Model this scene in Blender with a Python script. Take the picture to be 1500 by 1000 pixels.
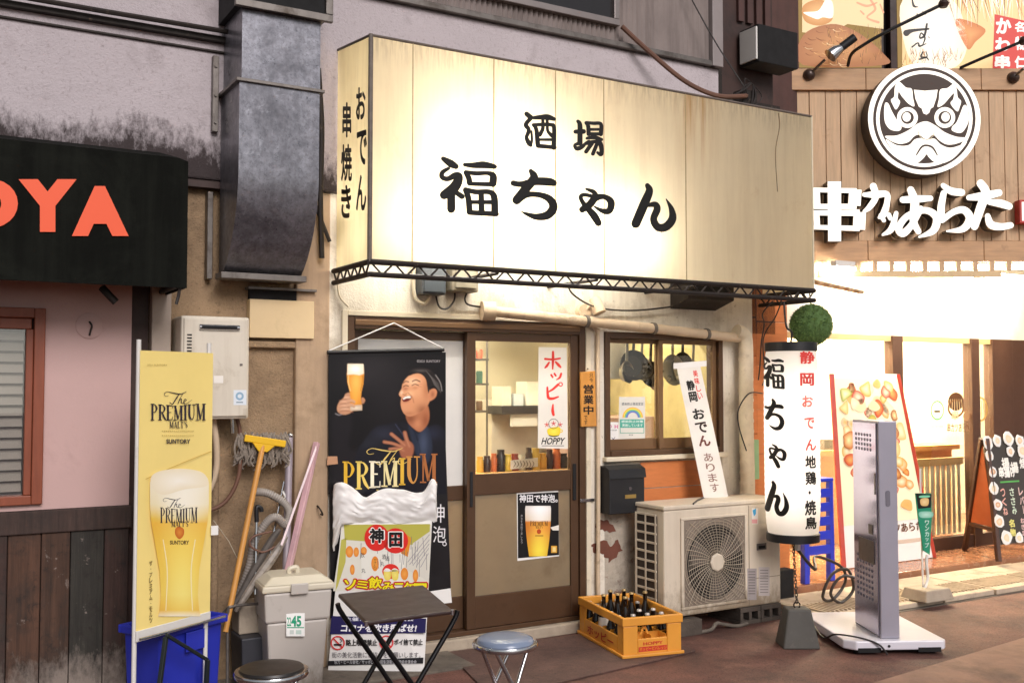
import bpy, bmesh, math, random
from mathutils import Vector, Matrix
random.seed(7)
S = bpy.context.scene
COL = S.collection
for o in list(bpy.data.objects):
    bpy.data.objects.remove(o)
V = Vector

# ---------------------------------------------------------------- camera
CAM = V((0, -5.68, 1.62))
FOC = 1500.0
PITCH = math.atan(64 / 1500)
AZ = math.radians(59.67)
FH = V((math.cos(AZ), math.sin(AZ), 0))
RT = V((math.sin(AZ), -math.cos(AZ), 0))
FW = FH * math.cos(PITCH) + V((0, 0, math.sin(PITCH)))
UP = RT.cross(FW)
cd = bpy.data.cameras.new('camera')
cd.lens = 36.0
cd.sensor_width = 36.0
cd.clip_start = 0.05
cd.clip_end = 500
cam = bpy.data.objects.new('camera', cd)
COL.objects.link(cam)
cam.matrix_world = Matrix(((RT.x, UP.x, -FW.x, CAM.x), (RT.y, UP.y, -FW.y, CAM.y), (RT.z, UP.z, -FW.z, CAM.z), (0, 0, 0, 1)))
S.camera = cam

# ---------------------------------------------------------------- world, street light, exposure
w = bpy.data.worlds.new('World')
S.world = w
w.use_nodes = True
nt = w.node_tree
bgn = nt.nodes['Background']
sky = nt.nodes.new('ShaderNodeTexSky')
sky.sky_type = 'NISHITA'
sky.sun_disc = False
SUN_EL, SUN_AZ = math.radians(32), math.radians(184)
sky.sun_elevation = SUN_EL
sky.sun_rotation = SUN_AZ
hs = nt.nodes.new('ShaderNodeHueSaturation')
hs.inputs['Saturation'].default_value = 0.25
nt.links.new(sky.outputs[0], hs.inputs['Color'])
nt.links.new(hs.outputs[0], bgn.inputs['Color'])
bgn.inputs['Strength'].default_value = 0.045
sl = bpy.data.lights.new('street_light', 'SUN')
sl.energy = 1.55
sl.angle = math.radians(28)
sl.color = (1.0, 0.93, 0.92)
so = bpy.data.objects.new('street_light', sl)
COL.objects.link(so)
sd = V((math.sin(SUN_AZ) * math.cos(SUN_EL), math.cos(SUN_AZ) * math.cos(SUN_EL), math.sin(SUN_EL)))
so.rotation_euler = sd.to_track_quat('Z', 'Y').to_euler()
so.location = (0, -8, 9)
S.view_settings.view_transform = 'Standard'
S.view_settings.look = 'None'
S.view_settings.exposure = 0.7
S.view_settings.gamma = 1.0
S.render.engine = 'CYCLES'
S.cycles.use_denoising = True
S.cycles.max_bounces = 8
S.cycles.diffuse_bounces = 4
S.cycles.glossy_bounces = 4
S.cycles.transmission_bounces = 6
S.cycles.transparent_max_bounces = 10
S.cycles.sample_clamp_indirect = 6
S.cycles.caustics_reflective = False
S.cycles.caustics_refractive = False

# ---------------------------------------------------------------- pixel helpers (photo pixels, 1500 x 1000)
def ray(px, py):
    return FW * FOC + RT * (px - 750) + UP * (500 - py)
def wallp(px, py, Y=0.0):
    d = ray(px, py)
    return CAM + d * ((Y - CAM.y) / d.y)
def gndp(px, py, z=0.0):
    d = ray(px, py)
    return CAM + d * ((z - CAM.z) / d.z)
def planep(px, py, p0, n):
    d = ray(px, py)
    return CAM + d * ((p0 - CAM).dot(n) / d.dot(n))
def srgb(h):
    if isinstance(h, tuple):
        return h
    h = h.lstrip('#')
    if len(h) == 3:
        h = ''.join(x * 2 for x in h)
    out = []
    for i in (0, 2, 4):
        c = int(h[i:i + 2], 16) / 255
        out.append(c / 12.92 if c <= 0.04045 else ((c + 0.055) / 1.055) ** 2.4)
    return tuple(out)

# ---------------------------------------------------------------- materials
MATS = {}
def newmat(name):
    m = bpy.data.materials.new(name)
    m.use_nodes = True
    t = m.node_tree
    t.nodes.clear()
    out = t.nodes.new('ShaderNodeOutputMaterial')
    return m, t, out
def nz(t, scale, detail=4, rough=0.6, vec=None, dist=0.0):
    n = t.nodes.new('ShaderNodeTexNoise')
    n.inputs['Scale'].default_value = scale
    n.inputs['Detail'].default_value = detail
    n.inputs['Roughness'].default_value = rough
    n.inputs['Distortion'].default_value = dist
    if vec is not None:
        t.links.new(vec, n.inputs['Vector'])
    return n
def pos(t, sc=(1, 1, 1)):
    g = t.nodes.new('ShaderNodeNewGeometry')
    m = t.nodes.new('ShaderNodeMapping')
    m.inputs['Scale'].default_value = sc
    t.links.new(g.outputs['Position'], m.inputs['Vector'])
    return m.outputs[0]
def ramp(t, fac, a, b):
    r = t.nodes.new('ShaderNodeMapRange')
    r.inputs['From Min'].default_value = a
    r.inputs['From Max'].default_value = b
    t.links.new(fac, r.inputs['Value'])
    return r.outputs[0]
def mixc(t, fac, a, b, mode='MIX'):
    m = t.nodes.new('ShaderNodeMix')
    m.data_type = 'RGBA'
    m.blend_type = mode
    for sock, v in ((m.inputs[0], fac), (m.inputs[6], a), (m.inputs[7], b)):
        if isinstance(v, (int, float)):
            sock.default_value = v
        elif isinstance(v, tuple):
            sock.default_value = (*v[:3], 1)
        else:
            t.links.new(v, sock)
    return m.outputs[2]
def colour_net(t, col, var, vs, dirt, streak, sc):
    """base colour with blotchy variation, dirt patches (colour, scale, lo, hi) and vertical streaks (colour, amount, scale)"""
    c = srgb(col)
    p = pos(t, sc)
    n = nz(t, vs, 5, 0.65, p)
    lo = tuple(x * (1 - var) for x in c)
    hi = tuple(min(1, x * (1 + var * 0.8)) for x in c)
    res = mixc(t, ramp(t, n.outputs['Fac'], 0.3, 0.7), lo, hi)
    if dirt:
        for dc, dscale, a, b in (dirt if isinstance(dirt, list) else [dirt]):
            d = nz(t, dscale, 8, 0.72, pos(t), 0.4)
            res = mixc(t, ramp(t, d.outputs['Fac'], a, b), res, srgb(dc))
    if streak:
        dc, amt, sscale = streak
        d = nz(t, sscale, 6, 0.7, pos(t, (1, 1, 0.07)))
        mm = t.nodes.new('ShaderNodeMath')
        mm.operation = 'MULTIPLY'
        t.links.new(ramp(t, d.outputs['Fac'], 0.45, 0.75), mm.inputs[0])
        mm.inputs[1].default_value = amt
        res = mixc(t, mm.outputs[0], res, srgb(dc))
    return res
def mat(name, col, rough=0.6, metal=0.0, var=0.12, vs=5.0, bump=0.0, bs=80.0, bd=0.01, dirt=None, streak=None, sc=(1, 1, 1), spec=0.5, coat=0.0, rvar=0.12):
    if name in MATS:
        return MATS[name]
    m, t, out = newmat(name)
    b = t.nodes.new('ShaderNodeBsdfPrincipled')
    b.inputs['Metallic'].default_value = metal
    b.inputs['Specular IOR Level'].default_value = spec
    b.inputs['Coat Weight'].default_value = coat
    t.links.new(colour_net(t, col, var, vs, dirt, streak, sc), b.inputs['Base Color'])
    rn = nz(t, 14, 4, 0.6, pos(t))
    mr = t.nodes.new('ShaderNodeMapRange')
    mr.inputs['To Min'].default_value = max(0.03, rough - rvar)
    mr.inputs['To Max'].default_value = min(1, rough + rvar)
    t.links.new(rn.outputs['Fac'], mr.inputs['Value'])
    t.links.new(mr.outputs[0], b.inputs['Roughness'])
    if bump:
        bn = nz(t, bs, 5, 0.7, pos(t, sc))
        bp = t.nodes.new('ShaderNodeBump')
        bp.inputs['Strength'].default_value = bump
        bp.inputs['Distance'].default_value = bd
        t.links.new(bn.outputs['Fac'], bp.inputs['Height'])
        t.links.new(bp.outputs[0], b.inputs['Normal'])
    t.links.new(b.outputs[0], out.inputs[0])
    MATS[name] = m
    return m
def emit(name, col, strength):
    if name in MATS:
        return MATS[name]
    m, t, out = newmat(name)
    e = t.nodes.new('ShaderNodeEmission')
    e.inputs[0].default_value = (*srgb(col), 1)
    e.inputs[1].default_value = strength
    t.links.new(e.outputs[0], out.inputs[0])
    MATS[name] = m
    return m
def glass(name, tint=(0.96, 0.97, 0.95), refl=0.06):
    m, t, out = newmat(name)
    tr = t.nodes.new('ShaderNodeBsdfTransparent')
    tr.inputs[0].default_value = (*tint, 1)
    gl = t.nodes.new('ShaderNodeBsdfGlossy')
    gl.inputs['Roughness'].default_value = 0.02
    lw = t.nodes.new('ShaderNodeLayerWeight')
    lw.inputs['Blend'].default_value = 0.25
    ad = t.nodes.new('ShaderNodeMath')
    ad.operation = 'MULTIPLY_ADD'
    ad.inputs[1].default_value = 0.35
    ad.inputs[2].default_value = refl
    t.links.new(lw.outputs['Fresnel'], ad.inputs[0])
    mx = t.nodes.new('ShaderNodeMixShader')
    t.links.new(ad.outputs[0], mx.inputs[0])
    t.links.new(tr.outputs[0], mx.inputs[1])
    t.links.new(gl.outputs[0], mx.inputs[2])
    t.links.new(mx.outputs[0], out.inputs[0])
    MATS[name] = m
    return m
def translucent(name, col, trans=0.7, rough=0.5, gloss=0.04, var=0.05, vs=3.0, dirt=None, streak=None):
    """thin sheet lit from behind: fabric, paper, frosted glass"""
    m, t, out = newmat(name)
    c = colour_net(t, col, var, vs, dirt, streak, (1, 1, 1))
    tl = t.nodes.new('ShaderNodeBsdfTranslucent')
    df = t.nodes.new('ShaderNodeBsdfDiffuse')
    gl = t.nodes.new('ShaderNodeBsdfGlossy')
    gl.inputs['Roughness'].default_value = rough
    t.links.new(c, tl.inputs[0])
    t.links.new(c, df.inputs[0])
    m1 = t.nodes.new('ShaderNodeMixShader')
    m1.inputs[0].default_value = trans
    t.links.new(df.outputs[0], m1.inputs[1])
    t.links.new(tl.outputs[0], m1.inputs[2])
    m2 = t.nodes.new('ShaderNodeMixShader')
    m2.inputs[0].default_value = gloss
    t.links.new(m1.outputs[0], m2.inputs[1])
    t.links.new(gl.outputs[0], m2.inputs[2])
    t.links.new(m2.outputs[0], out.inputs[0])
    MATS[name] = m
    return m
def printmat(name, rough=0.45, emission=0.0, trans=0.0):
    m, t, out = newmat(name)
    a = t.nodes.new('ShaderNodeVertexColor')
    a.layer_name = 'Col'
    b = t.nodes.new('ShaderNodeBsdfPrincipled')
    b.inputs['Roughness'].default_value = rough
    b.inputs['Specular IOR Level'].default_value = 0.35
    t.links.new(a.outputs[0], b.inputs['Base Color'])
    if emission:
        t.links.new(a.outputs[0], b.inputs['Emission Color'])
        b.inputs['Emission Strength'].default_value = emission
    if trans:
        tl = t.nodes.new('ShaderNodeBsdfTranslucent')
        t.links.new(a.outputs[0], tl.inputs[0])
        mx = t.nodes.new('ShaderNodeMixShader')
        mx.inputs[0].default_value = trans
        t.links.new(b.outputs[0], mx.inputs[1])
        t.links.new(tl.outputs[0], mx.inputs[2])
        t.links.new(mx.outputs[0], out.inputs[0])
    else:
        t.links.new(b.outputs[0], out.inputs[0])
    MATS[name] = m
    return m

# ---------------------------------------------------------------- mesh builder
class MB:
    def __init__(s):
        s.v, s.f, s.m = [], [], []
    def add(s, vs, fs, m=0):
        k = len(s.v)
        s.v += [V(p) for p in vs]
        s.f += [tuple(i + k for i in f) for f in fs]
        s.m += [m] * len(fs)
        return s
    def box(s, x0, x1, y0, y1, z0, z1, m=0):
        return s.add([(x0, y0, z0), (x1, y0, z0), (x1, y1, z0), (x0, y1, z0), (x0, y0, z1), (x1, y0, z1), (x1, y1, z1), (x0, y1, z1)],
                     [(0, 3, 2, 1), (4, 5, 6, 7), (0, 1, 5, 4), (1, 2, 6, 5), (2, 3, 7, 6), (3, 0, 4, 7)], m)
    def frustum(s, c, z0, z1, a0, b0, a1, b1, m=0):
        cx, cy = c
        vs = [(cx + sx * a0, cy + sy * b0, z0) for sx, sy in ((-1, -1), (1, -1), (1, 1), (-1, 1))]
        vs += [(cx + sx * a1, cy + sy * b1, z1) for sx, sy in ((-1, -1), (1, -1), (1, 1), (-1, 1))]
        return s.add(vs, [(0, 3, 2, 1), (4, 5, 6, 7), (0, 1, 5, 4), (1, 2, 6, 5), (2, 3, 7, 6), (3, 0, 4, 7)], m)
    def poly(s, pts, m=0):
        return s.add(pts, [tuple(range(len(pts)))], m)
    def extr(s, pts, vec, m=0):
        n = len(pts)
        pts = [V(p) for p in pts]
        vec = V(vec)
        fs = [tuple(range(n - 1, -1, -1)), tuple(range(n, 2 * n))]
        fs += [(i, (i + 1) % n, (i + 1) % n + n, i + n) for i in range(n)]
        return s.add(pts + [p + vec for p in pts], fs, m)
    def tube(s, pts, r, n=8, m=0, caps=True, closed=False):
        pts = [V(p) for p in pts]
        rr = r if isinstance(r, (list, tuple)) else [r] * len(pts)
        k = len(s.v)
        up = None
        N = len(pts)
        for i, p in enumerate(pts):
            if closed:
                d = pts[(i + 1) % N] - pts[i - 1]
            else:
                d = pts[min(i + 1, N - 1)] - pts[max(i - 1, 0)]
            d.normalize()
            if up is None:
                up = V((0, 0, 1)) if abs(d.z) < 0.9 else V((1, 0, 0))
            a = d.cross(up)
            a.normalize()
            up = a.cross(d)
            up.normalize()
            for j in range(n):
                th = 2 * math.pi * j / n
                s.v.append(p + a * (math.cos(th) * rr[i]) + up * (math.sin(th) * rr[i]))
        L = N if closed else N - 1
        for i in range(L):
            i2 = (i + 1) % N
            for j in range(n):
                s.f.append((k + i * n + j, k + i * n + (j + 1) % n, k + i2 * n + (j + 1) % n, k + i2 * n + j))
                s.m.append(m)
        if caps and not closed:
            s.f.append(tuple(k + j for j in range(n - 1, -1, -1)))
            s.f.append(tuple(k + (N - 1) * n + j for j in range(n)))
            s.m += [m, m]
        return s
    def cyl(s, p0, p1, r, r2=None, n=16, m=0):
        return s.tube([p0, p1], [r, r if r2 is None else r2], n, m)
    def bar(s, p0, p1, wd, ht, up=(0, 0, 1), m=0):
        p0, p1 = V(p0), V(p1)
        d = (p1 - p0).normalized()
        up = V(up)
        a = d.cross(up)
        if a.length < 1e-4:
            a = d.cross(V((0, 1, 0)))
        a.normalize()
        u = a.cross(d)
        a *= wd / 2
        u *= ht / 2
        vs = [p0 - a - u, p0 + a - u, p0 + a + u, p0 - a + u, p1 - a - u, p1 + a - u, p1 + a + u, p1 - a + u]
        return s.add(vs, [(0, 1, 2, 3), (7, 6, 5, 4), (0, 4, 5, 1), (1, 5, 6, 2), (2, 6, 7, 3), (3, 7, 4, 0)], m)
    def lathe(s, prof, c=(0, 0, 0), n=24, m=0, axis=None):
        """profile of (radius, height); axis None = z"""
        c = V(c)
        k = len(s.v)
        if axis is None:
            ax, e1, e2 = V((0, 0, 1)), V((1, 0, 0)), V((0, 1, 0))
        else:
            ax = V(axis).normalized()
            e1 = ax.orthogonal().normalized()
            e2 = ax.cross(e1)
        for r, h in prof:
            for j in range(n):
                th = 2 * math.pi * j / n
                s.v.append(c + ax * h + e1 * (r * math.cos(th)) + e2 * (r * math.sin(th)))
        for i in range(len(prof) - 1):
            for j in range(n):
                s.f.append((k + i * n + j, k + i * n + (j + 1) % n, k + (i + 1) * n + (j + 1) % n, k + (i + 1) * n + j))
                s.m.append(m)
        s.f.append(tuple(k + j for j in range(n - 1, -1, -1)))
        s.f.append(tuple(k + (len(prof) - 1) * n + j for j in range(n)))
        s.m += [m, m]
        return s
    def xf(s, M):
        s.v = [M @ p for p in s.v]
        return s
def wm(o):
    m = o.matrix_basis.copy()
    while o.parent:
        o = o.parent
        m = o.matrix_basis @ m
    return m
def finish(o, bevel, smooth):
    if smooth:
        o.data.shade_smooth()
        o.data.set_sharp_from_angle(angle=math.radians(smooth if smooth > 1 else 40))
    if bevel:
        b = o.modifiers.new('bevel', 'BEVEL')
        b.width = bevel
        b.segments = 2
        b.limit_method = 'ANGLE'
        b.angle_limit = math.radians(40)
def part(name, mb, mats, parent, bevel=0.0, smooth=0, local=False, kind=None, label=None):
    """a mesh under its thing; vertices are world coordinates unless local"""
    me = bpy.data.meshes.new(name)
    vs = mb.v
    if parent is not None and not local:
        inv = wm(parent).inverted()
        vs = [inv @ p for p in vs]
    me.from_pydata([tuple(p) for p in vs], [], mb.f)
    for m in (mats if isinstance(mats, (list, tuple)) else [mats]):
        me.materials.append(m)
    me.polygons.foreach_set('material_index', mb.m)
    me.update()
    o = bpy.data.objects.new(name, me)
    COL.objects.link(o)
    o.parent = parent
    if kind:
        o['kind'] = kind
    if label:
        o['label'] = label
    finish(o, bevel, smooth)
    return o
def tag(o, label, cat, group=None, kind=None):
    o['label'] = label
    if cat:
        o['category'] = cat
    if group:
        o['group'] = group
    if kind:
        o['kind'] = kind
    return o
def thing(name, label, cat, loc=(0, 0, 0), rz=0.0, group=None):
    o = bpy.data.objects.new(name, None)
    o.empty_display_size = 0.1
    COL.objects.link(o)
    o.location = loc
    o.rotation_euler = (0, 0, rz)
    o.matrix_basis = Matrix.Translation(V(loc)) @ Matrix.Rotation(rz, 4, 'Z')
    return tag(o, label, cat, group)
def one(name, mb, mats, label, cat, loc=None, group=None, bevel=0.0, smooth=0, kind=None):
    """a thing that is one mesh (world coordinates), origin at its base"""
    if loc is None:
        n = len(mb.v)
        loc = V((sum(p.x for p in mb.v) / n, sum(p.y for p in mb.v) / n, min(p.z for p in mb.v)))
    loc = V(loc)
    mb.v = [p - loc for p in mb.v]
    o = part(name, mb, mats, None, bevel, smooth)
    o.location = loc
    o.matrix_basis = Matrix.Translation(loc)
    return tag(o, label, cat, group, kind)
def struct(name, mb, mats, bevel=0.0, smooth=0):
    o = part(name, mb, mats, None, bevel, smooth)
    o['kind'] = 'structure'
    return o
def copy_tree(o, parent=None):
    c = o.copy()
    COL.objects.link(c)
    c.parent = parent
    for ch in list(o.children):
        copy_tree(ch, c)
    return c

# ---------------------------------------------------------------- flat print: text, strokes, blobs
def crom(pts, n=6, closed=False):
    """smooth curve through points (tuples of any length)"""
    P = [tuple(map(float, p)) for p in pts]
    out = []
    N = len(P)
    rng = N if closed else N - 1
    for i in range(rng):
        if closed:
            p0, p1, p2, p3 = P[i - 1], P[i], P[(i + 1) % N], P[(i + 2) % N]
        else:
            p0, p1, p2, p3 = P[max(i - 1, 0)], P[i], P[i + 1], P[min(i + 2, N - 1)]
        for k in range(n):
            t = k / n
            out.append(tuple(0.5 * (2 * b + (c - a) * t + (2 * a - 5 * b + 4 * c - d) * t * t + (3 * b - a - 3 * c + d) * t ** 3)
                             for a, b, c, d in zip(p0, p1, p2, p3)))
    if not closed:
        out.append(P[-1])
    return out
_tc = {}
def glyphs(s, bold):
    key = (s, bold)
    if key not in _tc:
        c = bpy.data.curves.new('t', 'FONT')
        c.body = s
        c.offset = bold
        c.resolution_u = 3 if len(s) > 1 else 6
        o = bpy.data.objects.new('t', c)
        COL.objects.link(o)
        bpy.context.view_layer.update()
        me = o.to_mesh()
        vs = [(v.co.x, v.co.y) for v in me.vertices]
        fs = [tuple(p.vertices) for p in me.polygons]
        o.to_mesh_clear()
        bpy.data.objects.remove(o)
        bpy.data.curves.remove(c)
        _tc[key] = (vs, fs)
    return _tc[key]
class Print:
    """flat print on a surface: map(x, y) gives the world point, normal lifts each layer a fraction of a millimetre"""
    def __init__(s, fmap, normal, step=0.0004, lift=0.0006):
        s.map, s.n, s.step, s.lift = fmap, normal, step, lift
        s.v, s.f, s.c = [], [], []
        s.L = 0
    def _n(s, p):
        return s.n(p) if callable(s.n) else s.n
    def raw(s, pts, faces, cols, layer=None):
        """pts 2D, cols: one colour or one per point"""
        if layer is None:
            layer = s.L
        k = len(s.v)
        off = s.lift + s.step * layer
        for p in pts:
            q = s.map(p[0], p[1])
            s.v.append(q + s._n(q) * off)
        single = isinstance(cols, str) or (isinstance(cols, tuple) and isinstance(cols[0], (float, int)))
        cc = [srgb(cols)] * len(pts) if single else [srgb(c) for c in cols]
        s.c += cc
        s.f += [tuple(i + k for i in f) for f in faces]
        return s
    def nxt(s):
        s.L += 1
        return s
    def rect(s, x0, y0, x1, y1, col, col2=None):
        cols = col if col2 is None else [col, col, col2, col2]
        return s.raw([(x0, y0), (x1, y0), (x1, y1), (x0, y1)], [(0, 1, 2, 3)], cols)
    def poly(s, pts, col):
        return s.raw(pts, [tuple(range(len(pts)))], col)
    def blob(s, pts, col, mid=None, n=5, centre=None):
        q = crom(pts, n, True)
        if mid is None:
            return s.raw(q, [tuple(range(len(q)))], col)
        cx = sum(p[0] for p in q) / len(q)
        cy = sum(p[1] for p in q) / len(q)
        if centre:
            cx, cy = centre
        N = len(q)
        return s.raw(q + [(cx, cy)], [(i, (i + 1) % N, N) for i in range(N)], [col] * N + [mid])
    def ell(s, cx, cy, rx, ry, col, mid=None, n=24):
        q = [(cx + rx * math.cos(2 * math.pi * i / n), cy + ry * math.sin(2 * math.pi * i / n)) for i in range(n)]
        if mid is None:
            return s.raw(q, [tuple(range(n))], col)
        return s.raw(q + [(cx, cy)], [(i, (i + 1) % n, n) for i in range(n)], [col] * n + [mid])
    def ring(s, cx, cy, r0, r1, col, n=32, sy=1.0, a0=0.0, a1=360.0):
        full = a1 - a0 >= 360
        q = []
        m = n if full else n + 1
        for i in range(m):
            th = math.radians(a0 + (a1 - a0) * i / n)
            for r in (r0, r1):
                q.append((cx + r * math.cos(th), cy + r * sy * math.sin(th)))
        fs = [(2 * i, 2 * i + 1, (2 * i + 3) % (2 * m), (2 * i + 2) % (2 * m)) for i in range(n)]
        return s.raw(q, fs, col)
    def stroke(s, pts, col, n=6, cap=True):
        """brush stroke through (x, y, width)"""
        q = crom(pts, n)
        vs, fs = [], []
        N = len(q)
        for i, (x, y, wd) in enumerate(q):
            a, b = q[max(i - 1, 0)], q[min(i + 1, N - 1)]
            dx, dy = b[0] - a[0], b[1] - a[1]
            L = math.hypot(dx, dy) or 1
            nx, ny = -dy / L * wd / 2, dx / L * wd / 2
            vs += [(x + nx, y + ny), (x - nx, y - ny)]
        fs = [(2 * i, 2 * i + 1, 2 * i + 3, 2 * i + 2) for i in range(N - 1)]
        if cap:
            for (x, y, wd), (ox, oy, _), base in ((q[0], q[1], 0), (q[-1], q[-2], 2 * N - 2)):
                th0 = math.atan2(y - oy, x - ox)
                k = len(vs)
                m = 6
                for i in range(m + 1):
                    th = th0 - math.pi / 2 + math.pi * i / m
                    vs.append((x + wd / 2 * math.cos(th), y + wd / 2 * math.sin(th)))
                fs.append(tuple(range(k, k + m + 1)))
        return s.raw(vs, fs, col)
    def text(s, st, x0, y0, x1, y1, col, bold=0.0, col2=None, shear=0.0):
        """text stretched into the box x0..x1, y0 (top)..y1 (bottom)"""
        asc = st.isascii()
        vs, fs = glyphs(st, bold if asc else 0.0)
        if asc:
            bold = 0.0
        if not vs:
            return s
        ax, bx = min(v[0] for v in vs) - bold, max(v[0] for v in vs) + bold
        ay, by = min(v[1] for v in vs) - bold, max(v[1] for v in vs) + bold
        # heavier weight: the glyph laid down again, shifted a little in each direction
        sh = [(0, 0)]
        if bold:
            m = 6 if bold < 0.05 else 10
            sh += [(bold * math.cos(2 * math.pi * i / m), bold * math.sin(2 * math.pi * i / m)) for i in range(m)]
        lift = s.lift
        for i, (dx, dy) in enumerate(sh):
            s.lift = lift + i * 3e-5
            q = []
            for vx, vy in vs:
                fx, fy = (vx + dx - ax) / (bx - ax or 1), (vy + dy - ay) / (by - ay or 1)
                q.append((x0 + (x1 - x0) * fx + shear * (fy - 0.5), y1 + (y0 - y1) * fy))
            s.raw(q, fs, col)
        s.lift = lift
        return s
    def vtext(s, st, xc, y0, y1, wd, col, bold=0.0, gap=0.12, cols=None):
        n = len(st)
        h = (y1 - y0) / n
        for i, ch in enumerate(st):
            if ch == ' ':
                continue
            a, b = y0 + h * i + h * gap / 2, y0 + h * (i + 1) - h * gap / 2
            ww, hh = wd, 1.0
            if ch in 'ゃっッャァョュ':
                ww, hh = wd * 0.75, 0.75
            if ch == 'ー':
                s.text('|', xc - wd * 0.08, a, xc + wd * 0.08, b, cols[i] if cols else col, bold)
                continue
            if ch in '・。':
                ww, hh = wd * 0.2, 0.2
            m = (a + b) / 2
            s.text(ch, xc - ww / 2, m - (b - a) / 2 * hh, xc + ww / 2, m + (b - a) / 2 * hh, cols[i] if cols else col, bold)
        return s
    def vessel(s, cx, prof, ncol=6, lean=0.0):
        """a glass drawn upright: prof of (y, half width, edge colour, middle colour)"""
        pts, cols, fs = [], [], []
        for y, hw, ce, cm in prof:
            ce, cm = srgb(ce), srgb(cm)
            for j in range(ncol + 1):
                u = -1 + 2 * j / ncol
                pts.append((cx + hw * u + lean * y, y))
                k = 1 - abs(u - 0.15) ** 1.6
                k = max(0, min(1, k))
                cols.append(tuple(a + (b - a) * k for a, b in zip(ce, cm)))
        for i in range(len(prof) - 1):
            for j in range(ncol):
                a = i * (ncol + 1) + j
                fs.append((a, a + 1, a + ncol + 2, a + ncol + 1))
        return s.raw(pts, fs, cols)
    def build(s, name, parent, material, label=None):
        me = bpy.data.meshes.new(name)
        inv = wm(parent).inverted()
        me.from_pydata([tuple(inv @ p) for p in s.v], [], s.f)
        a = me.color_attributes.new('Col', 'FLOAT_COLOR', 'POINT')
        a.data.foreach_set('color', [x for c in s.c for x in (*c, 1.0)])
        me.materials.append(material)
        me.update()
        o = bpy.data.objects.new(name, me)
        COL.objects.link(o)
        o.parent = parent
        if label:
            o['label'] = label
        return o
class Raster:
    """a soft printed picture: a grid of vertex colours painted with feathered shapes"""
    def __init__(s, x0, y0, x1, y1, step, base):
        import numpy as np
        s.np = np
        s.nx, s.ny = int((x1 - x0) / step) + 1, int((y1 - y0) / step) + 1
        s.X, s.Y = np.meshgrid(np.linspace(x0, x1, s.nx), np.linspace(y0, y1, s.ny))
        s.C = np.zeros((s.ny, s.nx, 3))
        s.C[:] = srgb(base)
        s.last = 1.0
    def _mix(s, m, col):
        m = s.np.clip(m, 0, 1)[..., None]
        s.C = s.C * (1 - m) + s.np.array(srgb(col)) * m
        return s
    def _dist(s, pts, closed):
        np = s.np
        best = np.full(s.X.shape, 1e9)
        n = len(pts)
        for i in range(n if closed else n - 1):
            (ax, ay), (bx, by) = pts[i][:2], pts[(i + 1) % n][:2]
            dx, dy = bx - ax, by - ay
            t = np.clip(((s.X - ax) * dx + (s.Y - ay) * dy) / (dx * dx + dy * dy + 1e-9), 0, 1)
            best = np.minimum(best, np.hypot(s.X - ax - t * dx, s.Y - ay - t * dy))
        return best
    def shape(s, pts, col, feather=4.0, op=1.0, smooth=True):
        np = s.np
        q = [p[:2] for p in (crom(pts, 4, True) if smooth else pts)]
        d = s._dist(q, True)
        ins = np.zeros(s.X.shape, bool)
        n = len(q)
        for i in range(n):
            (ax, ay), (bx, by) = q[i], q[(i + 1) % n]
            if ay != by:
                ins ^= ((ay > s.Y) != (by > s.Y)) & (s.X < (bx - ax) * (s.Y - ay) / (by - ay) + ax)
        sd = np.where(ins, d, -d)
        s.last = np.clip(sd / feather + .5, 0, 1)
        return s._mix(s.last * op, col)
    def glow(s, cx, cy, rx, ry, col, op=1.0):
        """a soft patch of colour inside the last shape"""
        m = s.np.exp(-(((s.X - cx) / rx) ** 2 + ((s.Y - cy) / ry) ** 2)) * op
        return s._mix(m * s.last, col)
    def line(s, pts, wd, col, feather=3.0, op=1.0):
        d = s._dist([p[:2] for p in crom(pts, 4)], False)
        return s._mix(s.np.clip((wd / 2 - d) / feather + .5, 0, 1) * op, col)
    def into(s, pt):
        vs = list(zip(s.X.ravel().tolist(), s.Y.ravel().tolist()))
        fs = [(j * s.nx + i, j * s.nx + i + 1, (j + 1) * s.nx + i + 1, (j + 1) * s.nx + i) for j in range(s.ny - 1) for i in range(s.nx - 1)]
        pt.raw(vs, fs, [tuple(c) for c in s.C.reshape(-1, 3).tolist()])
        return pt.nxt()
def zoommap(fn, ox, oy, sc):
    """drawing in the coordinates of an enlarged crop of the photo"""
    return lambda x, y: fn(ox + x / sc, oy + y / sc)
def quadmap(tl, tr, br, bl, W, H):
    tl, tr, br, bl = V(tl), V(tr), V(br), V(bl)
    def f(x, y):
        u, v = x / W, y / H
        return (tl * (1 - u) + tr * u) * (1 - v) + (bl * (1 - u) + br * u) * v
    return f
NY = V((0, -1, 0))
# ---------------------------------------------------------------- material library
M_asphalt = mat('red_asphalt', '#734c42', 0.7, var=0.35, vs=4, bump=0.7, bs=220, bd=0.006, dirt=[('#412c28', 1.4, 0.46, 0.7), ('#8f6656', 2.3, 0.55, 0.8), ('#40291f', 75, 0.5, 0.62), ('#ad8772', 60, 0.63, 0.70), ('#d0bcae', 34, 0.735, 0.75)])
M_mat = mat('door_mat_rubber', '#5f463e', 0.9, var=0.25, vs=4, bump=0.6, bs=260, bd=0.004, dirt=[('#40302b', 2.5, 0.48, 0.7), ('#7d6154', 85, 0.58, 0.68), ('#33241f', 60, 0.56, 0.66)])
M_conc = mat('concrete', '#a89a88', 0.85, var=0.2, vs=7, bump=0.4, bs=120, bd=0.005, dirt=('#5b5044', 5, 0.55, 0.8))
M_concd = mat('dark_concrete', '#6b6258', 0.9, var=0.25, vs=8, bump=0.5, bs=100, bd=0.006, dirt=('#3b352f', 6, 0.5, 0.75))
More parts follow.
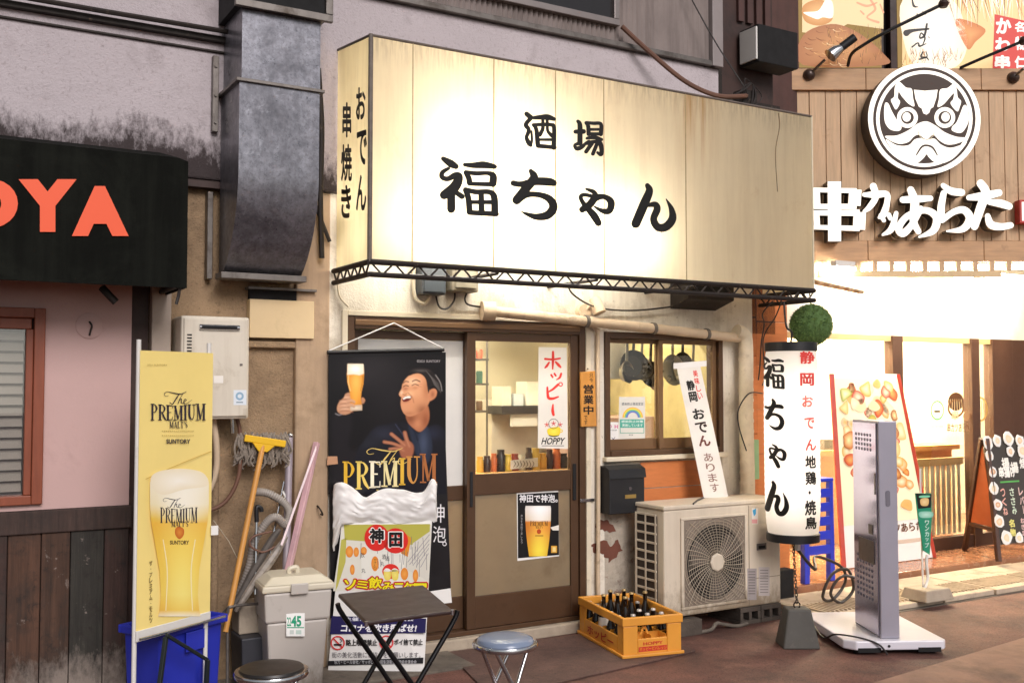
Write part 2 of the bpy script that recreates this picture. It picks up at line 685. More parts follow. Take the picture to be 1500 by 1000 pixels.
M_slab = mat('gutter_concrete', '#b9a893', 0.8, var=0.15, vs=9, bump=0.35, bs=150, bd=0.004, dirt=('#7d6d5c', 4, 0.52, 0.75))
M_stucco = mat('tan_stucco', '#a2886a', 0.9, var=0.15, vs=3, bump=0.9, bs=70, bd=0.012, dirt=[('#6e5a45', 2.2, 0.46, 0.74), ('#7a6750', 30, 0.54, 0.7), ('#4f4133', 70, 0.6, 0.72)])
M_smooth = mat('tan_plaster', '#b0967a', 0.85, var=0.12, vs=2.5, bump=0.25, bs=40, bd=0.006, dirt=('#7d684e', 1.8, 0.55, 0.82), streak=('#6e5a44', 0.35, 14))
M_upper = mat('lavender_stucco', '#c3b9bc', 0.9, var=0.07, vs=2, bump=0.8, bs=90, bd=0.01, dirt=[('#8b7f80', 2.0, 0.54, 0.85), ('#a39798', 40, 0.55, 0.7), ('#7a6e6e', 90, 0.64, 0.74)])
M_white = mat('white_stucco', '#e4dccd', 0.88, var=0.08, vs=4, bump=0.6, bs=75, bd=0.008, dirt=[('#a3937d', 2.6, 0.53, 0.76), ('#9a8a74', 26, 0.6, 0.74), ('#5f5040', 5.5, 0.64, 0.74)], streak=('#8a765c', .4, 12))
M_peel = mat('worn_plaster', '#b8ad9d', 0.9, var=0.2, vs=6, bump=0.8, bs=45, bd=0.01, dirt=[('#6b4334', 4.5, 0.58, 0.64), ('#80766a', 9, 0.5, 0.75)])
M_trim = mat('cream_trim', '#d8ccb4', 0.6, var=0.1, vs=5, dirt=('#8f7d63', 7, 0.58, 0.8))
M_bronze = mat('bronze_aluminium', '#5a4230', 0.35, 0.35, var=0.08, vs=5, dirt=('#3f2e22', 5, 0.55, 0.85))
M_bronzel = mat('light_bronze', '#7a5c40', 0.35, 0.35, var=0.08, vs=5)
M_pink = mat('pink_plaster', '#c9a9a4', 0.85, var=0.04, vs=2, bump=0.35, bs=60, bd=0.005, dirt=('#a98983', 2.0, 0.58, 0.9))
M_darkwood = mat('dark_stained_wood', '#40302a', 0.75, var=0.45, vs=5, sc=(7, 7, 0.5), bump=0.5, bs=14, bd=0.006, dirt=[('#2b2420', 2.2, 0.48, 0.7), ('#85766a', 6, 0.66, 0.74)])
M_planks = [mat('stained_plank_%d' % i, c, 0.75, var=0.5, vs=4, sc=(9, 9, 0.45), bump=0.6, bs=12, bd=0.006, dirt=[(d, 2.4, 0.47, 0.66), ('#9a8d84', 7.5, 0.63, 0.70), ('#231d1a', 14, 0.55, 0.7)])
            for i, (c, d) in enumerate((('#4a3326', '#2a2521'), ('#33302a', '#241f1d'), ('#3d2a24', '#31302a'), ('#54392a', '#2b241f')))]
M_redwood = mat('red_brown_wood', '#8a4a33', 0.45, var=0.15, vs=6, sc=(6, 6, 1), spec=0.4)
M_darkbrown = mat('dark_brown_steel', '#3b2620', 0.6, var=0.25, vs=6, dirt=('#261a16', 5, 0.5, 0.7))
M_brown = mat('brown_siding', '#4f332d', 0.6, var=0.18, vs=6, streak=('#2c1d1a', 0.5, 12))
M_blind = mat('blind_slat', '#b5ada6', 0.6, var=0.05)
M_black = mat('black_plastic', '#17171a', 0.45, var=0.1)
M_blackm = mat('black_matte', '#121112', 0.85, var=0.1)
M_galv = mat('galvanised_steel', '#86868d', 0.34, 0.7, var=0.3, vs=26, dirt=[('#3c3b40', 2.2, 0.5, 0.75), ('#b5b6be', 9, 0.6, 0.8), ('#5a5a60', 70, 0.5, 0.7)], streak=('#57565b', 0.5, 20), rvar=0.2)
M_steel = mat('dirty_steel', '#77716c', 0.45, 0.7, var=0.2, vs=10, dirt=('#3f342b', 6, 0.5, 0.75))
M_rust = mat('rusty_black_steel', '#2c2521', 0.6, 0.4, var=0.3, vs=12, dirt=('#77685a', 14, 0.6, 0.75))
M_chrome = mat('chrome', '#c9cacd', 0.16, 1.0, var=0.03, rvar=0.06)
M_cream = mat('cream_enamel', '#d9d0bf', 0.42, var=0.05, vs=3, dirt=('#a08f74', 3.4, 0.6, 0.85), streak=('#8d7a5c', 0.3, 16))
M_whitep = mat('white_paint', '#dddad4', 0.4, var=0.05, dirt=('#a79f92', 5, 0.6, 0.85))
M_paper = mat('white_paper', '#e8e6e2', 0.6, var=0.03)
M_beige = mat('beige_panel', '#d6bd92', 0.6, var=0.06, vs=3, dirt=('#a98f66', 3, 0.58, 0.85))
M_pipe = mat('beige_pipe', '#cdb79b', 0.6, var=0.12, vs=8, dirt=('#7f6850', 7, 0.55, 0.78))
M_wrap = mat('wrapped_pipe_tape', '#dccdb4', 0.6, var=0.1, vs=14, bump=0.5, bs=30, bd=0.01, dirt=('#9a8263', 8, 0.58, 0.8))
M_cord = mat('dark_cord', '#2b2523', 0.6, var=0.1)
M_cordbrown = mat('brown_cord', '#6b4a3a', 0.6, var=0.15)
M_orange = mat('orange_plywood', '#c4743e', 0.6, var=0.12, vs=6, sc=(1, 1, 6), dirt=('#a3562c', 2.6, 0.55, 0.8))
M_cedar = mat('warm_cedar_board', '#cba984', 0.6, var=0.16, vs=5, sc=(9, 9, 0.6), bump=0.3, bs=10, bd=0.003, dirt=('#8a5f40', 3, 0.58, 0.82))
M_room = mat('room_wall', '#efe6cc', 0.7, var=0.04)
M_roomfloor = mat('room_floor', '#8a7a66', 0.7, var=0.1)
M_roomwood = mat('room_wood', '#c99a5c', 0.5, var=0.12, vs=5, sc=(1, 1, 5))
M_deck = mat('polished_tile', '#96674c', 0.25, var=0.15, vs=6, dirt=('#7a4930', 3, 0.55, 0.8))
M_fabric_black = mat('black_awning_cloth', '#10110e', 0.95, var=0.15, vs=3, bump=0.3, bs=14, bd=0.02, dirt=('#20221d', 2.5, 0.5, 0.8), streak=('#2a2c26', 0.35, 9), spec=0.12)
M_glass = glass('window_glass')
M_darkglass = mat('dark_window', '#2a2829', 0.15, var=0.1)
M_frost = translucent('frosted_glass', '#b5a488', 0.6, 0.3, 0.07, var=.12, vs=1.6, dirt=('#8a765a', 1.8, .5, .8))
M_print = printmat('print_ink', 0.5)
M_printg = printmat('gloss_print', 0.3)
M_tube = emit('fluorescent_tube', '#fffaf0', 46)
M_tubew = emit('warm_tube', '#fff0d0', 13)
M_sign = emit('led_sign_white', '#fff3e4', 1.15)

# ---------------------------------------------------------------- ground, gutter, step
g = MB()
g.poly([(-40, -60, 0), (60, -60, 0), (60, 40, 0), (-40, 40, 0)])
struct('ground', g, M_asphalt)
# concrete apron in front of the left wall, under the bins and the boards
g = MB().box(0.2, 2.84, -0.42, 0.15, -0.02, 0.012)
struct('pavement', g, M_concd, bevel=0.004)
gut = MB().box(5.42, 14, -0.70, 0.03, -0.05, 0.004)
gutter = struct('gutter_pavement', gut, M_concd)
x = 5.46
k = 0
while x < 12.5:
    L = 0.60
    m = MB().box(x, x + L - 0.012, -0.67 + random.uniform(-.012, .012), 0.0, 0.0045, 0.045 + random.uniform(-.006, .008))
    s_ = part('slab', m, M_slab, gutter, bevel=0.006)
    rb = MB()
    for i in range(14):
        xx = x + 0.03 + i * (L - 0.07) / 13
        rb.box(xx, xx + 0.014, -0.6, -0.34, 0.040, 0.0555)
    part('grip_ribs', rb, M_slab, s_, kind='stuff')
    x += L
    k += 1
struct('paving_strip', MB().poly([gndp(1180, 1030), gndp(1500, 934), gndp(1700, 880), gndp(1700, 1040)]).xf(Matrix.Translation((0, 0, .004))), mat('pale_paving', '#8d6c5b', .75, var=.25, vs=5, bump=.5, bs=180, bd=.005, dirt=[('#5d463c', 2.2, .5, .72), ('#a58a78', 90, .62, .72)]))
struct('shop_step', MB().box(5.6, 14, 0.034, 2.6, 0.0, 0.085), M_deck, bevel=0.006)

# ---------------------------------------------------------------- the tavern building
B = thing('tavern_building', 'old two-storey stucco building housing the tavern under the lit canopy', 'building', (3.3, 0, 0))
wl = MB()
wl.box(2.09, 2.20, 0, 0.14, 0, 2.95)
wl.box(2.20, 3.90, 0, 0.14, 2.03, 2.95)
wl.box(3.90, 4.045, 0, 0.14, 0, 2.95)
wl.box(4.045, 5.095, 0, 0.14, 1.985, 2.95)
wl.box(5.095, 5.40, 0, 0.14, 0, 2.95)
part('wall', wl, M_white, B)
part('lower_wall', MB().box(4.046, 5.094, 0.001, 0.139, 0, 1.135), M_peel, B)
part('stucco_wall', MB().box(0.99, 1.89, 0.03, 0.20, 0, 2.74), M_stucco, B)
part('pilaster', MB().box(1.885, 2.088, -0.015, 0.20, 0, 2.74), M_smooth, B, bevel=0.01)
part('stucco_ledge', MB().box(1.60, 1.887, -0.012, 0.1, 1.83, 1.868), M_stucco, B, bevel=0.008)
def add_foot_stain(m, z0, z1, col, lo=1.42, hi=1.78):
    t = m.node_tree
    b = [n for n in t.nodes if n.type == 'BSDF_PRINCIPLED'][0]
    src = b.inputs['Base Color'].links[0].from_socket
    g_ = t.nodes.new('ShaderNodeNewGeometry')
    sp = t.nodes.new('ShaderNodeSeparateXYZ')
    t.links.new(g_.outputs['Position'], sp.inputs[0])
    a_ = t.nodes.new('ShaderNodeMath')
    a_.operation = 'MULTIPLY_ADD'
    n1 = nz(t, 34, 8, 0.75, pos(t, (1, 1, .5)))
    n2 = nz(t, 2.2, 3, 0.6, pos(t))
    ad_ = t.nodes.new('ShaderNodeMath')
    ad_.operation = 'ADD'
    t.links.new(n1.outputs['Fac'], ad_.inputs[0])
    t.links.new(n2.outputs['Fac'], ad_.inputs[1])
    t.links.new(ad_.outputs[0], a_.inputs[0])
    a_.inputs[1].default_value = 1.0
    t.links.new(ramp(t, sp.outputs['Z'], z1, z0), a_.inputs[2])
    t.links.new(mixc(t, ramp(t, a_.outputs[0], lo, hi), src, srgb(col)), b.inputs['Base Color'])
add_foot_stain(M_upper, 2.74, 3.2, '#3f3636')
for _m in M_planks:
    add_foot_stain(_m, 0.0, .62, '#857970', 1.56, 1.95)
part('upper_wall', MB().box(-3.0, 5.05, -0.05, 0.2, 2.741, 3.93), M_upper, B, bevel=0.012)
part('soffit_board', MB().box(-3.0, 1.9, -0.035, 0.1, 2.70, 2.742), M_darkbrown, B)
lg = MB().box(-3.0, 1.50, -0.085, -0.045, 3.50, 3.535)
lg.box(-3.0, 1.52, -0.065, -0.045, 3.445, 3.458)
part('ledge', lg, M_rust, B, bevel=0.004)
part('ledge_pipe', MB().tube([(-3.0, -0.125, 3.55), (0.8, -0.125, 3.545), (1.5, -0.125, 3.55)], 0.014), M_rust, B, smooth=1)
# corrugated cladding and the window above
cg = MB()
N = 72
x0, x1, zb, zt = 2.2, 4.97, 3.965, 5.3
vs = []
for i in range(N * 4 + 1):
    xx = x0 + (x1 - x0) * i / (N * 4)
    yy = -0.052 - 0.012 * math.sin(i * math.pi / 2)
    vs += [(xx, yy, zb), (xx, yy, zt)]
cg.add(vs, [(2 * i, 2 * i + 2, 2 * i + 3, 2 * i + 1) for i in range(N * 4)])
part('corrugated_cladding', cg, mat('corrugated_sheet', '#a0948f', 0.55, 0.2, var=0.12, vs=4, streak=('#5c514c', 0.6, 10)), B, smooth=60)
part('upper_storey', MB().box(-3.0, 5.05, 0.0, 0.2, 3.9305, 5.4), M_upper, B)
part('cladding_flashing', MB().box(2.15, 5.0, -0.09, -0.05, 3.93, 3.968), M_steel, B, bevel=0.004)
part('corner_trim', MB().box(4.95, 5.05, -0.10, 0.0, 3.93, 5.3), mat('grey_trim', '#8f8684', 0.5, var=0.1), B, bevel=0.005)
fr = MB()
fr.box(2.5, 4.12, -0.10, -0.05, 4.07, 4.115)
fr.box(4.075, 4.12, -0.10, -0.05, 4.1145, 5.2)
wn = part('window', fr, mat('aluminium', '#8d8481', 0.4, 0.6, var=0.08), B, bevel=0.004)
part('pane', MB().box(2.5, 4.076, -0.072, -0.06, 4.114, 5.2), M_darkglass, wn)
# sill and timber/trim around the door
part('threshold', MB().box(2.10, 3.97, -0.05, 0.16, 0.0, 0.07), M_conc, B, bevel=0.008)
tm = MB()
tm.box(2.165, 2.20, -0.012, 0.02, 0.07, 2.06)
tm.box(2.2002, 3.93, -0.012, 0.02, 2.03, 2.06)
tm.box(3.893, 3.93, -0.012, 0.02, 0.07, 2.0298)
part('door_trim', tm, M_trim, B, bevel=0.003)
df = MB()
df.box(2.2002, 2.245, -0.004, 0.13, 0.072, 2.028)
df.box(3.845, 3.8925, -0.004, 0.13, 0.072, 2.028)
df.box(2.2455, 3.8445, -0.004, 0.13, 1.955, 2.028)
df.box(2.2455, 3.8445, 0.0, 0.13, 0.072, 0.10)
part('door_frame', df, M_bronze, B, bevel=0.003)
part('frame_rail', MB().box(2.246, 3.844, -0.012, -0.0045, 1.975, 2.008), M_bronzel, B, bevel=0.003)
def sash(name, x0, x1, y0, y1, z0, z1, st, rails, material):
    """a sliding leaf: two stiles and horizontal rails (z0, z1)"""
    m = MB()
    m.box(x0, x0 + st, y0, y1, z0, z1)
    m.box(x1 - st, x1, y0, y1, z0, z1)
    for a, b in rails:
        m.box(x0 + st, x1 - st, y0 + 0.003, y1 - 0.003, a, b)
    return part(name, m, material, B, bevel=0.003)
d1 = sash('sliding_door', 3.005, 3.843, 0.012, 0.05, 0.102, 1.953, 0.06, [(0.102, 0.30), (0.93, 1.06), (1.90, 1.953)], M_bronze)
part('pane', MB().box(3.066, 3.782, 0.028, 0.033, 1.061, 1.899), M_glass, d1)
part('frosted_pane', MB().box(3.066, 3.782, 0.028, 0.033, 0.301, 0.929), M_frost, d1)
part('handle', MB().box(3.024, 3.044, 0.004, 0.0115, 0.86, 1.08), M_black, d1, bevel=0.003)
part('handle', MB().box(3.795, 3.820, 0.002, 0.0115, 0.86, 1.10), M_blackm, d1, bevel=0.003)
d2 = sash('sliding_door', 2.247, 3.06, 0.066, 0.104, 0.102, 1.953, 0.05, [(0.102, 0.30), (0.90, 0.99), (1.90, 1.953)], M_bronze)
part('panel', MB().box(2.298, 3.009, 0.08, 0.088, 0.991, 1.899), M_whitep, d2)
part('frosted_pane', MB().box(2.298, 3.009, 0.08, 0.086, 0.301, 0.899), M_frost, d2)
# window
wf = MB()
wf.box(4.047, 4.085, -0.02, 0.12, 1.137, 1.983)
wf.box(5.055, 5.093, -0.02, 0.12, 1.137, 1.983)
wf.box(4.0855, 5.0545, -0.02, 0.12, 1.94, 1.983)
wf.box(4.0855, 5.0545, -0.03, 0.12, 1.137, 1.175)
W = part('window', wf, M_bronze, B, bevel=0.003)
def wsash(x0, x1, y0, y1):
    m = MB()
    m.box(x0, x0 + 0.035, y0, y1, 1.176, 1.939)
    m.box(x1 - 0.035, x1, y0, y1, 1.176, 1.939)
    m.box(x0 + 0.0352, x1 - 0.0352, y0 + 0.002, y1 - 0.002, 1.176, 1.25)
    m.box(x0 + 0.0352, x1 - 0.0352, y0 + 0.002, y1 - 0.002, 1.91, 1.939)
    s = part('sash', m, M_bronzel, W, bevel=0.002)
    part('pane', MB().box(x0 + 0.036, x1 - 0.036, (y0 + y1) / 2, (y0 + y1) / 2 + 0.004, 1.251, 1.909), M_glass, W)
wsash(4.088, 4.56, 0.04, 0.065)
wsash(4.525, 5.052, 0.008, 0.033)
part('sill', MB().box(4.03, 5.11, -0.05, 0.0, 1.105, 1.136), M_trim, B, bevel=0.004)
# broken plaster under the window: bare boards show through
def ragged(pts, amp, sub=6):
    out = []
    for i, p in enumerate(pts):
        q = pts[(i + 1) % len(pts)]
        for k in range(sub):
            t = k / sub
            a = amp if k else amp * .5
            out.append((p[0] + (q[0] - p[0]) * t + random.uniform(-a, a), p[1] + (q[1] - p[1]) * t + random.uniform(-a, a)))
    return out
for zz0, zz1 in ((0.62, 0.905), (0.912, 1.088)):
    pp = [(4.345, zz1), (4.30, (zz0 + zz1) / 2), (4.36, zz0), (5.06, zz0), (5.06, zz1)]
    rg = []
    for i, p in enumerate(pp[:3]):
        q = pp[i + 1]
        for k in range(6):
            t = k / 6
            rg.append((p[0] + (q[0] - p[0]) * t + random.uniform(-.015, .015), p[1] + (q[1] - p[1]) * t))
    rg += [(5.06, zz0), (5.06, zz1)]
    part('board', MB().extr([(a, -0.006, b) for a, b in rg], (0, 0.008, 0)), M_orange, B)
# fallen patches low on the plaster
for pts in ([(3.99, .72), (4.08, .70), (4.14, .63), (4.05, .64), (3.97, .66)], [(3.94, .56), (4.04, .58), (4.10, .53), (4.16, .58), (4.2, .5), (4.08, .43), (4.04, .49), (3.95, .51)]):
    part('bare_patch', MB().extr([(a, -0.003, b) for a, b in ragged(pts, .012, 4)], (0, 0.004, 0)), mat('bare_brown', '#6e4234', 0.9, var=0.2), B)
# room behind the door and window
rm = MB()
rm.box(1.9, 5.35, 2.4, 2.46, 0, 2.6)
rm.box(1.84, 1.9, 0.15, 2.46, 0, 2.6)
part('room_wall', rm, M_room, B)
part('kitchen_wall', MB().box(5.35, 5.399, 0.15, 2.46, 0, 2.6), mat('kitchen_yellow', '#dccb92', .6, var=.08, dirt=('#b5a067', 3, .5, .8)), B)
part('room_floor', MB().box(1.9, 5.35, 0.15, 2.4, -0.03, 0.06), M_roomfloor, B)
part('room_ceiling', MB().box(1.9, 5.35, 0.15, 2.4, 2.55, 2.6), M_room, B)
for xx, yy in ((3.1, 0.8), (4.7, 1.0)):
    lt = thing('ceiling_lamp', 'white fluorescent ceiling lamp inside the tavern' + (' behind the glass door' if xx < 4 else ' behind the kitchen window'), 'lamp', (xx, yy, 2.45))
    part('housing', MB().box(xx - 0.5, xx + 0.5, yy - 0.06, yy + 0.06, 2.50, 2.549), M_whitep, lt)
    part('tube', MB().cyl((xx - 0.48, yy, 2.47), (xx + 0.48, yy, 2.47), 0.03, n=10), emit('room_tube_%d' % int(xx), '#fff4dc', 170 if xx < 4 else 60), lt)

# counter, shelves and stock seen through the glass
cn = thing('counter', 'pale wooden ledge inside the tavern just behind the glass door', 'counter', (3.6, .42, 0.06))
part('top', MB().box(3.0, 4.4, .34, .62, 1.0, 1.03), M_roomwood, cn)
part('front', MB().box(3.0, 4.4, .40, .43, 0.06, 1.0), M_roomwood, cn)
cols = ['#d8a23a', '#3a2420', '#c76a3a', '#2a2422', '#e6c34e', '#8c3b2a', '#e3dcc8', '#4a3a30', '#d9b24c']
random.seed(4)
for i in range(13):
    px_ = 703 + i * 10.2
    p_ = wallp(px_, 690, .46)
    r = random.uniform(.022, .032)
    h = random.uniform(.10, .16)
    one('glass_jar', MB().lathe([(r, 0), (r * 1.02, h * .72), (r * .8, h * .8), (r * .85, h)], (p_.x, .46, 1.03), 12), mat('stock_%d' % (i % 9), cols[i % 9], 0.3), 'small coloured jar standing in the row behind the door glass', 'jar', group='jars along the ledge behind the door', smooth=1)
tk = sheet_band = wallp(752, 680, .40)
bnr = one('paper_sign', MB().extr([wallp(748, 687, .40), wallp(788, 683, .40), wallp(788, 670, .40), wallp(748, 674, .40)], (0, .002, 0)), M_paper, 'small white paper sign among the jars behind the door glass', 'sign')
p_ = Print(lambda x, y: wallp(x, y, .40), NY)
for k_ in range(7):
    p_.stroke([(753 + k_ * 4.5, 675, .8), (755 + k_ * 4.5, 679 + k_ % 3, 1.1), (752 + k_ * 4.5, 684, .6)], '#6b6458')
p_.build('lettering', bnr, M_print)
sh = thing('wall_shelf', 'dark shelf with white cartons inside the tavern behind the door glass', 'shelf', wallp(768, 600, 1.5))
a_, b_ = wallp(735, 603, 1.5), wallp(812, 603, 1.5)
part('board', MB().box(a_.x, b_.x, 1.5, 1.75, a_.z - .02, a_.z + .045), mat('shelf_brown', '#2f2a28', 0.6), sh)
part('bracket', MB().box(a_.x + .1, a_.x + .35, 1.52, 1.54, a_.z - .12, a_.z - .021), M_whitep, sh)
for i, (x0, x1, h) in enumerate(((738, 752, .16), (756, 770, .10), (774, 800, .20))):
    q0, q1 = wallp(x0, 598, 1.5), wallp(x1, 598, 1.5)
    one('carton', MB().box(q0.x, q1.x, 1.53, 1.7, a_.z + .046, a_.z + .046 + h), mat('carton_%d' % i, ['#e6dfd0', '#cfd6dc', '#efe8da'][i], .5), ['white carton at the left of the tavern shelf', 'small grey carton in the middle of the tavern shelf', 'large white carton at the right of the tavern shelf'][i], 'carton', bevel=.004)
rk = thing('steel_rack', 'rack of cups and tins inside the tavern at the left of the door glass', 'rack', wallp(702, 600, .9))
q0, q1 = wallp(692, 592, .9), wallp(716, 592, .9)
for z_ in (1.42, 1.62, 1.80):
    part('shelf', MB().box(q0.x - .1, q1.x, .9, 1.1, z_, z_ + .015), M_steel, rk)
part('post', MB().cyl((q1.x - .01, .91, 1.0), (q1.x - .01, .91, 2.0), .008, n=8), M_steel, rk)
for i in range(9):
    x_ = q0.x - .02 + (i % 3) * .06
    z_ = (1.435, 1.635, 1.815)[i // 3]
    one('tin', MB().lathe([(.024, 0), (.025, .06 + .02 * (i % 2)), (.02, .07 + .02 * (i % 2))], (x_, .98, z_), 12), mat('tin_%d' % (i % 4), ['#c9563c', '#4f8a78', '#8f6a48', '#3f4a6a'][i % 4], .4), 'small tin or cup on the rack at the left of the door glass', 'tin', group='tins on the tavern rack', smooth=1)
one('refrigerator', MB().box(4.15, 4.75, 1.75, 2.3, .07, 1.50), mat('fridge', '#d8cfc0', .35), 'pale refrigerator at the back of the tavern', 'refrigerator', bevel=.012)
ex = thing('range_hood', 'steel extractor hood inside the tavern kitchen', 'hood', (4.3, 1.2, 2.0))
part('hood', MB().frustum((4.6, 1.6), 2.1, 2.45, .5, .35, .25, .2), M_steel, ex)
part('rim', MB().box(4.1, 5.1, 1.25, 1.95, 2.05, 2.0995), M_steel, ex)
_h0, _h1 = wallp(893, 490, .5), wallp(918, 555, .5)
one('wall_heater', MB().box(_h0.x, _h1.x, .5, .62, _h1.z, _h0.z), M_whitep, 'white box heater on the kitchen wall behind the window', 'heater', bevel=.01)
one('kitchen_cupboard', MB().box(4.6, 5.34, 1.1, 1.6, 0.06, 1.36), mat('cupboard_pink', '#c9a9a0', 0.5), 'pinkish cupboard at the back of the tavern kitchen', 'cupboard', bevel=.006)
M_pan = mat('pan_steel', '#9a948a', 0.3, 0.9, var=0.1)
M_pand = mat('pan_iron', '#3f3b38', 0.5, 0.6, var=0.2)
for i, (px, py, r, mm, tl) in enumerate([(928, 535, .115, M_pand, 0), (940, 540, .09, M_pan, 1), (953, 548, .10, M_pand, 2), (985, 542, .12, M_pan, 3), (1000, 540, .13, M_pand, 4), (962, 560, .075, M_pan, 5), (918, 545, .085, M_pan, 6), (1015, 552, .07, M_pan, 7)]):
    c = wallp(px, py, 0.42 + 0.03 * (i % 3))
    pn = thing('frying_pan', ['dark iron pan hanging leftmost in the kitchen window', 'bright steel pan hanging second from left in the kitchen window', 'black pan hanging beside the window mullion', 'wide steel pan hanging right of the window mullion', 'black iron pan hanging right of the wide steel pan in the kitchen window', 'small steel lid hanging low beside the window mullion', 'steel pan overlapping the leftmost iron pan in the kitchen window', 'small steel pan hanging rightmost in the kitchen window'][i], 'pan', c, group='pans hanging in the kitchen window')
    ax = V((0.35 * (i - 2) * .3, -1, 0.1)).normalized()
    part('bowl', MB().lathe([(r * .7, 0.03), (r * .72, 0.032), (r, -0.012), (r * .98, -0.014), (r * .7, 0.026)], c, 20, axis=-ax), mm, pn, smooth=1)
    part('handle', MB().bar(c + V((0, 0, r * .95)), c + V((0.01, 0, r + .20)), .024, .009, up=(0, 1, 0)), mm, pn, bevel=.003)
    part('hook', MB().tube([c + V((0.01, 0, r + .19)), c + V((0.012, 0.01, r + .23)), c + V((0.012, 0, 2.02 - c.z))], .004, 6), M_steel, pn)
one('hanging_rail', MB().cyl((4.15, .47, 2.025), (5.0, .47, 2.025), .008, n=8), M_steel, 'thin steel rail carrying the pans in the kitchen window', 'rail')

# fixtures on the wall under the canopy
mb1 = thing('junction_box', 'dark grey junction box under the canopy, left of the pair', 'box', (2.70, -0.1, 2.17))
part('body', MB().box(2.635, 2.80, -0.10, -0.001, 2.17, 2.36), mat('slate_box', '#4c5157', 0.5, var=0.12, dirt=('#33302c', 9, .5, .75)), mb1, bevel=.008)
part('lid', MB().box(2.645, 2.79, -0.112, -0.1005, 2.18, 2.27), mat('slate_lid', '#3d444b', 0.45, var=.1), mb1, bevel=.006)
mb2 = thing('electric_meter', 'grimy grey meter box under the canopy beside the dark junction box', 'meter box', (2.92, -0.1, 2.2))
part('body', MB().box(2.835, 3.02, -0.11, -0.001, 2.195, 2.42), mat('meter_grey', '#807868', 0.55, var=.15, dirt=('#4b4336', 8, .5, .75)), mb2, bevel=.01)
part('cover', MB().box(2.855, 3.0, -0.122, -0.1105, 2.215, 2.40), mat('meter_cover', '#8f8878', 0.35, var=.15), mb2, bevel=.008)
one('cable', MB().tube(crom([(2.62, -.03, 2.40), (2.615, -.03, 2.2), (2.64, -.035, 2.13), (2.69, -.04, 2.12), (2.72, -.04, 2.165)], 5), .011), M_trim, 'cream cable looping under the dark junction box', 'cable', smooth=1)
one('cable', MB().tube(crom([(2.76, -.04, 2.165), (2.78, -.045, 2.10), (2.83, -.05, 2.09), (2.88, -.045, 2.14), (2.89, -.04, 2.19)], 5), .006), M_cord, 'dark cable looping between the junction box and meter', 'cable', smooth=1)
one('cable', MB().tube(crom([(2.97, -.04, 2.19), (2.96, -.04, 2.15), (3.0, -.03, 2.12), (3.15, -.02, 2.11), (3.3, -.02, 2.10), (3.36, -.03, 2.075)], 5), .006), M_cord, 'dark cable from the meter towards the beige pipe', 'cable', smooth=1)
one('cable', MB().tube(crom([(3.42, -.5, 2.24), (3.6, -.3, 2.19), (3.95, -.06, 2.14), (4.3, -.03, 2.135), (4.8, -.03, 2.2)], 6), .006), M_cord, 'thin black cable sagging across the white wall under the canopy', 'cable', smooth=1)
one('cable', MB().tube(crom([(2.13, -.02, 2.3), (2.14, -.02, 2.15), (2.2, -.02, 2.08)], 6), .006), M_trim, 'thin pale cable beside the top left of the door', 'cable', smooth=1)
pp = thing('drain_pipe', 'beige pipe running along the wall above the door and window', 'pipe', (3.2, -0.06, 2.05))
a, b = V((3.12, -0.075, 2.085)), V((5.2, -0.075, 1.965))
part('pipe', MB().cyl(a, b, .034, n=16), M_pipe, pp, smooth=1)
part('end_cap', MB().tube([a + V((-.05, .02, 0)), a + V((.03, 0, -.001))], .062, 16), M_pipe, pp, smooth=1)
for t in (.35, .62, .85):
    c = a.lerp(b, t)
    part('clip', MB().cyl(c - V((.012, 0, 0)), c + V((.012, 0, 0)), .042, n=16), M_steel, pp, smooth=1)
wp = thing('wrapped_pipe', 'cream tape-wrapped pipe running down the right end of the wall', 'pipe', (5.24, -0.08, 0.1))
part('pipe', MB().tube(crom([(5.16, -.09, 2.01), (5.22, -.09, 1.99), (5.25, -.09, 1.9), (5.245, -.09, 1.4), (5.255, -.09, .9), (5.25, -.09, .1)], 6), .052, 14), M_wrap, wp, smooth=1)
for i in range(16):
    z = .75 + i * .075
    part('tape_band', MB().lathe([(.0535, 0), (.0545, .012), (.0535, .024)], (5.248, -.09, z), 14), M_wrap, wp, smooth=1)
one('conduit', MB().tube(crom([(3.93, -.03, 2.02), (3.97, -.03, 1.98), (3.975, -.03, 1.9), (3.975, -.03, .9), (3.97, -.03, .3), (3.985, -.03, .1)], 6), .014, 10), M_pipe, 'thin beige conduit running down the wall right of the door', 'conduit', smooth=1)
ls = thing('wall_spotlight', 'small cream lamp head on the wall above the tavern window', 'lamp', (3.95, -.1, 2.1))
part('bracket', MB().cyl((3.86, -.001, 2.11), (3.86, -.05, 2.11), .05, n=18), M_pipe, ls, smooth=1)
part('head', MB().tube([(3.93, -.05, 2.20), (3.95, -.09, 2.10)], [.035, .045], 14), M_pipe, ls, smooth=1)
part('arm', MB().tube([(3.86, -.04, 2.11), (3.9, -.06, 2.16), (3.93, -.06, 2.17)], .01, 8), M_pipe, ls, smooth=1)
hd = thing('vent_hood', 'dark metal vent hood on the wall under the right part of the canopy', 'vent', (4.85, -.1, 2.15))
part('body', MB().extr([(4.62, -.001, 2.16), (4.62, -.20, 2.22), (4.62, -.20, 2.34), (4.62, -.001, 2.34)], (0.42, 0, 0)), M_rust, hd, bevel=.004)
part('slot', MB().box(4.66, 5.0, -.206, -.2005, 2.25, 2.31), M_blackm, hd)
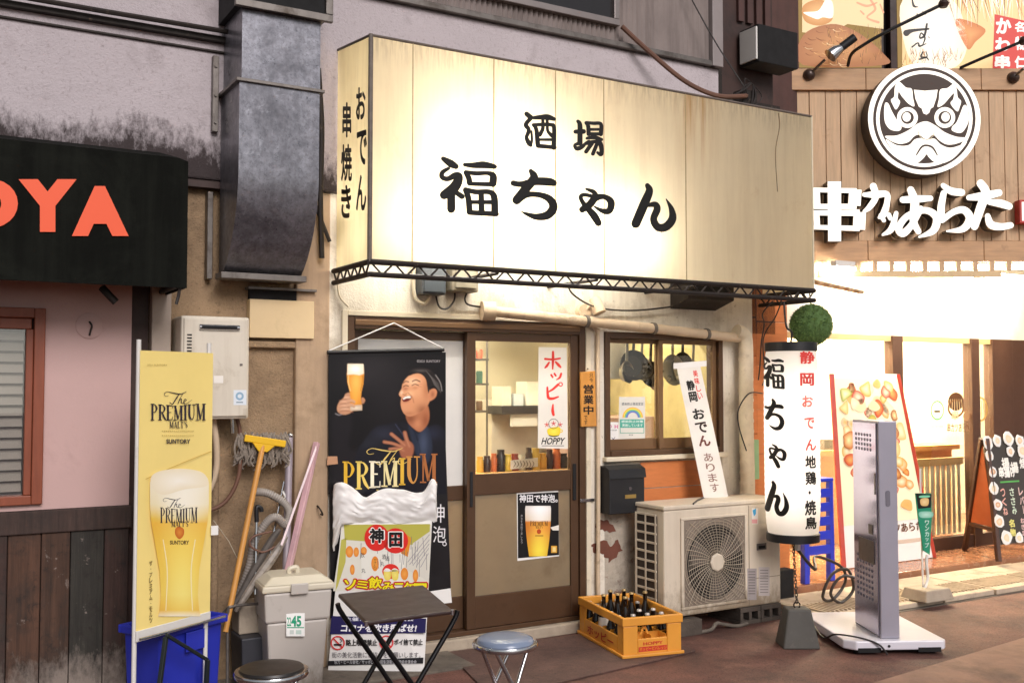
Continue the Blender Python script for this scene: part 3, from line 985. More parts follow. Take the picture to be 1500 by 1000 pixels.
# timber post and wooden side panel to the right, big brown column above
C = thing('brown_column', 'dark brown clad column rising behind the right end of the canopy', 'column', (5.35, 0.2, 2.9))
part('cladding', MB().box(5.10, 5.66, 0.02, 0.6, 2.0, 5.6), M_darkbrown, C, bevel=.006)
vb = MB()
for i in range(4):
    vb.box(5.29 + i * .09, 5.345 + i * .09, -.006, 0.02, 4.35, 5.6)
part('rib', vb, M_brown, C)
part('band', MB().box(5.08, 5.69, -.02, .5, 3.72, 3.75), M_rust, C)
part('corner_angle', MB().box(5.085, 5.12, -.0055, .1, 3.76, 5.6), M_rust, C)
bx = thing('sign_box', 'black box with a white end fixed to the brown column', 'box', (5.35, -.4, 4.2))
part('case', MB().box(5.30, 5.70, -.20, -.006, 3.99, 4.27), M_blackm, bx, bevel=.006)
part('end_plate', MB().box(5.284, 5.2995, -.19, -.02, 4.01, 4.25), M_whitep, bx)
# ---------------------------------------------------------------- left shop
LS = thing('pink_shop', 'pink plastered shop front with dark plank wainscot at the left', 'building', (0.5, 0, 0))
Y0 = -0.05
pw = MB()
pw.box(-3.0, -1.25, Y0, 0.15, 1.0, 2.72)
pw.box(-1.25, 0.57, Y0, 0.15, 2.005, 2.72)
pw.box(0.57, 0.985, Y0, 0.15, 1.0, 2.72)
pw.box(-1.25, 0.57, Y0, 0.15, 1.0, 1.03)
part('wall', pw, M_pink, LS)
part('backing', MB().box(-3.0, 0.985, Y0 + .012, 0.15, 0, 0.9995), M_darkbrown, LS)
part('ledge', MB().box(-3.0, 0.995, Y0 - .035, Y0 + .02, 0.885, 0.999), M_darkwood, LS, bevel=.006)
x = -2.0
while x < 0.97:
    wd = min(random.choice([.145, .15, .16, .135]), 0.985 - x)
    part('plank', MB().box(x + .002, x + wd - .002, Y0 - .02 + random.uniform(-.004, .004), Y0 + .0125, 0.0, 0.884), M_planks[len(LS.children) % 4], LS, bevel=.004)
    x += wd
lf = MB()
lf.box(0.52, 0.57, Y0 - .03, Y0 + .06, 1.03, 2.005)
lf.box(-1.25, -1.2, Y0 - .03, Y0 + .06, 1.03, 2.005)
lf.box(-1.2, 0.5195, Y0 - .03, Y0 + .06, 1.955, 2.005)
lf.box(-1.2, 0.5195, Y0 - .03, Y0 + .06, 1.03, 1.075)
lf.box(-1.2, 0.51, Y0 - .005, Y0 + .05, 1.9, 1.9545)
lf.box(0.485, 0.5195, Y0 - .005, Y0 + .05, 1.0755, 1.8995)
LW = part('window', lf, M_redwood, LS, bevel=.004)
part('pane', MB().box(-1.2, 0.49, Y0 + .03, Y0 + .034, 1.076, 1.9), glass('left_glass', (.9, .9, .88), .10), LW)
for i in range(16):
    z = 1.09 + i * .054
    part('blind_slat', MB().extr([(-1.2, Y0 + .055, z), (-1.2, Y0 + .085, z + .042), (-1.2, Y0 + .087, z + .042), (-1.2, Y0 + .057, z)], (1.68, 0, 0)), M_blind, LW)
part('room_back', MB().box(-1.5, .7, .5, .55, .9, 2.1), mat('dim_room', '#4a4440', .8), LW)
part('corner_post', MB().box(0.987, 1.078, 0.0, 0.2, 0, 2.7), M_darkbrown, LS)
pc = one('pipe_cover', MB().box(1.085, 1.185, -0.06, 0.03, 0.0, 2.68), mat('pale_cover', '#b5a597', .6, var=.06, dirt=('#85735f', 3, .55, .8)), 'pale square downpipe cover beside the dark corner post', 'pipe', bevel=.006)
ro = thing('round_wall_cover', 'round plaster cover with a cut black cable on the pink wall', 'cover', (0.78, Y0, 1.85))
c = wallp(131, 477, Y0)
part('disc', MB().lathe([(.066, 0), (.066, .006), (.06, .009)], c, 28, axis=(0, -1, 0)), M_pink, ro, smooth=1)
q = c + V((.003, -.012, 0))
part('cable_end', MB().tube(crom([q + V((-.005, 0, .02)), q + V((.005, -.012, .0)), q + V((0, -.012, -.025)), q + V((-.004, -.006, -.05))], 5), .005, 8), M_cord, ro, smooth=1)
# awning
AW = thing('black_awning', 'black fabric shop awning with large orange letters', 'awning', (0.4, -0.3, 2.1))
am = MB()
ya = -0.5
pr = [(Y0, 2.86), (ya - .0, 2.745), (ya, 2.10), (ya + .012, 2.10), (ya + .012, 2.733), (Y0, 2.848)]
sec = []
xs = [-1.6, -1.0, -.5, 0.0, .35, .7, 1.0, 1.12, 1.165]
vs = []
for i, xx in enumerate(xs):
    drop = 0 if i < len(xs) - 1 else .012
    for j, (yy, zz) in enumerate(pr):
        wav = .006 * math.sin(xx * 9) if j in (2, 3) else 0
        vs.append((xx, yy + wav + (.01 if drop and j in (1, 2) else 0), zz - (drop if j in (0, 1) else 0)))
n = len(pr)
fs = [(i * n + j, (i + 1) * n + j, (i + 1) * n + (j + 1) % n, i * n + (j + 1) % n) for i in range(len(xs) - 1) for j in range(n)]
am.add(vs, fs)
am.extr([(1.15, Y0, 2.846), (1.15, ya + .012, 2.73), (1.15, ya + .012, 2.10), (1.15, Y0, 2.10)], (.012, 0, 0))
part('cloth', am, M_fabric_black, AW)
fm = MB()
fm.tube([(-1.6, ya + .03, 2.115), (1.14, ya + .03, 2.115)], .014)
fm.tube([(1.13, ya + .03, 2.115), (1.13, Y0, 2.115)], .014)
part('frame', fm, M_rust, AW, smooth=1)
part('hinge', MB().tube([(.80, -.30, 2.10), (.83, -.33, 2.06), (.86, -.33, 2.03)], .02), M_rust, AW, smooth=1)
part('cord_end', MB().tube([(1.135, ya + .02, 2.11), (1.13, ya + .03, 2.06), (1.12, ya + .03, 2.02)], .008), M_cord, AW)
pt = Print(lambda x, y: wallp(x, y, ya), NY, lift=.008)
pt.text('O', -62, 262, 26, 335, '#f2623c', .07)
pt.text('Y', 27, 263, 112, 340, '#f2623c', .07)
pt.text('A', 105, 273, 188, 346, '#f2623c', .07)
pt.build('lettering', AW, M_print, 'orange capital letters')

# ---------------------------------------------------------------- exhaust duct
DU = thing('exhaust_duct', 'galvanised square exhaust duct curving into the wall at its foot', 'duct', (1.65, -.2, 2.2))
xl, xr, yf, yb = 1.435, 1.87, -0.42, -0.07
prof = [(yf, 3.20)]
for i in range(0, 13):
    th = math.radians(i * 58 / 12)
    R = 0.62
    prof.append((yf + R - R * math.cos(th), 2.75 - R * math.sin(th)))
back = [(-0.052, prof[-1][1] + .0), (-.052, 3.20)]
poly = prof + back
dm = MB().extr([(xl, y, z) for y, z in poly], (xr - xl, 0, 0))
part('elbow', dm, M_galv, DU, smooth=35)
part('upper_shaft', MB().box(xl + .012, xr + .004, yf + .004, -.052, 3.215, 3.60), M_galv, DU)
fl = MB()
fl.box(xl - .02, xr + .025, yf - .016, -.052, 3.198, 3.2165)
part('flange', fl, M_steel, DU, bevel=.003)
zl = prof[-1][1]
part('foot_flange', MB().box(xl - .02, xr + .02, prof[-1][0] - .05, -.052, zl - .03, zl + .004), M_steel, DU, bevel=.003)
fl = MB()
fl.box(xl - .035, xr + .06, yf - .04, yf - .012, 3.585, 3.625)
fl.box(xr + .02, xr + .06, yf - .0405, -.052, 3.626, 4.2)
part('fan_frame', fl, M_steel, DU, bevel=.003)
part('fan_box', MB().box(xl - .02, xr + .018, yf - .02, -.052, 3.602, 4.2), M_blackm, DU)
part('bracket', MB().box(xl - .055, xl - .022, -.09, -.052, 3.0, 3.42), M_steel, DU, bevel=.003)
part('bracket', MB().box(xl - .06, xl - .03, -.03, .029, 2.2, 2.68), M_steel, DU, bevel=.003)
for zz in (3.05, 3.2, 3.36):
    part('bolt', MB().cyl((xl - .04, -.09, zz), (xl - .04, -.1, zz), .008, n=6), M_steel, DU)
one('cable', MB().tube(crom([(xr + .03, -.08, 3.3), (xr + .06, -.09, 3.2), (xr + .05, -.09, 2.95), (xr + .06, -.08, 2.75), (xr + .11, -.06, 2.65), (xr + .2, -.05, 2.45)], 6), .012), M_cord, 'dark cable hanging between the duct and the lit canopy', 'cable', smooth=1)
one('cable', MB().tube(crom([(xr + .12, -.06, 3.45), (xr + .14, -.07, 3.1), (xr + .135, -.07, 2.7), (xr + .15, -.06, 2.35)], 6), .016), M_rust, 'thick black cable running down beside the lit canopy', 'cable', smooth=1)
vpn = thing('wall_vent', 'beige metal vent panel with dark slot below the duct', 'panel', (1.8, -.02, 1.88))
part('panel', MB().box(1.612, 1.985, -.035, .029, 1.885, 2.10), M_beige, vpn, bevel=.003)
part('slot', MB().box(1.618, 1.98, -.012, .029, 2.1005, 2.155), M_blackm, vpn)
part('hood', MB().box(1.60, 1.995, -.05, .029, 2.1555, 2.168), M_steel, vpn)

# ---------------------------------------------------------------- water heater
WH = thing('water_heater', 'white wall-hung gas water heater stained with rust', 'heater', (1.385, -.1, 1.44))
hx0, hx1, hz0, hz1, hy = 1.205, 1.565, 1.44, 1.985, -.20
part('body', MB().box(hx0, hx1, hy, 0.029, hz0, hz1), M_cream, WH, bevel=.012)
part('cover', MB().box(hx0 + .012, hx1 - .012, hy - .012, hy - .0005, hz0 + .014, hz1 - .014), M_cream, WH, bevel=.008)
part('exhaust_slot', MB().tube([(hx0 + .09, hy - .014, hz1 - .06), (hx1 - .06, hy - .014, hz1 - .06)], .016, 12), M_chrome, WH, smooth=1)
part('exhaust_opening', MB().box(hx0 + .10, hx1 - .075, hy - .0325, hy - .0275, hz1 - .068, hz1 - .053), M_blackm, WH)
for i in range(8):
    z = hz1 - .10 - i * .017
    part('vent_slit', MB().box(hx0 + .028, hx0 + .052, hy - .0145, hy - .0115, z - .005, z + .002), M_blackm, WH)
part('button', MB().box(hx1 - .055, hx1 - .04, hy - .016, hy - .0125, hz1 - .26, hz1 - .25), M_steel, WH)
pl_ = Print(lambda x, y: wallp(x, y, hy - .0125), NY)
pl_.rect(342, 571, 361, 593, '#dfe6ec').nxt()
pl_.ring(351, 580, 3, 6, '#8fb0c8').rect(346, 588, 356, 590, '#90a0aa')
pl_.build('sticker', WH, M_print)
pl_ = Print(lambda x, y: wallp(x, y, hy - .0125), NY)
pl_.rect(313, 550, 327, 561, '#f0ebe2')
pl_.build('sticker', WH, M_print)
for i, pts in enumerate([[(1.50, -.1, 1.44), (1.505, -.1, 1.36)], ]):
    part('tap', MB().tube(pts, .012), M_chrome, WH, smooth=1)
for i, (lab, pts, r, m) in enumerate([
    ('brown hose curving down from the water heater', [(1.40, -.1, 1.44), (1.42, -.1, 1.3), (1.42, -.09, 1.15), (1.36, -.09, 1.02), (1.25, -.08, .97)], .017, M_pipe),
    ('thin brown pipe looping below the water heater', [(1.53, -.1, 1.44), (1.55, -.1, 1.33), (1.54, -.1, 1.12), (1.46, -.09, .98), (1.3, -.08, .93)], .011, M_cordbrown),
    ('short dark tangled cable under the water heater', [(1.36, -.12, 1.2), (1.385, -.13, 1.16), (1.38, -.13, 1.1), (1.35, -.12, 1.08), (1.37, -.11, 1.14)], .009, M_cord)]):
    one('hose', MB().tube(crom(pts, 7), r, 10), m, lab, 'hose', smooth=1)
one('wall_pipe', MB().tube([(1.44, -.0, 1.43), (1.44, -.0, .15)], .022, 10), M_stucco, 'stucco coloured vertical pipe under the water heater', 'pipe', smooth=1)

# ---------------------------------------------------------------- lit canopy
CX0, CX1, CY, CZ0, CZ1 = 2.11, 5.455, -.555, 2.295, 3.52
CN = thing('lit_canopy', 'large backlit cream fabric canopy with black brush lettering', 'canopy', (3.8, -.3, 2.2))
M_skin = translucent('canopy_cloth', '#efe1c0', 0.62, 0.35, 0.03, var=0.05, vs=1.6, dirt=('#c9a97a', 1.2, 0.60, 0.9), streak=('#a98a58', 0.22, 9))
M_skin2 = translucent('canopy_side_cloth', '#ebdcb4', 0.55, 0.35, 0.03, var=0.06, vs=1.6, dirt=('#b99560', 1.2, 0.58, 0.9), streak=('#8d744a', 0.3, 9))
def skin(p00, p10, p11, p01, bulge, nrm, nu=10, nv=12):
    """a slightly slack rectangle of cloth"""
    m = MB()
    p00, p10, p11, p01 = map(V, (p00, p10, p11, p01))
    nrm = V(nrm)
    ph = random.uniform(0, 6)
    for j in range(nv + 1):
        for i in range(nu + 1):
            u, v = i / nu, j / nv
            p = (p00 * (1 - u) + p10 * u) * (1 - v) + (p01 * (1 - u) + p11 * u) * v
            e = math.sin(math.pi * u) * math.sin(math.pi * v)
            m.v.append(p + nrm * (bulge * e * (1 + .6 * math.sin(3 * v + ph + 2 * u))))
    for j in range(nv):
        for i in range(nu):
            a = j * (nu + 1) + i
            m.f.append((a, a + 1, a + nu + 2, a + nu + 1))
            m.m.append(0)
    return m
seams = [2.112, 2.36, 2.875, 3.30, 3.655, 4.305, CX1 - .002]
for i in range(len(seams) - 1):
    a, b = seams[i] + .0015, seams[i + 1] - .0015
    part('cloth_panel', skin((a, CY, CZ0), (b, CY, CZ0), (b, CY, CZ1), (a, CY, CZ1), .003, (0, -1, 0)), M_skin, CN, smooth=1)
part('side_panel', skin((CX0, CY + .004, CZ0), (CX0, -.055, CZ0), (CX0, -.055, CZ1 + .06), (CX0, CY + .004, CZ1), .004, (-1, 0, 0)), M_skin2, CN, smooth=1)
part('side_panel', skin((CX1, CY + .004, CZ0), (CX1, -.055, CZ0), (CX1, -.055, CZ1 + .06), (CX1, CY + .004, CZ1), .004, (1, 0, 0)), M_skin2, CN, smooth=1)
part('top_panel', MB().extr([(CX0, CY, CZ1 - .004), (CX0, -.055, CZ1 + .056), (CX0, -.055, CZ1 + .06), (CX0, CY, CZ1)], (CX1 - CX0, 0, 0)), mat('canopy_top', '#8a7c66', .8), CN)
for x in seams[1:-1]:
    part('seam', MB().box(x - .0028, x + .0028, CY - .0045, CY - .001, CZ0, CZ1), mat('seam_tape', '#b9a37a', .7, var=.2, vs=20), CN)
eg = MB()
eg.cyl((CX0, CY, CZ0 - .01), (CX0, CY, CZ1 + .005), .013, n=10)
eg.cyl((CX0, CY, CZ1), (CX1, CY, CZ1), .008, n=8)
eg.cyl((CX0, CY, CZ1), (CX0, -.055, CZ1 + .06), .008, n=8)
part('edge_beading', eg, mat('grey_beading', '#6a6058', .6, var=.25, vs=20), CN, smooth=1)
part('edge_beading', MB().cyl((CX1, CY, CZ0), (CX1, CY, CZ1), .008, n=8), mat('pale_beading', '#d9cdb0', .6), CN, smooth=1)
# crack running down the right-hand cloth and a rust stain
M_crk = mat('crack_dark', '#8a7558', .8)
part('crack', MB().tube(crom([(5.135, CY - .004, 3.50), (5.14, CY - .004, 3.40), (5.10, CY - .004, 3.22), (5.115, CY - .004, 2.95)], 6), .0035, 5), M_crk, CN)
def rain_stains(m):
    """rusty runs below the bracket and grey runs below the top edge, soaked into the cloth"""
    t = m.node_tree
    g_ = t.nodes.new('ShaderNodeNewGeometry')
    sp = t.nodes.new('ShaderNodeSeparateXYZ')
    t.links.new(g_.outputs['Position'], sp.inputs[0])
    def mul(a_, b_):
        n = t.nodes.new('ShaderNodeMath')
        n.operation = 'MULTIPLY'
        for k_, v_ in enumerate((a_, b_)):
            if isinstance(v_, float):
                n.inputs[k_].default_value = v_
            else:
                t.links.new(v_, n.inputs[k_])
        return n.outputs[0]
    run = nz(t, 26, 5, 0.7, pos(t, (1, 1, .04)))
    fine = nz(t, 60, 4, 0.7, pos(t, (1, 1, .1)))
    side = mul(ramp(t, sp.outputs['X'], 4.18, 4.34), ramp(t, sp.outputs['X'], 4.62, 4.44))
    rust = mul(mul(side, ramp(t, sp.outputs['Z'], 2.95, 3.50)), ramp(t, run.outputs['Fac'], .36, .62))
    grey = mul(ramp(t, sp.outputs['Z'], 3.34, 3.53), ramp(t, fine.outputs['Fac'], .42, .72))
    for n in [n for n in t.nodes if n.type in ('BSDF_TRANSLUCENT', 'BSDF_DIFFUSE')]:
        src = n.inputs[0].links[0].from_socket
        c1 = mixc(t, mul(grey, .55), src, srgb('#8a744c'))
        t.links.new(mixc(t, mul(rust, .75), c1, srgb('#b98436')), n.inputs[0])
rain_stains(M_skin)
# lettering
K = '#12100e'
pt = Print(zoommap(lambda x, y: wallp(x, y, CY), 630, 220, 6.818), NY, lift=.007, step=.0002)
FUKU = [[(125, 88, 46), (200, 135, 76), (252, 165, 58)], [(178, 185, 34), (118, 225, 46), (115, 272, 50), (170, 290, 50), (245, 255, 65), (282, 275, 84), (240, 370, 104), (135, 450, 90)],
        [(205, 430, 80), (205, 590, 82)], [(255, 425, 50), (312, 465, 56)], [(340, 148, 38), (420, 155, 56), (530, 150, 72), (640, 168, 46)],
        [(350, 228, 45), (380, 280, 56), (388, 330, 56)], [(350, 222, 40), (450, 235, 45), (570, 232, 42), (622, 262, 72), (620, 335, 76)], [(388, 338, 42), (630, 345, 46)],
        [(345, 400, 52), (375, 480, 60), (388, 620, 62)], [(345, 395, 46), (450, 420, 52), (580, 420, 52), (632, 470, 68), (638, 630, 72)], [(388, 625, 52), (655, 640, 52)],
        [(390, 522, 40), (640, 522, 44)], [(502, 430, 56), (508, 630, 62)]]
CHI = [[(825, 332, 58), (900, 342, 58), (1050, 315, 78), (1180, 318, 82), (1228, 330, 66)], [(1000, 212, 46), (1030, 280, 88), (940, 400, 92), (860, 500, 92)],
       [(862, 500, 84), (960, 448, 60), (1080, 448, 56), (1185, 490, 74), (1225, 570, 88), (1170, 648, 86), (1060, 668, 66), (960, 640, 36), (900, 612, 6)]]
for stks in (FUKU, CHI):
    pt = Print(zoommap(lambda x, y: wallp(x, y, CY), 630, 220, 6.818), NY, lift=.007, step=.0002)
    for st in stks:
        pt.stroke(st, K).nxt()
    pt.build('character', CN, M_print)
pt = Print(zoommap(lambda x, y: wallp(x, y, CY), 820, 220, 6.818), NY, lift=.007, step=.0002)
YA = [[(218, 595, 66), (290, 548, 76), (350, 482, 70), (440, 468, 52), (505, 520, 72), (488, 606, 66), (420, 608, 50), (340, 566, 18)], [(258, 390, 24), (330, 420, 48), (358, 468, 56)],
      [(330, 466, 36), (240, 448, 40), (202, 472, 42), (238, 545, 48), (330, 650, 76), (378, 728, 70)]]
NN = [[(868, 356, 50), (888, 410, 76), (840, 530, 92), (752, 735, 92)], [(880, 552, 40), (945, 545, 62), (965, 592, 72), (930, 690, 72), (970, 768, 78), (1050, 768, 84), (1116, 690, 82), (1108, 590, 54), (1055, 490, 10)]]
for st in YA:
    pt.stroke(st, K).nxt()
pt.build('character', CN, M_print)
pt = Print(zoommap(lambda x, y: wallp(x, y, CY), 820, 220, 6.818), NY, lift=.007, step=.0002)
for st in NN:
    pt.stroke(st, K).nxt()
for x, y in ((962, 820), (1010, 830), (1090, 800), (728, 785)):
    pt.stroke([(x, y - 25, 6), (x, y, 3)], K)
pt.build('character', CN, M_print)
pt = Print(zoommap(lambda x, y: wallp(x, y, CY), 750, 150, 10), NY, lift=.007, step=.0002)
for st in [[(205, 175, 70), (268, 228, 76)], [(270, 235, 60), (192, 330, 66), (232, 392, 62), (228, 450, 60), (203, 520, 58), (238, 600, 76), (265, 635, 54)], [(275, 430, 34), (282, 560, 36), (270, 640, 30)],
           [(312, 232, 52), (400, 225, 70), (510, 222, 86), (608, 250, 56)], [(302, 335, 50), (345, 400, 62), (368, 620, 72)], [(302, 335, 46), (450, 330, 56), (560, 335, 56), (606, 380, 62), (600, 668, 72)],
           [(370, 642, 66), (615, 665, 60)], [(440, 270, 46), (440, 390, 56), (398, 480, 62)], [(505, 270, 46), (512, 420, 46), (575, 495, 62)], [(380, 552, 40), (600, 552, 44)],
           None, [(955, 282, 50), (985, 340, 72), (985, 600, 80)], [(920, 435, 62), (1038, 432, 72)], [(985, 602, 60), (908, 630, 42), (940, 680, 66), (1010, 660, 62), (1080, 595, 42), (1120, 565, 26)],
           [(1075, 305, 52), (1105, 350, 62), (1112, 470, 62)], [(1080, 300, 42), (1180, 312, 52), (1270, 312, 52), (1298, 350, 58), (1290, 470, 66)], [(1110, 402, 44), (1290, 402, 40)], [(1110, 468, 50), (1290, 468, 50)],
           [(1180, 480, 40), (1180, 530, 40)], [(1085, 532, 42), (1190, 518, 62), (1300, 550, 50)], [(1090, 602, 62), (1190, 582, 52), (1275, 600, 72), (1300, 700, 66), (1290, 768, 62), (1240, 740, 40)],
           [(1160, 605, 62), (1072, 728, 60)], [(1225, 630, 58), (1172, 760, 58)]]:
    if st is None:
        pt.build('character', CN, M_print)
        pt = Print(zoommap(lambda x, y: wallp(x, y, CY), 750, 150, 10), NY, lift=.007, step=.0002)
        continue
    pt.stroke(st, K).nxt()
pt.build('character', CN, M_print)
# the left end: two columns of writing
def sidep(x, y):
    d = ray(x, y)
    return CAM + d * ((CX0 - .004 - CAM.x) / d.x)
pt = Print(sidep, V((-1, 0, 0)), lift=.006)
for ch, (x0, y0, x1, y1) in {'お': (523, 128, 537, 176), 'で': (524, 190, 539, 242), 'ん': (523, 256, 538, 309), '串': (503, 150, 516, 202), '焼': (501, 211, 517, 266), 'き': (501, 271, 516, 320)}.items():
    pt = Print(sidep, V((-1, 0, 0)), lift=.006)
    pt.text(ch, x0, y0, x1, y1, K, .03)
    pt.build('character', CN, M_print)
# truss along the foot of the canopy
def truss(p0, p1, h, n, name='truss'):
    p0, p1 = V(p0), V(p1)
    dz = V((0, 0, -h))
    t_ = MB()
    t_.tube([p0, p1], .016, 8)
    t_.tube([p0 + dz, p1 + dz], .015, 8)
    o = part('truss_rail', t_, M_rust, CN, smooth=1)
    for i in range(n):
        a = p0.lerp(p1, i / n)
        b = p0.lerp(p1, (i + .5) / n)
        c_ = p0.lerp(p1, (i + 1) / n)
        part('truss_web', MB().tube([a, b + dz], .006, 5).tube([b + dz, c_], .006, 5), M_rust, CN)
truss((CX0, CY - .01, CZ0 - .012), (CX1, CY - .01, CZ0 - .012), .068, 24)
truss((CX0 - .004, CY - .01, CZ0 - .012), (CX0 - .004, -.02, CZ0 - .012), .068, 5)
truss((CX1, CY - .01, CZ0 - .012), (CX1, -.02, CZ0 - .012), .068, 4)
for x in (2.9, 3.6, 4.4):
    part('strut', MB().tube([(x, CY, CZ0 - .03), (x, 0.0, CZ0 - .03)], .012, 6), M_rust, CN)
# fluorescent tubes inside the canopy: left and middle lit
for i, (xa, xb, z) in enumerate(((2.25, 2.95, 2.52), (2.98, 3.68, 2.52), (2.5, 3.3, 3.0), (3.35, 4.1, 2.56))):
    t_ = thing('canopy_lamp', ['fluorescent tube low in the left end of the canopy', 'fluorescent tube low in the middle of the canopy', 'fluorescent tube high in the left half of the canopy', 'fluorescent tube right of centre in the canopy'][i], 'lamp', ((xa + xb) / 2, -.28, z))
    part('tube', MB().cyl((xa, -.30, z), (xb, -.30, z), .017, n=10), M_tube, t_, smooth=1)
    part('batten', MB().box(xa - .02, xb + .02, -.26, -.22, z - .02, z + .02), M_whitep, t_)
# loose wiring over the right end
one('service_cable', MB().tube(crom([(4.12, -.12, 4.06), (4.3, -.16, 3.92), (4.55, -.25, 3.72), (4.75, -.35, 3.62), (4.95, -.4, 3.63), (5.08, -.3, 3.68)], 8), .017, 8), M_cordbrown, 'thick brown service cable drooping onto the canopy top', 'cable', smooth=1)
one('service_cable', MB().tube(crom([(4.45, -.08, 5.0), (4.6, -.1, 4.6), (4.85, -.2, 4.1), (5.08, -.3, 3.72)], 8), .005, 6), M_cord, 'thin dark wire slanting down the corrugated wall', 'cable', smooth=1)
mt = thing('wire_bracket', 'rusty bracket wrapped in loose wires on top of the canopy', 'bracket', (5.05, -.3, 3.55))
part('post', MB().box(4.99, 5.13, -.36, -.26, 3.50, 3.70), M_rust, mt, bevel=.004)
for i in range(5):
    a = random.uniform(-.1, .1)
    part('wire', MB().tube(crom([(4.95 + a, -.37, 3.62), (4.98, -.39, 3.72 + a * .4), (5.06, -.38, 3.74), (5.12 + a * .5, -.37, 3.66), (5.04, -.38, 3.56)], 5), .004, 5), M_cord, mt)
for i, (lab, pts) in enumerate([('dark wire tangle hanging from the right end of the canopy truss', [(5.12, -.5, 2.2), (5.1, -.42, 2.12), (5.18, -.35, 2.05), (5.2, -.3, 1.92), (5.28, -.2, 1.75), (5.36, -.1, 1.66)]),
                                ('second dark wire looping down beside the wrapped pipe', [(5.2, -.5, 2.2), (5.24, -.4, 2.1), (5.22, -.3, 1.95), (5.33, -.2, 1.7), (5.4, -.1, 1.62)]),
                                ('thin wire bent into an angle across the wrapped pipe', [(5.40, -.1, 1.56), (5.22, -.15, 1.56), (5.1, -.17, 1.45), (5.10, -.17, 1.33), (5.18, -.16, 1.15)])]):
    one('wire', MB().tube(crom(pts, 6), .005, 6), M_cord, lab, 'wire', smooth=1)
# ---------------------------------------------------------------- serif lettering drawn with strokes
def serif(pt, word, x0, y0, x1, y1, col, arch=0.0, cols=None, slope=0.0):
    """condensed serif capitals fitted into a box; arch makes the middle letters shorter"""
    W = {'P': 1.0, 'R': 1.08, 'E': .95, 'M': 1.35, 'I': .52, 'U': 1.12, 'A': 1.1, 'L': .9, 'T': 1.0, 'S': .85, "'": .3}
    tot = sum(W[c] for c in word) + .12 * (len(word) - 1)
    u = (x1 - x0) / tot
    x = x0
    n = len(word)
    for i, ch in enumerate(word):
        w_ = W[ch] * u
        k = 1 - arch * (1 - abs(2 * i / (n - 1) - 1))
        H = (y1 - y0) * k
        dy = slope * (x - x0)
        c = cols[i] if cols else col
        st, th = u * .30, u * .10
        X = lambda f: x + w_ * f
        Yb = lambda f: y1 + dy - (arch * (y1 - y0) * .0) - H * f
        def q(a, b, c_, d):
            pt.raw([(a, b), (c_, b), (c_, d), (a, d)], [(0, 1, 2, 3)], c)
        def stem(xc, lo=0, hi=1, wd=st):
            q(xc - wd / 2, Yb(hi), xc + wd / 2, Yb(lo))
        def ser(xc, f, wd=None):
            wd = wd or st * 1.8
            q(xc - wd / 2, Yb(f) - th * .6, xc + wd / 2, Yb(f) + th * .6)
        if ch in 'PRE':
            stem(X(.22)); ser(X(.22), 0); ser(X(.22), 1)
        if ch in 'PR':
            pt.stroke([(X(.22), Yb(.97), th), (X(.6), Yb(.96), th * 1.2), (X(.85), Yb(.74), st * .9), (X(.6), Yb(.5), th * 1.2), (X(.25), Yb(.49), th)], c, cap=False)
        if ch == 'R':
            pt.stroke([(X(.5), Yb(.5), st * .6), (X(.75), Yb(.2), st * .9), (X(1.0), Yb(.02), th * 1.5)], c)
        if ch == 'E':
            for f, l in ((.98, .92), (.52, .72), (.02, .95)):
                q(X(.22), Yb(f) - th * .6, X(l), Yb(f) + th * .6)
            for f, a, b in ((.98, .98, .78), (.02, .02, .24)):
                q(X(.88), Yb(max(a, b)), X(.96), Yb(min(a, b)))
        if ch == 'M':
            stem(X(.14), wd=th * 1.2); stem(X(.84)); ser(X(.14), 0); ser(X(.84), 0); ser(X(.12), 1); ser(X(.86), 1)
            pt.stroke([(X(.16), Yb(1), st * .9), (X(.48), Yb(.05), st * .8)], c, cap=False)
            pt.stroke([(X(.48), Yb(.05), th), (X(.80), Yb(1), th)], c, cap=False)
        if ch == 'I':
            stem(X(.5)); ser(X(.5), 0); ser(X(.5), 1)
        if ch == 'U':
            pt.stroke([(X(.2), Yb(1), st), (X(.2), Yb(.3), st), (X(.5), Yb(.03), th * 1.6), (X(.8), Yb(.3), th * 1.1), (X(.8), Yb(1), th)], c, cap=False)
            ser(X(.2), 1); ser(X(.8), 1)
        if ch == 'A':
            pt.stroke([(X(.5), Yb(1), th), (X(.12), Yb(0), th)], c, cap=False)
            pt.stroke([(X(.5), Yb(1), st * .8), (X(.86), Yb(0), st)], c, cap=False)
            q(X(.28), Yb(.34), X(.72), Yb(.28)); ser(X(.12), 0); ser(X(.86), 0)
        if ch == 'L':
            stem(X(.25)); ser(X(.25), 1); ser(X(.25), 0); q(X(.25), Yb(.06), X(.95), Yb(0)); q(X(.87), Yb(.25), X(.95), Yb(0))
        if ch == 'T':
            stem(X(.5)); ser(X(.5), 0); q(X(.04), Yb(1), X(.96), Yb(.93)); q(X(.04), Yb(1), X(.1), Yb(.78)); q(X(.9), Yb(1), X(.96), Yb(.78))
        if ch == 'S':
            pt.stroke([(X(.85), Yb(.8), th), (X(.5), Yb(.97), th), (X(.2), Yb(.75), st * .8), (X(.5), Yb(.5), st), (X(.82), Yb(.25), st * .8), (X(.5), Yb(.03), th), (X(.12), Yb(.2), th)], c, cap=False)
        if ch == "'":
            stem(X(.5), .7, 1, st * .6)
        x += w_ + .12 * u
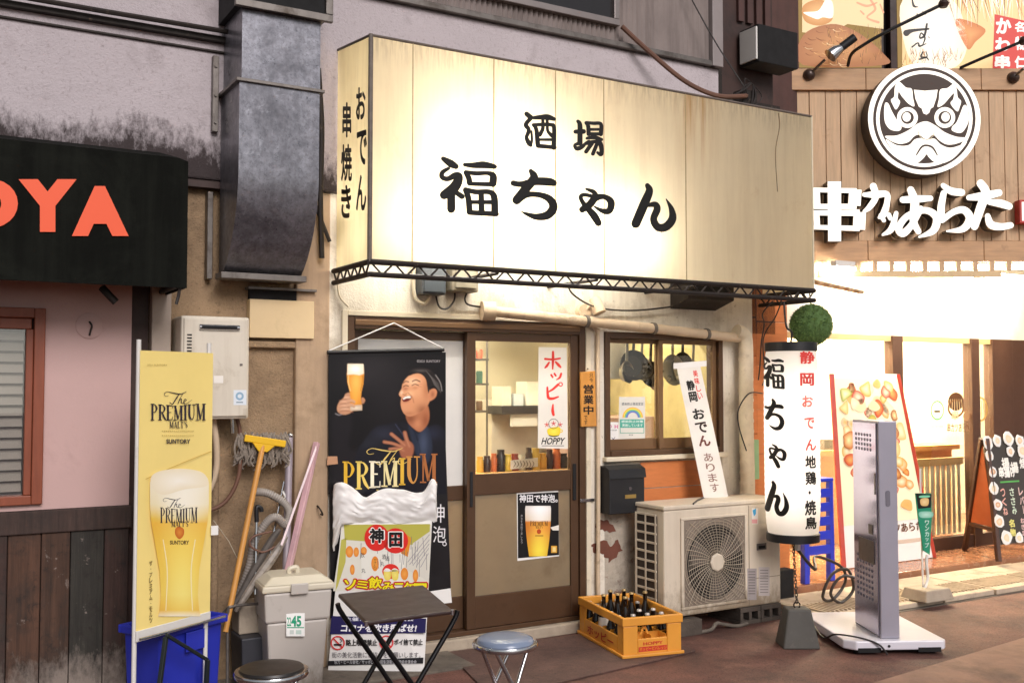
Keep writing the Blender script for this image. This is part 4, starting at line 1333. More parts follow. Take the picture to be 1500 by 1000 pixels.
def script_the(pt, x0, y0, x1, y1, col):
    w_, h = x1 - x0, y1 - y0
    P_ = lambda a, b, wd: (x0 + w_ * a, y0 + h * b, wd * h)
    pt.stroke([P_(.16, .34, .02), P_(.05, .38, .03), P_(.0, .22, .04), P_(.12, .06, .035), P_(.35, .16, .07), P_(.6, .22, .06), P_(.8, .05, .03)], col, 8)
    pt.stroke([P_(.55, .2, .05), P_(.42, .6, .09), P_(.30, .95, .06), P_(.2, .85, .04)], col)
    pt.stroke([P_(.68, .2, .03), P_(.56, .6, .05), P_(.50, .92, .06)], col)
    pt.stroke([P_(.54, .75, .03), P_(.62, .58, .05), P_(.62, .85, .06), P_(.70, .9, .03)], col)
    pt.stroke([P_(.70, .78, .03), P_(.80, .68, .05), P_(.74, .60, .04), P_(.71, .85, .06), P_(.80, .94, .04), P_(1.0, .66, .02)], col)

# ---------------------------------------------------------------- yellow banner on a pole frame
bl, br = V((.90, -.76, 0)), V((1.295, -.507, 0))
bd = (br - bl).normalized()
bn = V((bd.y, -bd.x, 0))
YB = thing('yellow_banner', 'tall yellow cloth banner with a glass of beer on white poles', 'banner', bl)
zt, zb = 1.78, .505
cl = MB()
nu, nv = 10, 24
vs = []
for j in range(nv + 1):
    for i in range(nu + 1):
        u, v = i / nu, j / nv
        p = bl.lerp(br, u) + V((0, 0, zt + (zb - zt) * v))
        vs.append(p + bn * (.004 * math.sin(7 * v + 2 * u) * math.sin(math.pi * u)))
for j in range(nv):
    for i in range(nu):
        a = j * (nu + 1) + i
        cl.f.append((a, a + 1, a + nu + 2, a + nu + 1))
        cl.m.append(0)
cl.v = vs
part('cloth', cl, mat('yellow_cloth', '#f6de88', .75, var=.05, vs=2), YB, smooth=1)
fm = MB()
fm.cyl(bl - bn * .016 + bd * .006, bl + V((0, 0, 1.83)) - bn * .016 + bd * .006, .011, n=10)
part('pole', fm, M_whitep, YB, smooth=1)
part('pole', MB().cyl(br - bn * .016 - bd * .012, br + V((0, 0, 1.83)) - bn * .016 - bd * .012, .011, n=10), M_whitep, YB, smooth=1)
part('hem_bar', MB().bar(bl + V((0, 0, zb - .025)), br + V((0, 0, zb - .025)), .012, .05), M_whitep, YB, bevel=.003)
part('foot', MB().bar(bl - bd * .02 - bn * .2 + V((0, 0, .012)), bl - bd * .02 + bn * .2 + V((0, 0, .012)), .03, .022), M_whitep, YB)
part('foot', MB().bar(br + bd * .02 - bn * .2 + V((0, 0, .012)), br + bd * .02 + bn * .2 + V((0, 0, .012)), .03, .022), M_whitep, YB)
ypl = lambda x, y: planep(x, y, bl + bn * .005, bn)
pt = Print(zoommap(ypl, 190, 490, 3.704), bn, lift=.003)
DK = '#2f2836'
script_the(pt, 185, 305, 335, 378, DK)
serif(pt, 'PREMIUM', 113, 376, 408, 462, DK, .12)
serif(pt, "MALT'S", 214, 470, 312, 505, DK)
pt.text('SUNTORY', 196, 566, 327, 590, DK, .03)
for y in (520, 545):
    for i in range(16):
        pt.rect(172 + i * 11, y, 180 + i * 11, y + 3, '#a88f3c')
pt.build('logo_print', YB, M_print)
pt = Print(zoommap(ypl, 190, 490, 3.704), bn, lift=.003)
pt.text('2021 SUNTORY', 92, 160, 202, 168, '#a88f3c')
pt.build('small_print', YB, M_print)
pt = Print(zoommap(ypl, 190, 490, 3.704), bn, lift=.003)
pt.stroke([(85, 782, 3), (260, 705, 3), (440, 632, 3)], '#c9a23f')
pt.build('fold_line', YB, M_print)
pt2 = Print(ypl, bn, lift=.0034)
pt2.vessel(262, [(700, 41, '#e8c860', '#efd684'), (706, 43, '#f3ead0', '#fbf6e6'), (738, 43, '#efe2b8', '#fdf8e6'), (758, 42, '#e8c452', '#f3e6b4'), (766, 41, '#ecb845', '#f4cc62'), (800, 35, '#efc550', '#f8da68'), (835, 29, '#f0cc58', '#fae478'), (870, 27, '#f0d060', '#fae884'), (893, 29, '#ecbc50', '#f4d468'), (902, 31, '#f4e6c0', '#f8f0d8')], 10)
pt2.nxt()
pt2.blob([(220, 700), (232, 690), (262, 686), (292, 690), (304, 702), (300, 712), (270, 716), (240, 724), (224, 716)], '#f2e6c8', '#fdf8ea')
pt2.nxt()
script_the(pt2, 238, 728, 270, 744, DK)
serif(pt2, 'PREMIUM', 234, 743, 288, 765, DK, .12)
serif(pt2, "MALT'S", 250, 763, 275, 771, DK)
pt2.blob([(256, 774), (261, 771), (268, 774), (268, 783), (262, 789), (256, 783)], '#c9682a', '#e0923c')
pt2.text('SUNTORY', 248, 791, 276, 797, '#4b3a28', .03)
pt2.vtext('ザ・プレミアム・モルツ', 220, 820, 912, 4.5, '#6b5520', .02)
for x_ in (232, 291):
    pt2.stroke([(x_ + (6 if x_ < 262 else -6), 790, 1.2), (x_ + (12 if x_ < 262 else -12), 835, 1.4), (x_ + (10 if x_ < 262 else -10), 893, 1.2)], '#faf0c0')
pt2.build('beer_print', YB, M_print)
one('card_tag', MB().box(1.29, 1.325, -.53, -.52, .88, .925), M_paper, 'small pale card clipped to the right edge of the yellow banner', 'tag')

# ---------------------------------------------------------------- blue bin and folded stand
bb = thing('blue_bin', 'deep blue plastic tub standing behind the yellow banner', 'bin', (1.12, -.42, 0), math.radians(30))
M_blue = mat('blue_plastic', '#2a36b0', .4, var=.08, vs=4)
b_ = MB().frustum((0.03, 0), 0.0, .44, .185, .11, .20, .125)
part('body', b_, M_blue, bb, bevel=.012, local=True)
rm_ = MB()
for x0, x1, y0, y1 in ((-.19, .25, -.145, -.126), (-.19, .25, .126, .145), (-.19, -.171, -.1259, .1259), (.231, .25, -.1259, .1259)):
    rm_.box(x0, x1, y0, y1, .425, .465)
part('rim', rm_, M_blue, bb, bevel=.006, local=True)
part('lip', MB().box(-.03, .09, -.152, -.1455, .33, .425), M_blue, bb, bevel=.004, local=True)
st = thing('folded_stand', 'folded dark green metal stand leaning in front of the blue tub', 'stand', (1.15, -.72, 0))
c0 = planep(243, 932, V((1.1, -.70, 0)), bn)
M_dgreen = mat('dark_green_steel', '#252c2c', .45, .3, var=.1)
part('leg', MB().bar(c0, planep(228, 1045, V((1.1, -.72, 0)), bn), .02, .02), M_dgreen, st, bevel=.003)
part('arm', MB().bar(c0 + V((0, -.008, .01)), planep(304, 966, V((1.1, -.72, 0)), bn), .016, .016), M_dgreen, st, bevel=.003)
part('leg', MB().bar(planep(304, 966, V((1.1, -.72, 0)), bn), planep(300, 1045, V((1.1, -.72, 0)), bn), .02, .02), M_dgreen, st, bevel=.003)
part('rod', MB().tube([planep(205, 936, V((1.1, -.68, 0)), bn), planep(330, 902, V((1.1, -.68, 0)), bn)], .006, 8), M_chrome, st, smooth=1)

# ---------------------------------------------------------------- tools leaning on the wall
def lean(pxa, pxb, ya, yb):
    return wallp(*pxa, ya), wallp(*pxb, yb)
mp = thing('mop', 'grey string mop upturned against the tan wall', 'mop', (1.75, -.1, 0))
ta, tb = lean((424, 640), (418, 880), -.06, -.25)
part('pole', MB().cyl(ta, tb, .021, n=12), mat('mop_pole', '#9a8f96', .5, .2, var=.1), mp, smooth=1)
part('pole_cap', MB().lathe([(.022, 0), (.024, .012), (.014, .026), (.004, .03)], ta, 12), M_chrome, mp, smooth=1)
part('head_bar', MB().bar(wallp(352, 640, -.05), wallp(418, 641, -.05), .05, .03), M_steel, mp, bevel=.005)
ym = MB()
M_yarn = mat('mop_yarn', '#8f8478', .95, var=.35, vs=60, bump=.6, bs=200, bd=.004)
for i in range(120):
    x_ = 346 + 74 * random.random()
    p0 = wallp(x_, 632 + random.uniform(0, 12), -.07 - random.uniform(0, .05))
    ln = random.uniform(.10, .17)
    ym.tube(crom([p0, p0 + V((random.uniform(-.02, .02), -.012, -ln * .4)), p0 + V((random.uniform(-.03, .03), -.01, -ln * .8)), p0 + V((random.uniform(-.03, .03), random.uniform(-.01, .02), -ln))], 3), .0055, 5)
part('yarn', ym, M_yarn, mp, kind='stuff', smooth=1)
sq = thing('squeegee', 'floor squeegee with yellow head and bamboo coloured handle', 'squeegee', (1.5, -.2, 0))
ta, tb = lean((385, 652), (330, 925), -.15, -.34)
part('handle', MB().cyl(ta, tb, .0155, n=12), mat('bamboo_handle', '#c98f45', .5, var=.12, vs=8), sq, smooth=1)
M_yel = mat('yellow_plastic', '#e8b81e', .4, var=.05)
h0, h1 = wallp(358, 641, -.155), wallp(418, 650, -.155)
part('head', MB().bar(h0, h1, .022, .038), M_yel, sq, bevel=.005)
part('neck', MB().extr([wallp(370, 648, -.165), wallp(404, 652, -.165), wallp(392, 662, -.165), wallp(379, 661, -.165)], (0, .02, 0)), M_yel, sq, bevel=.004)
pp_ = thing('pink_pole', 'long pink and white plastic wrapped pole leaning on the pilaster', 'pole', (1.9, -.2, 0))
ta, tb = lean((464, 648), (412, 880), -.05, -.30)
part('tube', MB().cyl(ta, tb, .022, n=4), mat('pink_wrap', '#c79fa4', .4, var=.25, vs=9, sc=(1, 1, .3)), pp_, bevel=.004)
part('label_strip', MB().bar(ta + V((-.01, -.024, -.02)), tb + V((-.01, -.024, .3)), .012, .002, up=(0, 1, 0)), mat('pale_strip', '#e0cdd0', .4), pp_)
hz = thing('vacuum_hose', 'grey ribbed vacuum hose tangled behind the pail', 'hose', (1.7, -.2, .4))
path = crom([wallp(x_, y_, yy) for x_, y_, yy in ((374, 720, -.12), (392, 722, -.15), (415, 735, -.17), (424, 750, -.18), (418, 768, -.2), (405, 757, -.22), (390, 765, -.2), (372, 795, -.18), (365, 830, -.16), (352, 865, -.15), (330, 905, -.15))], 8)
part('hose', MB().tube(path, .02, 10), mat('hose_grey', '#857c74', .5, var=.15, vs=20), hz, smooth=1)
rings = MB()
for i in range(1, len(path) - 1):
    d_ = (path[i + 1][0] - path[i - 1][0], path[i + 1][1] - path[i - 1][1], path[i + 1][2] - path[i - 1][2])
    rings.lathe([(.0215, -.004), (.0225, 0), (.0215, .004)], path[i], 10, axis=d_)
part('ribs', rings, mat('hose_rib', '#9a928a', .5), hz, smooth=1, kind='stuff')
one('umbrella', MB().tube(crom([wallp(x_, y_, -.22) for x_, y_ in ((322, 905), (350, 875), (372, 835), (398, 790), (410, 775))], 6), [.012 + .012 * math.sin(math.pi * i / 24) for i in range(25)], 8), mat('grey_umbrella', '#57504a', .7, var=.3, vs=14), 'folded grey umbrella lying diagonally among the tools', 'umbrella', smooth=1)
one('umbrella', MB().tube(crom([wallp(x_, y_, -.26) for x_, y_ in ((345, 895), (375, 850), (402, 812), (420, 785))], 6), [.010 + .016 * math.sin(math.pi * i / 18) for i in range(19)], 8), mat('clear_umbrella', '#8f857a', .4, var=.35, vs=24), 'folded pale umbrella lying across the vacuum hose', 'umbrella', smooth=1)
cn_ = thing('walking_cane', 'thin silver cane with black handle standing among the tools', 'cane', (1.65, -.2, 0))
part('shaft', MB().cyl(wallp(376, 760, -.2), wallp(374, 870, -.25), .007, n=8), M_chrome, cn_, smooth=1)
part('grip', MB().tube(crom([wallp(376, 764, -.2), wallp(376, 743, -.2), wallp(382, 744, -.2), wallp(383, 749, -.2)], 5), .012, 10), M_black, cn_, smooth=1)
one('metal_rod', MB().cyl(wallp(416, 705, -.1), wallp(384, 865, -.25), .006, n=8), M_chrome, 'thin bright metal rod leaning behind the hose', 'rod')
one('metal_rod', MB().tube(crom([wallp(414, 719, -.13), wallp(421, 735, -.14), wallp(424, 755, -.14)], 5), .007, 8), M_whitep, 'short white bent rod beside the mop pole', 'rod')
one('cord_loop', MB().tube(crom([wallp(398, 778, -.24), wallp(372, 785, -.24), wallp(366, 798, -.24), wallp(384, 808, -.24), wallp(404, 800, -.24)], 6), .006, 6), M_cordbrown, 'brown cord looped round the vacuum hose', 'cord', smooth=1)
one('string', MB().tube([wallp(313, 762, -.3), wallp(335, 792, -.2), wallp(352, 826, -.15)], .002, 5), M_trim, 'thin pale string stretched from the yellow banner to the wall', 'string')
one('concrete_block', MB().box(1.52, 1.72, -.22, -.08, .30, .46), M_conc, 'grey concrete block stacked behind the pail', 'block', bevel=.008)
one('plastic_tub', MB().frustum((1.64, -.2), .012, .299, .12, .10, .13, .11), mat('dark_tub', '#33343a', .5), 'dark plastic tub under the concrete block', 'tub', bevel=.008)
one('metal_hook_rod', MB().tube(crom([wallp(333, 1000, -.35), wallp(334, 900, -.33), wallp(340, 888, -.33), wallp(372, 884, -.3), wallp(388, 884, -.28)], 5), .008, 8), M_steel, 'bent grey steel rod beside the concrete block', 'rod', smooth=1)

# ---------------------------------------------------------------- pail
gp = thing('pail', 'light grey lidded plastic pail with a green and white sticker', 'pail', (1.765, -.35, 0), math.radians(-6))
M_pail = mat('pail_grey', '#bdb6ae', .45, var=.04, vs=3, dirt=('#8d8578', 5, .62, .85))
add_foot_stain(M_pail, .0, .3, '#8a8074', 1.45, 1.9)
M_lid = mat('pail_lid', '#cfc6b0', .45, var=.05, vs=3)
b_ = MB().frustum((0, 0), .012, .40, .135, .12, .158, .14)
b_.frustum((0, 0), .4005, .555, .168, .15, .176, .156)
part('body', b_, M_pail, gp, bevel=.012, local=True)
l_ = MB().frustum((0, 0), .556, .592, .19, .168, .186, .165)
l_.frustum((0, 0), .5922, .628, .184, .163, .13, .11)
part('lid', l_, M_lid, gp, bevel=.01, local=True)
part('lid_handle', MB().tube(crom([(-.02, -.02, .622), (-.02, -.02, .65), (.02, -.02, .655), (.02, -.02, .622)], 4), .013, 8), M_lid, gp, smooth=1, local=True)
part('clip', MB().box(-.045, .045, -.185, -.169, .545, .60), M_pail, gp, bevel=.005, local=True)
sp0 = wm(gp) @ V((0, -.153, .3))
sn = (wm(gp).to_3x3() @ V((0, -1, .05))).normalized()
pt = Print(lambda x, y: planep(x, y, sp0, sn), sn, lift=.006)
pt.rect(419, 897, 446, 931, '#f2f2ee').nxt()
pt.text('45', 426, 901, 441, 917, '#1f9a72', .04)
pt.text('22', 420, 903, 426, 916, '#1f9a72', .02)
pt.rect(420, 917.5, 445, 919, '#1f9a72')
pt.rect(424, 922, 430, 928, '#c9d2cc').rect(433, 922, 441, 928, '#c2d6cc')
pt.build('sticker', gp, M_print)

# ---------------------------------------------------------------- stools and table
def stool(name, label, c, zt, r, cush_m, dome, rot):
    t = thing(name, label, 'stool', (c[0], c[1], 0), rot, None)
    part('rim', MB().lathe([(r - .012, zt - .03), (r, zt - .026), (r + .004, zt - .014), (r, zt - .004), (r - .014, zt - .002)], (0, 0, 0), 40), M_chrome, t, smooth=50, local=True)
    part('cushion', MB().lathe([(r - .016, zt - .004), (r - .02, zt + .006 + dome * .3), (r * .75, zt + .008 + dome * .7), (r * .4, zt + .008 + dome * .95), (0.002, zt + .008 + dome)], (0, 0, 0), 40), cush_m, t, smooth=50, local=True)
    for s in (-1, 1):
        for y in (-1, 1):
            a = V((s * r * .62, y * .055, zt - .03))
            b = V((-s * r * .80, y * .10, .01))
            part('leg', MB().cyl(a, b, .0105, n=10), M_chrome, t, smooth=1, local=True)
    for s in (-1, 1):
        part('stretcher', MB().cyl((s * r * .78, -.10, .03), (s * r * .78, .10, .03), .009, n=8), M_chrome, t, smooth=1, local=True)
    part('pivot', MB().cyl((0, -.085, zt * .52), (0, .085, zt * .52), .006, n=8), M_chrome, t, local=True)
    return t
c = gndp(398, 979, .45)
stool('round_stool', 'black padded round folding stool at the bottom left', (c.x, c.y), .45, .150, mat('black_vinyl', '#231f1e', .4, var=.06), .004, math.radians(20))
c = gndp(740, 938, .45)
stool('round_stool', 'blue grey padded round folding stool on the door mat', (c.x, c.y), .45, .148, mat('blue_grey_vinyl', '#7f8ca3', .22, var=.05, rvar=.05), .016, math.radians(8))
tz = .66
cs = [gndp(495, 869, tz), gndp(620, 856, tz), gndp(664, 893, tz), gndp(536, 910, tz)]
ctr = sum(cs, V()) / 4
TB = thing('folding_table', 'small dark brown folding table in front of the campaign poster', 'table', (ctr.x, ctr.y, 0))
top = MB().extr([p - V((0, 0, .018)) for p in cs[::-1]], (0, 0, .018))
part('tabletop', top, mat('brown_laminate', '#33221f', .42, var=.1, vs=8, spec=.5), TB, bevel=.007)
u = (cs[1] - cs[0] + cs[2] - cs[3]).normalized()
v_ = V((-u.y, u.x, 0))
hw, hd_ = .20, .22
M_blktube = mat('black_tube', '#151416', .3, .3, var=.05)
for s, off in ((1, 0.015), (-1, -0.015)):
    for sy in (-1, 1):
        yy = v_ * (sy * (hd_ - .02 + off))
        a = ctr + u * (s * hw) + yy + V((0, 0, -.02))
        b = V((ctr.x, ctr.y, 0.012)) - u * (s * (hw + .02)) + yy
        part('leg', MB().tube(crom([a + V((0, 0, 0)), a + V((0, 0, -.06)) - u * (s * .03), a.lerp(b, .5), b], 4), .0115, 10), M_blktube, TB, smooth=1)
    e1 = V((ctr.x, ctr.y, 0.014)) - u * (s * (hw + .02))
    part('foot_bar', MB().cyl(e1 - v_ * .25, e1 + v_ * .25, .011, n=10), M_blktube, TB, smooth=1)
for p in (cs[2], cs[3]):
    part('corner_cap', MB().cyl(p + (ctr - p) * .015 + V((0, 0, -.02)), p + (ctr - p) * .015 + V((0, 0, .001)), .008, n=8), M_chrome, TB)

# ---------------------------------------------------------------- door mat
mq = [gndp(652, 957), gndp(708, 1000), gndp(905, 972), gndp(870, 925)]
mm = MB().extr([V((2.83, -.07, .002)), V((2.62, -1.0, .002)), V((3.75, -.86, .002)), V((4.15, -.8, .002)), V((4.2, -.12, .002))], (0, 0, .009))
one('door_mat', mm, M_mat, 'worn brown rubber mat laid before the sliding door', 'mat', loc=(3.3, -.5, 0), bevel=.003)

# ---------------------------------------------------------------- campaign poster stand with a plastic bag
gl, gr = gndp(480, 984), gndp(621, 986)
gtl, gtr = wallp(503, 735, -.075), wallp(634, 738, -.30)
SG = thing('poster_stand', 'litter campaign poster stand wrapped at the top in a white plastic bag', 'poster stand', gl)
gn = (gr - gl).cross(gtl - gl).normalized()
if gn.dot(CAM - gl) < 0:
    gn = -gn
part('board', MB().extr([gl, gr, gtr, gtl], -gn * .012), M_paper, SG, bevel=.002)
part('prop', MB().bar(gl.lerp(gr, .5) - gn * .03 + V((0, 0, .02)), gtl.lerp(gtr, .5) - gn * .02 - V((0, 0, .05)), .03, .02), M_steel, SG)
gmap = zoommap(lambda x, y: planep(x, y, gl, gn), 480, 740, 4)
pt = Print(gmap, gn, lift=.001)
pt.poly([(88, 112), (608, 112), (590, 500), (32, 500)], '#dfdccf').nxt()
pt.poly([(95, 112), (600, 108), (598, 160), (500, 230), (100, 200)], '#b9b34e').poly([(80, 200), (110, 190), (105, 330), (60, 470), (45, 500)], '#bdb656')
pt.nxt()
pt.poly([(230, 200), (460, 230), (440, 460), (200, 450), (195, 260)], '#e6e4da').poly([(500, 220), (600, 150), (588, 440), (455, 370)], '#d8d4c8').poly([(450, 160), (490, 190), (470, 300), (430, 280)], '#e0902a').nxt()
for x0, y0, x1, y1 in ((470, 330, 596, 170), (480, 345, 596, 200), (500, 350, 594, 225), (520, 355, 592, 250), (545, 360, 590, 280)):
    pt.stroke([(x0, y0, 3), (x1, y1, 3)], '#8f8a94')
for i in range(26):
    x_ = random.uniform(190, 580)
    y_ = random.uniform(170, 330)
    pt.stroke([(x_, y_, 2.5), (x_ + random.uniform(-12, 12), y_ + random.uniform(30, 110), 2.5)], '#77727a')
for x_, y_, a, b in ((128, 270, 22, 34), (168, 272, 16, 28), (212, 265, 18, 24), (278, 340, 22, 44), (450, 400, 22, 36), (515, 410, 16, 36), (145, 375, 14, 30)):
    pt.ell(x_, y_, a, b, '#e2862c', '#f0a850')
pt.nxt()
for x_, y_ in ((205, 290), (330, 300), (210, 380), (320, 340), (350, 310)):
    pt.text(random.choice('酒飲串市丸'), x_ - 12, y_ - 14, x_ + 12, y_ + 14, '#2a2628')
pt.vtext('やきとり', 278, 308, 375, 16, '#6b3a12')
pt.ell(370, 385, 50, 44, '#dc2f26').nxt()
for x_ in (350, 395):
    pt.blob([(x_ - 20, 380), (x_ + 18, 380), (x_ + 16, 432), (x_ - 14, 432)], '#e6d25a', '#f2e27a')
    pt.blob([(x_ - 22, 386), (x_ - 10, 368), (x_ + 10, 370), (x_ + 20, 384)], '#f5f2ea')
pt.nxt()
pt.ell(288, 188, 72, 78, '#d92a22').ell(398, 206, 74, 74, '#d92a22').nxt()
pt.text('神', 240, 126, 336, 226, '#f4f2ec', .075).text('田', 354, 150, 444, 250, '#f4f2ec', .075).nxt()
pt.text('神', 246, 132, 330, 220, '#100e10', .05).text('田', 360, 156, 438, 244, '#100e10', .05).nxt()
big = [('ソ', 98, 432, 168, 490), ('ミ', 168, 438, 240, 486), ('飲', 240, 418, 320, 486), ('み', 322, 448, 390, 500), ('ニ', 388, 452, 450, 494), ('ケ', 446, 448, 510, 498), ('ー', 505, 452, 582, 480)]
for ch, a, b, c_, d in big:
    pt.text(ch, a - 9, b - 8, c_ + 9, d + 8, '#d92a22', .10)
pt.nxt()
for ch, a, b, c_, d in big:
    pt.text(ch, a - 3, b - 3, c_ + 3, d + 3, '#14100e', .07)
pt.nxt()
for ch, a, b, c_, d in big:
    pt.text(ch, a, b, c_, d, '#f2df1e', .035)
pt.nxt()
pt.poly([(24, 645), (578, 660), (574, 745), (14, 752)], '#221d52').nxt()
pt.text('主催：神田駅前商店会', 104, 652, 505, 675, '#e8e8f0', .02)
pt.text('コロナを吹き飛ばせ!', 80, 692, 522, 740, '#f2f2f5', .035, shear=8)
pt.ring(60, 803, 34, 42, '#d83a3a').ring(345, 800, 34, 42, '#d83a3a').nxt()
pt.stroke([(34, 776, 8), (88, 830, 8)], '#d83a3a').rect(38, 808, 84, 818, '#201c1e').stroke([(75, 800, 4), (84, 790, 4), (74, 780, 4)], '#57555a')
pt.stroke([(318, 774, 8), (372, 826, 8)], '#d83a3a').ell(345, 802, 16, 10, '#201c1e')
pt.text('路上喫煙禁止', 108, 782, 292, 820, '#1d1a1c', .03)
pt.text('ポイ捨て禁止', 390, 780, 558, 816, '#1d1a1c', .03)
pt.text('街の美化活動にご協力をお願いします。', 26, 856, 545, 890, '#57525a')
pt.poly([(4, 908), (562, 888), (560, 922), (2, 935)], '#1b1a1e').nxt()
pt.text('協力・ビール会社／サッポロ／神田生活衛生同業組合連合会', 40, 902, 522, 926, '#c9c9cc')
pt.build('print', SG, M_print)
# the bag: crumpled white sheet pulled over the top edge
bg = MB()
nu, nv = 44, 22
vs = []
random.seed(11)
from mathutils import noise
for j in range(nv + 1):
    for i in range(nu + 1):
        u, v = i / nu, j / nv
        e = gtl.lerp(gtr, -.10 + 1.14 * u)
        peak = .085 * math.exp(-((u - .96) / .055) ** 2) + .055 * math.exp(-((u - .08) / .11) ** 2) - .03 * math.exp(-((u - .30) / .08) ** 2) + .028 * math.exp(-((u - .58) / .16) ** 2)
        top = .06 + peak + .012 * noise.noise(V((u * 9, 1.7, 0)))
        bot = -.10 - .02 * (1 - u) - .012 * noise.noise(V((u * 7, 5, 0))) - (.16 if u < .08 else 0) * (1 - u / .08)
        z = top + (bot - top) * v
        cr = .018 * noise.noise(V((u * 5 + v * 2, v * 3, 3))) + .02 * abs(noise.noise(V((u * 9 - v * 4, v * 6, 8)))) + .006 * abs(noise.noise(V((u * 30, v * 24, 4))))
        out = .016 + .02 * math.sin(math.pi * v) + cr + (.03 * math.sin(math.pi * min(1, u / .2)) if u < .2 else 0)
        vs.append(e + V((0, 0, z)) + gn * out)
bg.v = vs
for j in range(nv):
    for i in range(nu):
        a = j * (nu + 1) + i
        bg.f.append((a, a + 1, a + nu + 2, a + nu + 1))
        bg.m.append(0)
k = len(bg.v)
bg.v += [p - gn * .055 for p in vs]
for j in range(nv):
    for i in range(nu):
        a = k + j * (nu + 1) + i
        bg.f.append((a, a + nu + 1, a + nu + 2, a + 1))
        bg.m.append(0)
for i in range(nu):
    bg.f.append((i, k + i, k + i + 1, i + 1))
    bg.m.append(0)
for j in range(nv):
    for i0 in (0, nu):
        a, b = j * (nu + 1) + i0, (j + 1) * (nu + 1) + i0
        bg.f.append((a, b, k + b, k + a))
        bg.m.append(0)
part('plastic_bag', bg, translucent('white_bag', '#fbf9f7', .3, .4, .04, var=.03), SG, smooth=60, label='crumpled white plastic bag over the top')

# ---------------------------------------------------------------- black hanging poster
PY = -.035
q = [wallp(482, 516, PY), wallp(648, 512, PY), wallp(661, 880, PY), wallp(484, 905, PY)]
BP = thing('hanging_poster', 'black hanging beer poster showing a laughing man raising a glass', 'poster', q[3])
M_blkpaper = mat('black_paper', '#131114', .35, var=.15, vs=3)
part('sheet', MB().extr([q[3], q[2], q[1], q[0]], (0, .003, 0)), M_blkpaper, BP)
part('top_rod', MB().cyl(q[0] + V((-.01, 0, 0)), q[1] + V((.01, 0, 0)), .012, n=10), M_black, BP, smooth=1)
pk = wallp(577, 473, PY)
part('hanging_string', MB().tube([q[0] + V((0, 0, .01)), pk], .004, 6).tube([pk, q[1] + V((0, 0, .01))], .004, 6), M_paper, BP)
part('white_foot', MB().extr([wallp(628, 866, PY - .003), wallp(660, 861, PY - .003), wallp(662, 882, PY - .003), wallp(626, 886, PY - .003)], (0, .002, 0)), M_paper, BP)
pt = Print(zoommap(lambda x, y: wallp(x, y, PY), 470, 500, 4.165), NY, lift=.001, step=.0003)
R_ = Raster(46, 66, 762, 930, 4.0, '#100e11')
R_.glow(300, 180, 160, 120, '#2a272a', .8).glow(420, 330, 120, 200, '#201d20', .7)
# raised sleeve, jacket, shirt
R_.shape([(80, 440), (175, 440), (190, 520), (170, 640), (260, 700), (240, 900), (90, 900), (70, 600)], '#1a171b', 30)
R_.line([(90, 440), (110, 448), (130, 442)], 8, '#8a8488', 5, .7)
R_.shape([(215, 690), (260, 610), (330, 525), (400, 505), (480, 492), (540, 500), (640, 520), (700, 505), (745, 530), (770, 600), (780, 940), (180, 940)], '#181820', 14)
R_.glow(385, 560, 70, 40, '#2a2c3a', .8).glow(300, 620, 60, 40, '#24262f', .7).glow(680, 560, 50, 40, '#2c2f42', .6).glow(700, 760, 60, 120, '#15151c', .7)
R_.line([(470, 498), (520, 560), (560, 640)], 10, '#12121a', 10, .8).line([(455, 505), (500, 570), (540, 650)], 5, '#454a64', 6, .6)
R_.shape([(535, 505), (590, 560), (640, 515), (668, 560), (680, 660), (650, 740), (590, 700), (555, 610)], '#262c3c', 12)
R_.glow(625, 620, 26, 70, '#48526a', .7).line([(575, 560), (600, 640), (605, 730)], 6, '#232a3c', 6, .8).line([(540, 505), (570, 545), (590, 600)], 12, '#1c2130', 8, .9)
# neck and face
R_.shape([(520, 445), (560, 420), (640, 380), (662, 440), (650, 505), (605, 550), (560, 525), (530, 490)], '#b0704e', 8)
R_.glow(545, 470, 40, 30, '#7c452e', .8).glow(640, 480, 26, 50, '#86492f', .7).glow(590, 500, 22, 26, '#cf8f68', .6)
R_.shape([(545, 205), (512, 235), (497, 262), (492, 288), (476, 318), (481, 333), (491, 340), (488, 358), (487, 388), (495, 418), (512, 444), (540, 456), (578, 447), (622, 420), (656, 380), (668, 338), (662, 280), (650, 228), (610, 195)], '#d0926a', 5)
R_.glow(562, 245, 40, 26, '#efc29c', .85).glow(545, 318, 30, 20, '#eab78c', .8).glow(590, 300, 30, 40, '#dca278', .7).glow(625, 420, 46, 40, '#8c5238', .85).glow(645, 290, 24, 70, '#a86a48', .7).glow(535, 440, 40, 16, '#a5694b', .6).glow(515, 405, 22, 22, '#cf9470', .5).glow(492, 312, 10, 14, '#f0c8a4', .8).glow(516, 288, 16, 9, '#a5644a', .7).glow(575, 282, 18, 9, '#b5744f', .6)
R_.line([(503, 275), (518, 268), (534, 272)], 5, '#3f251c', 4).line([(556, 268), (574, 260), (594, 267)], 5, '#3f251c', 4)
R_.line([(500, 255), (515, 243), (535, 246)], 6, '#4a3026', 5, .9).line([(558, 243), (580, 234), (604, 244)], 7, '#4a3026', 5, .9)
R_.line([(500, 322), (512, 326), (522, 318)], 5, '#9a5c40', 5, .8).line([(530, 312), (556, 336), (566, 372)], 5, '#a5664a', 6, .8).line([(596, 262), (612, 258)], 3, '#a5664a', 4, .7).line([(596, 272), (612, 276)], 3, '#a5664a', 4, .7)
R_.shape([(496, 352), (508, 338), (530, 331), (550, 334), (552, 346), (538, 360), (518, 368), (502, 366)], '#6a211c', 3)
R_.shape([(500, 348), (512, 338), (532, 333), (548, 336), (544, 345), (522, 346), (506, 354)], '#f3ece4', 3).glow(522, 361, 12, 4, '#b05a50', .8)
R_.line([(497, 370), (515, 376), (540, 366)], 5, '#c07a60', 4, .8)
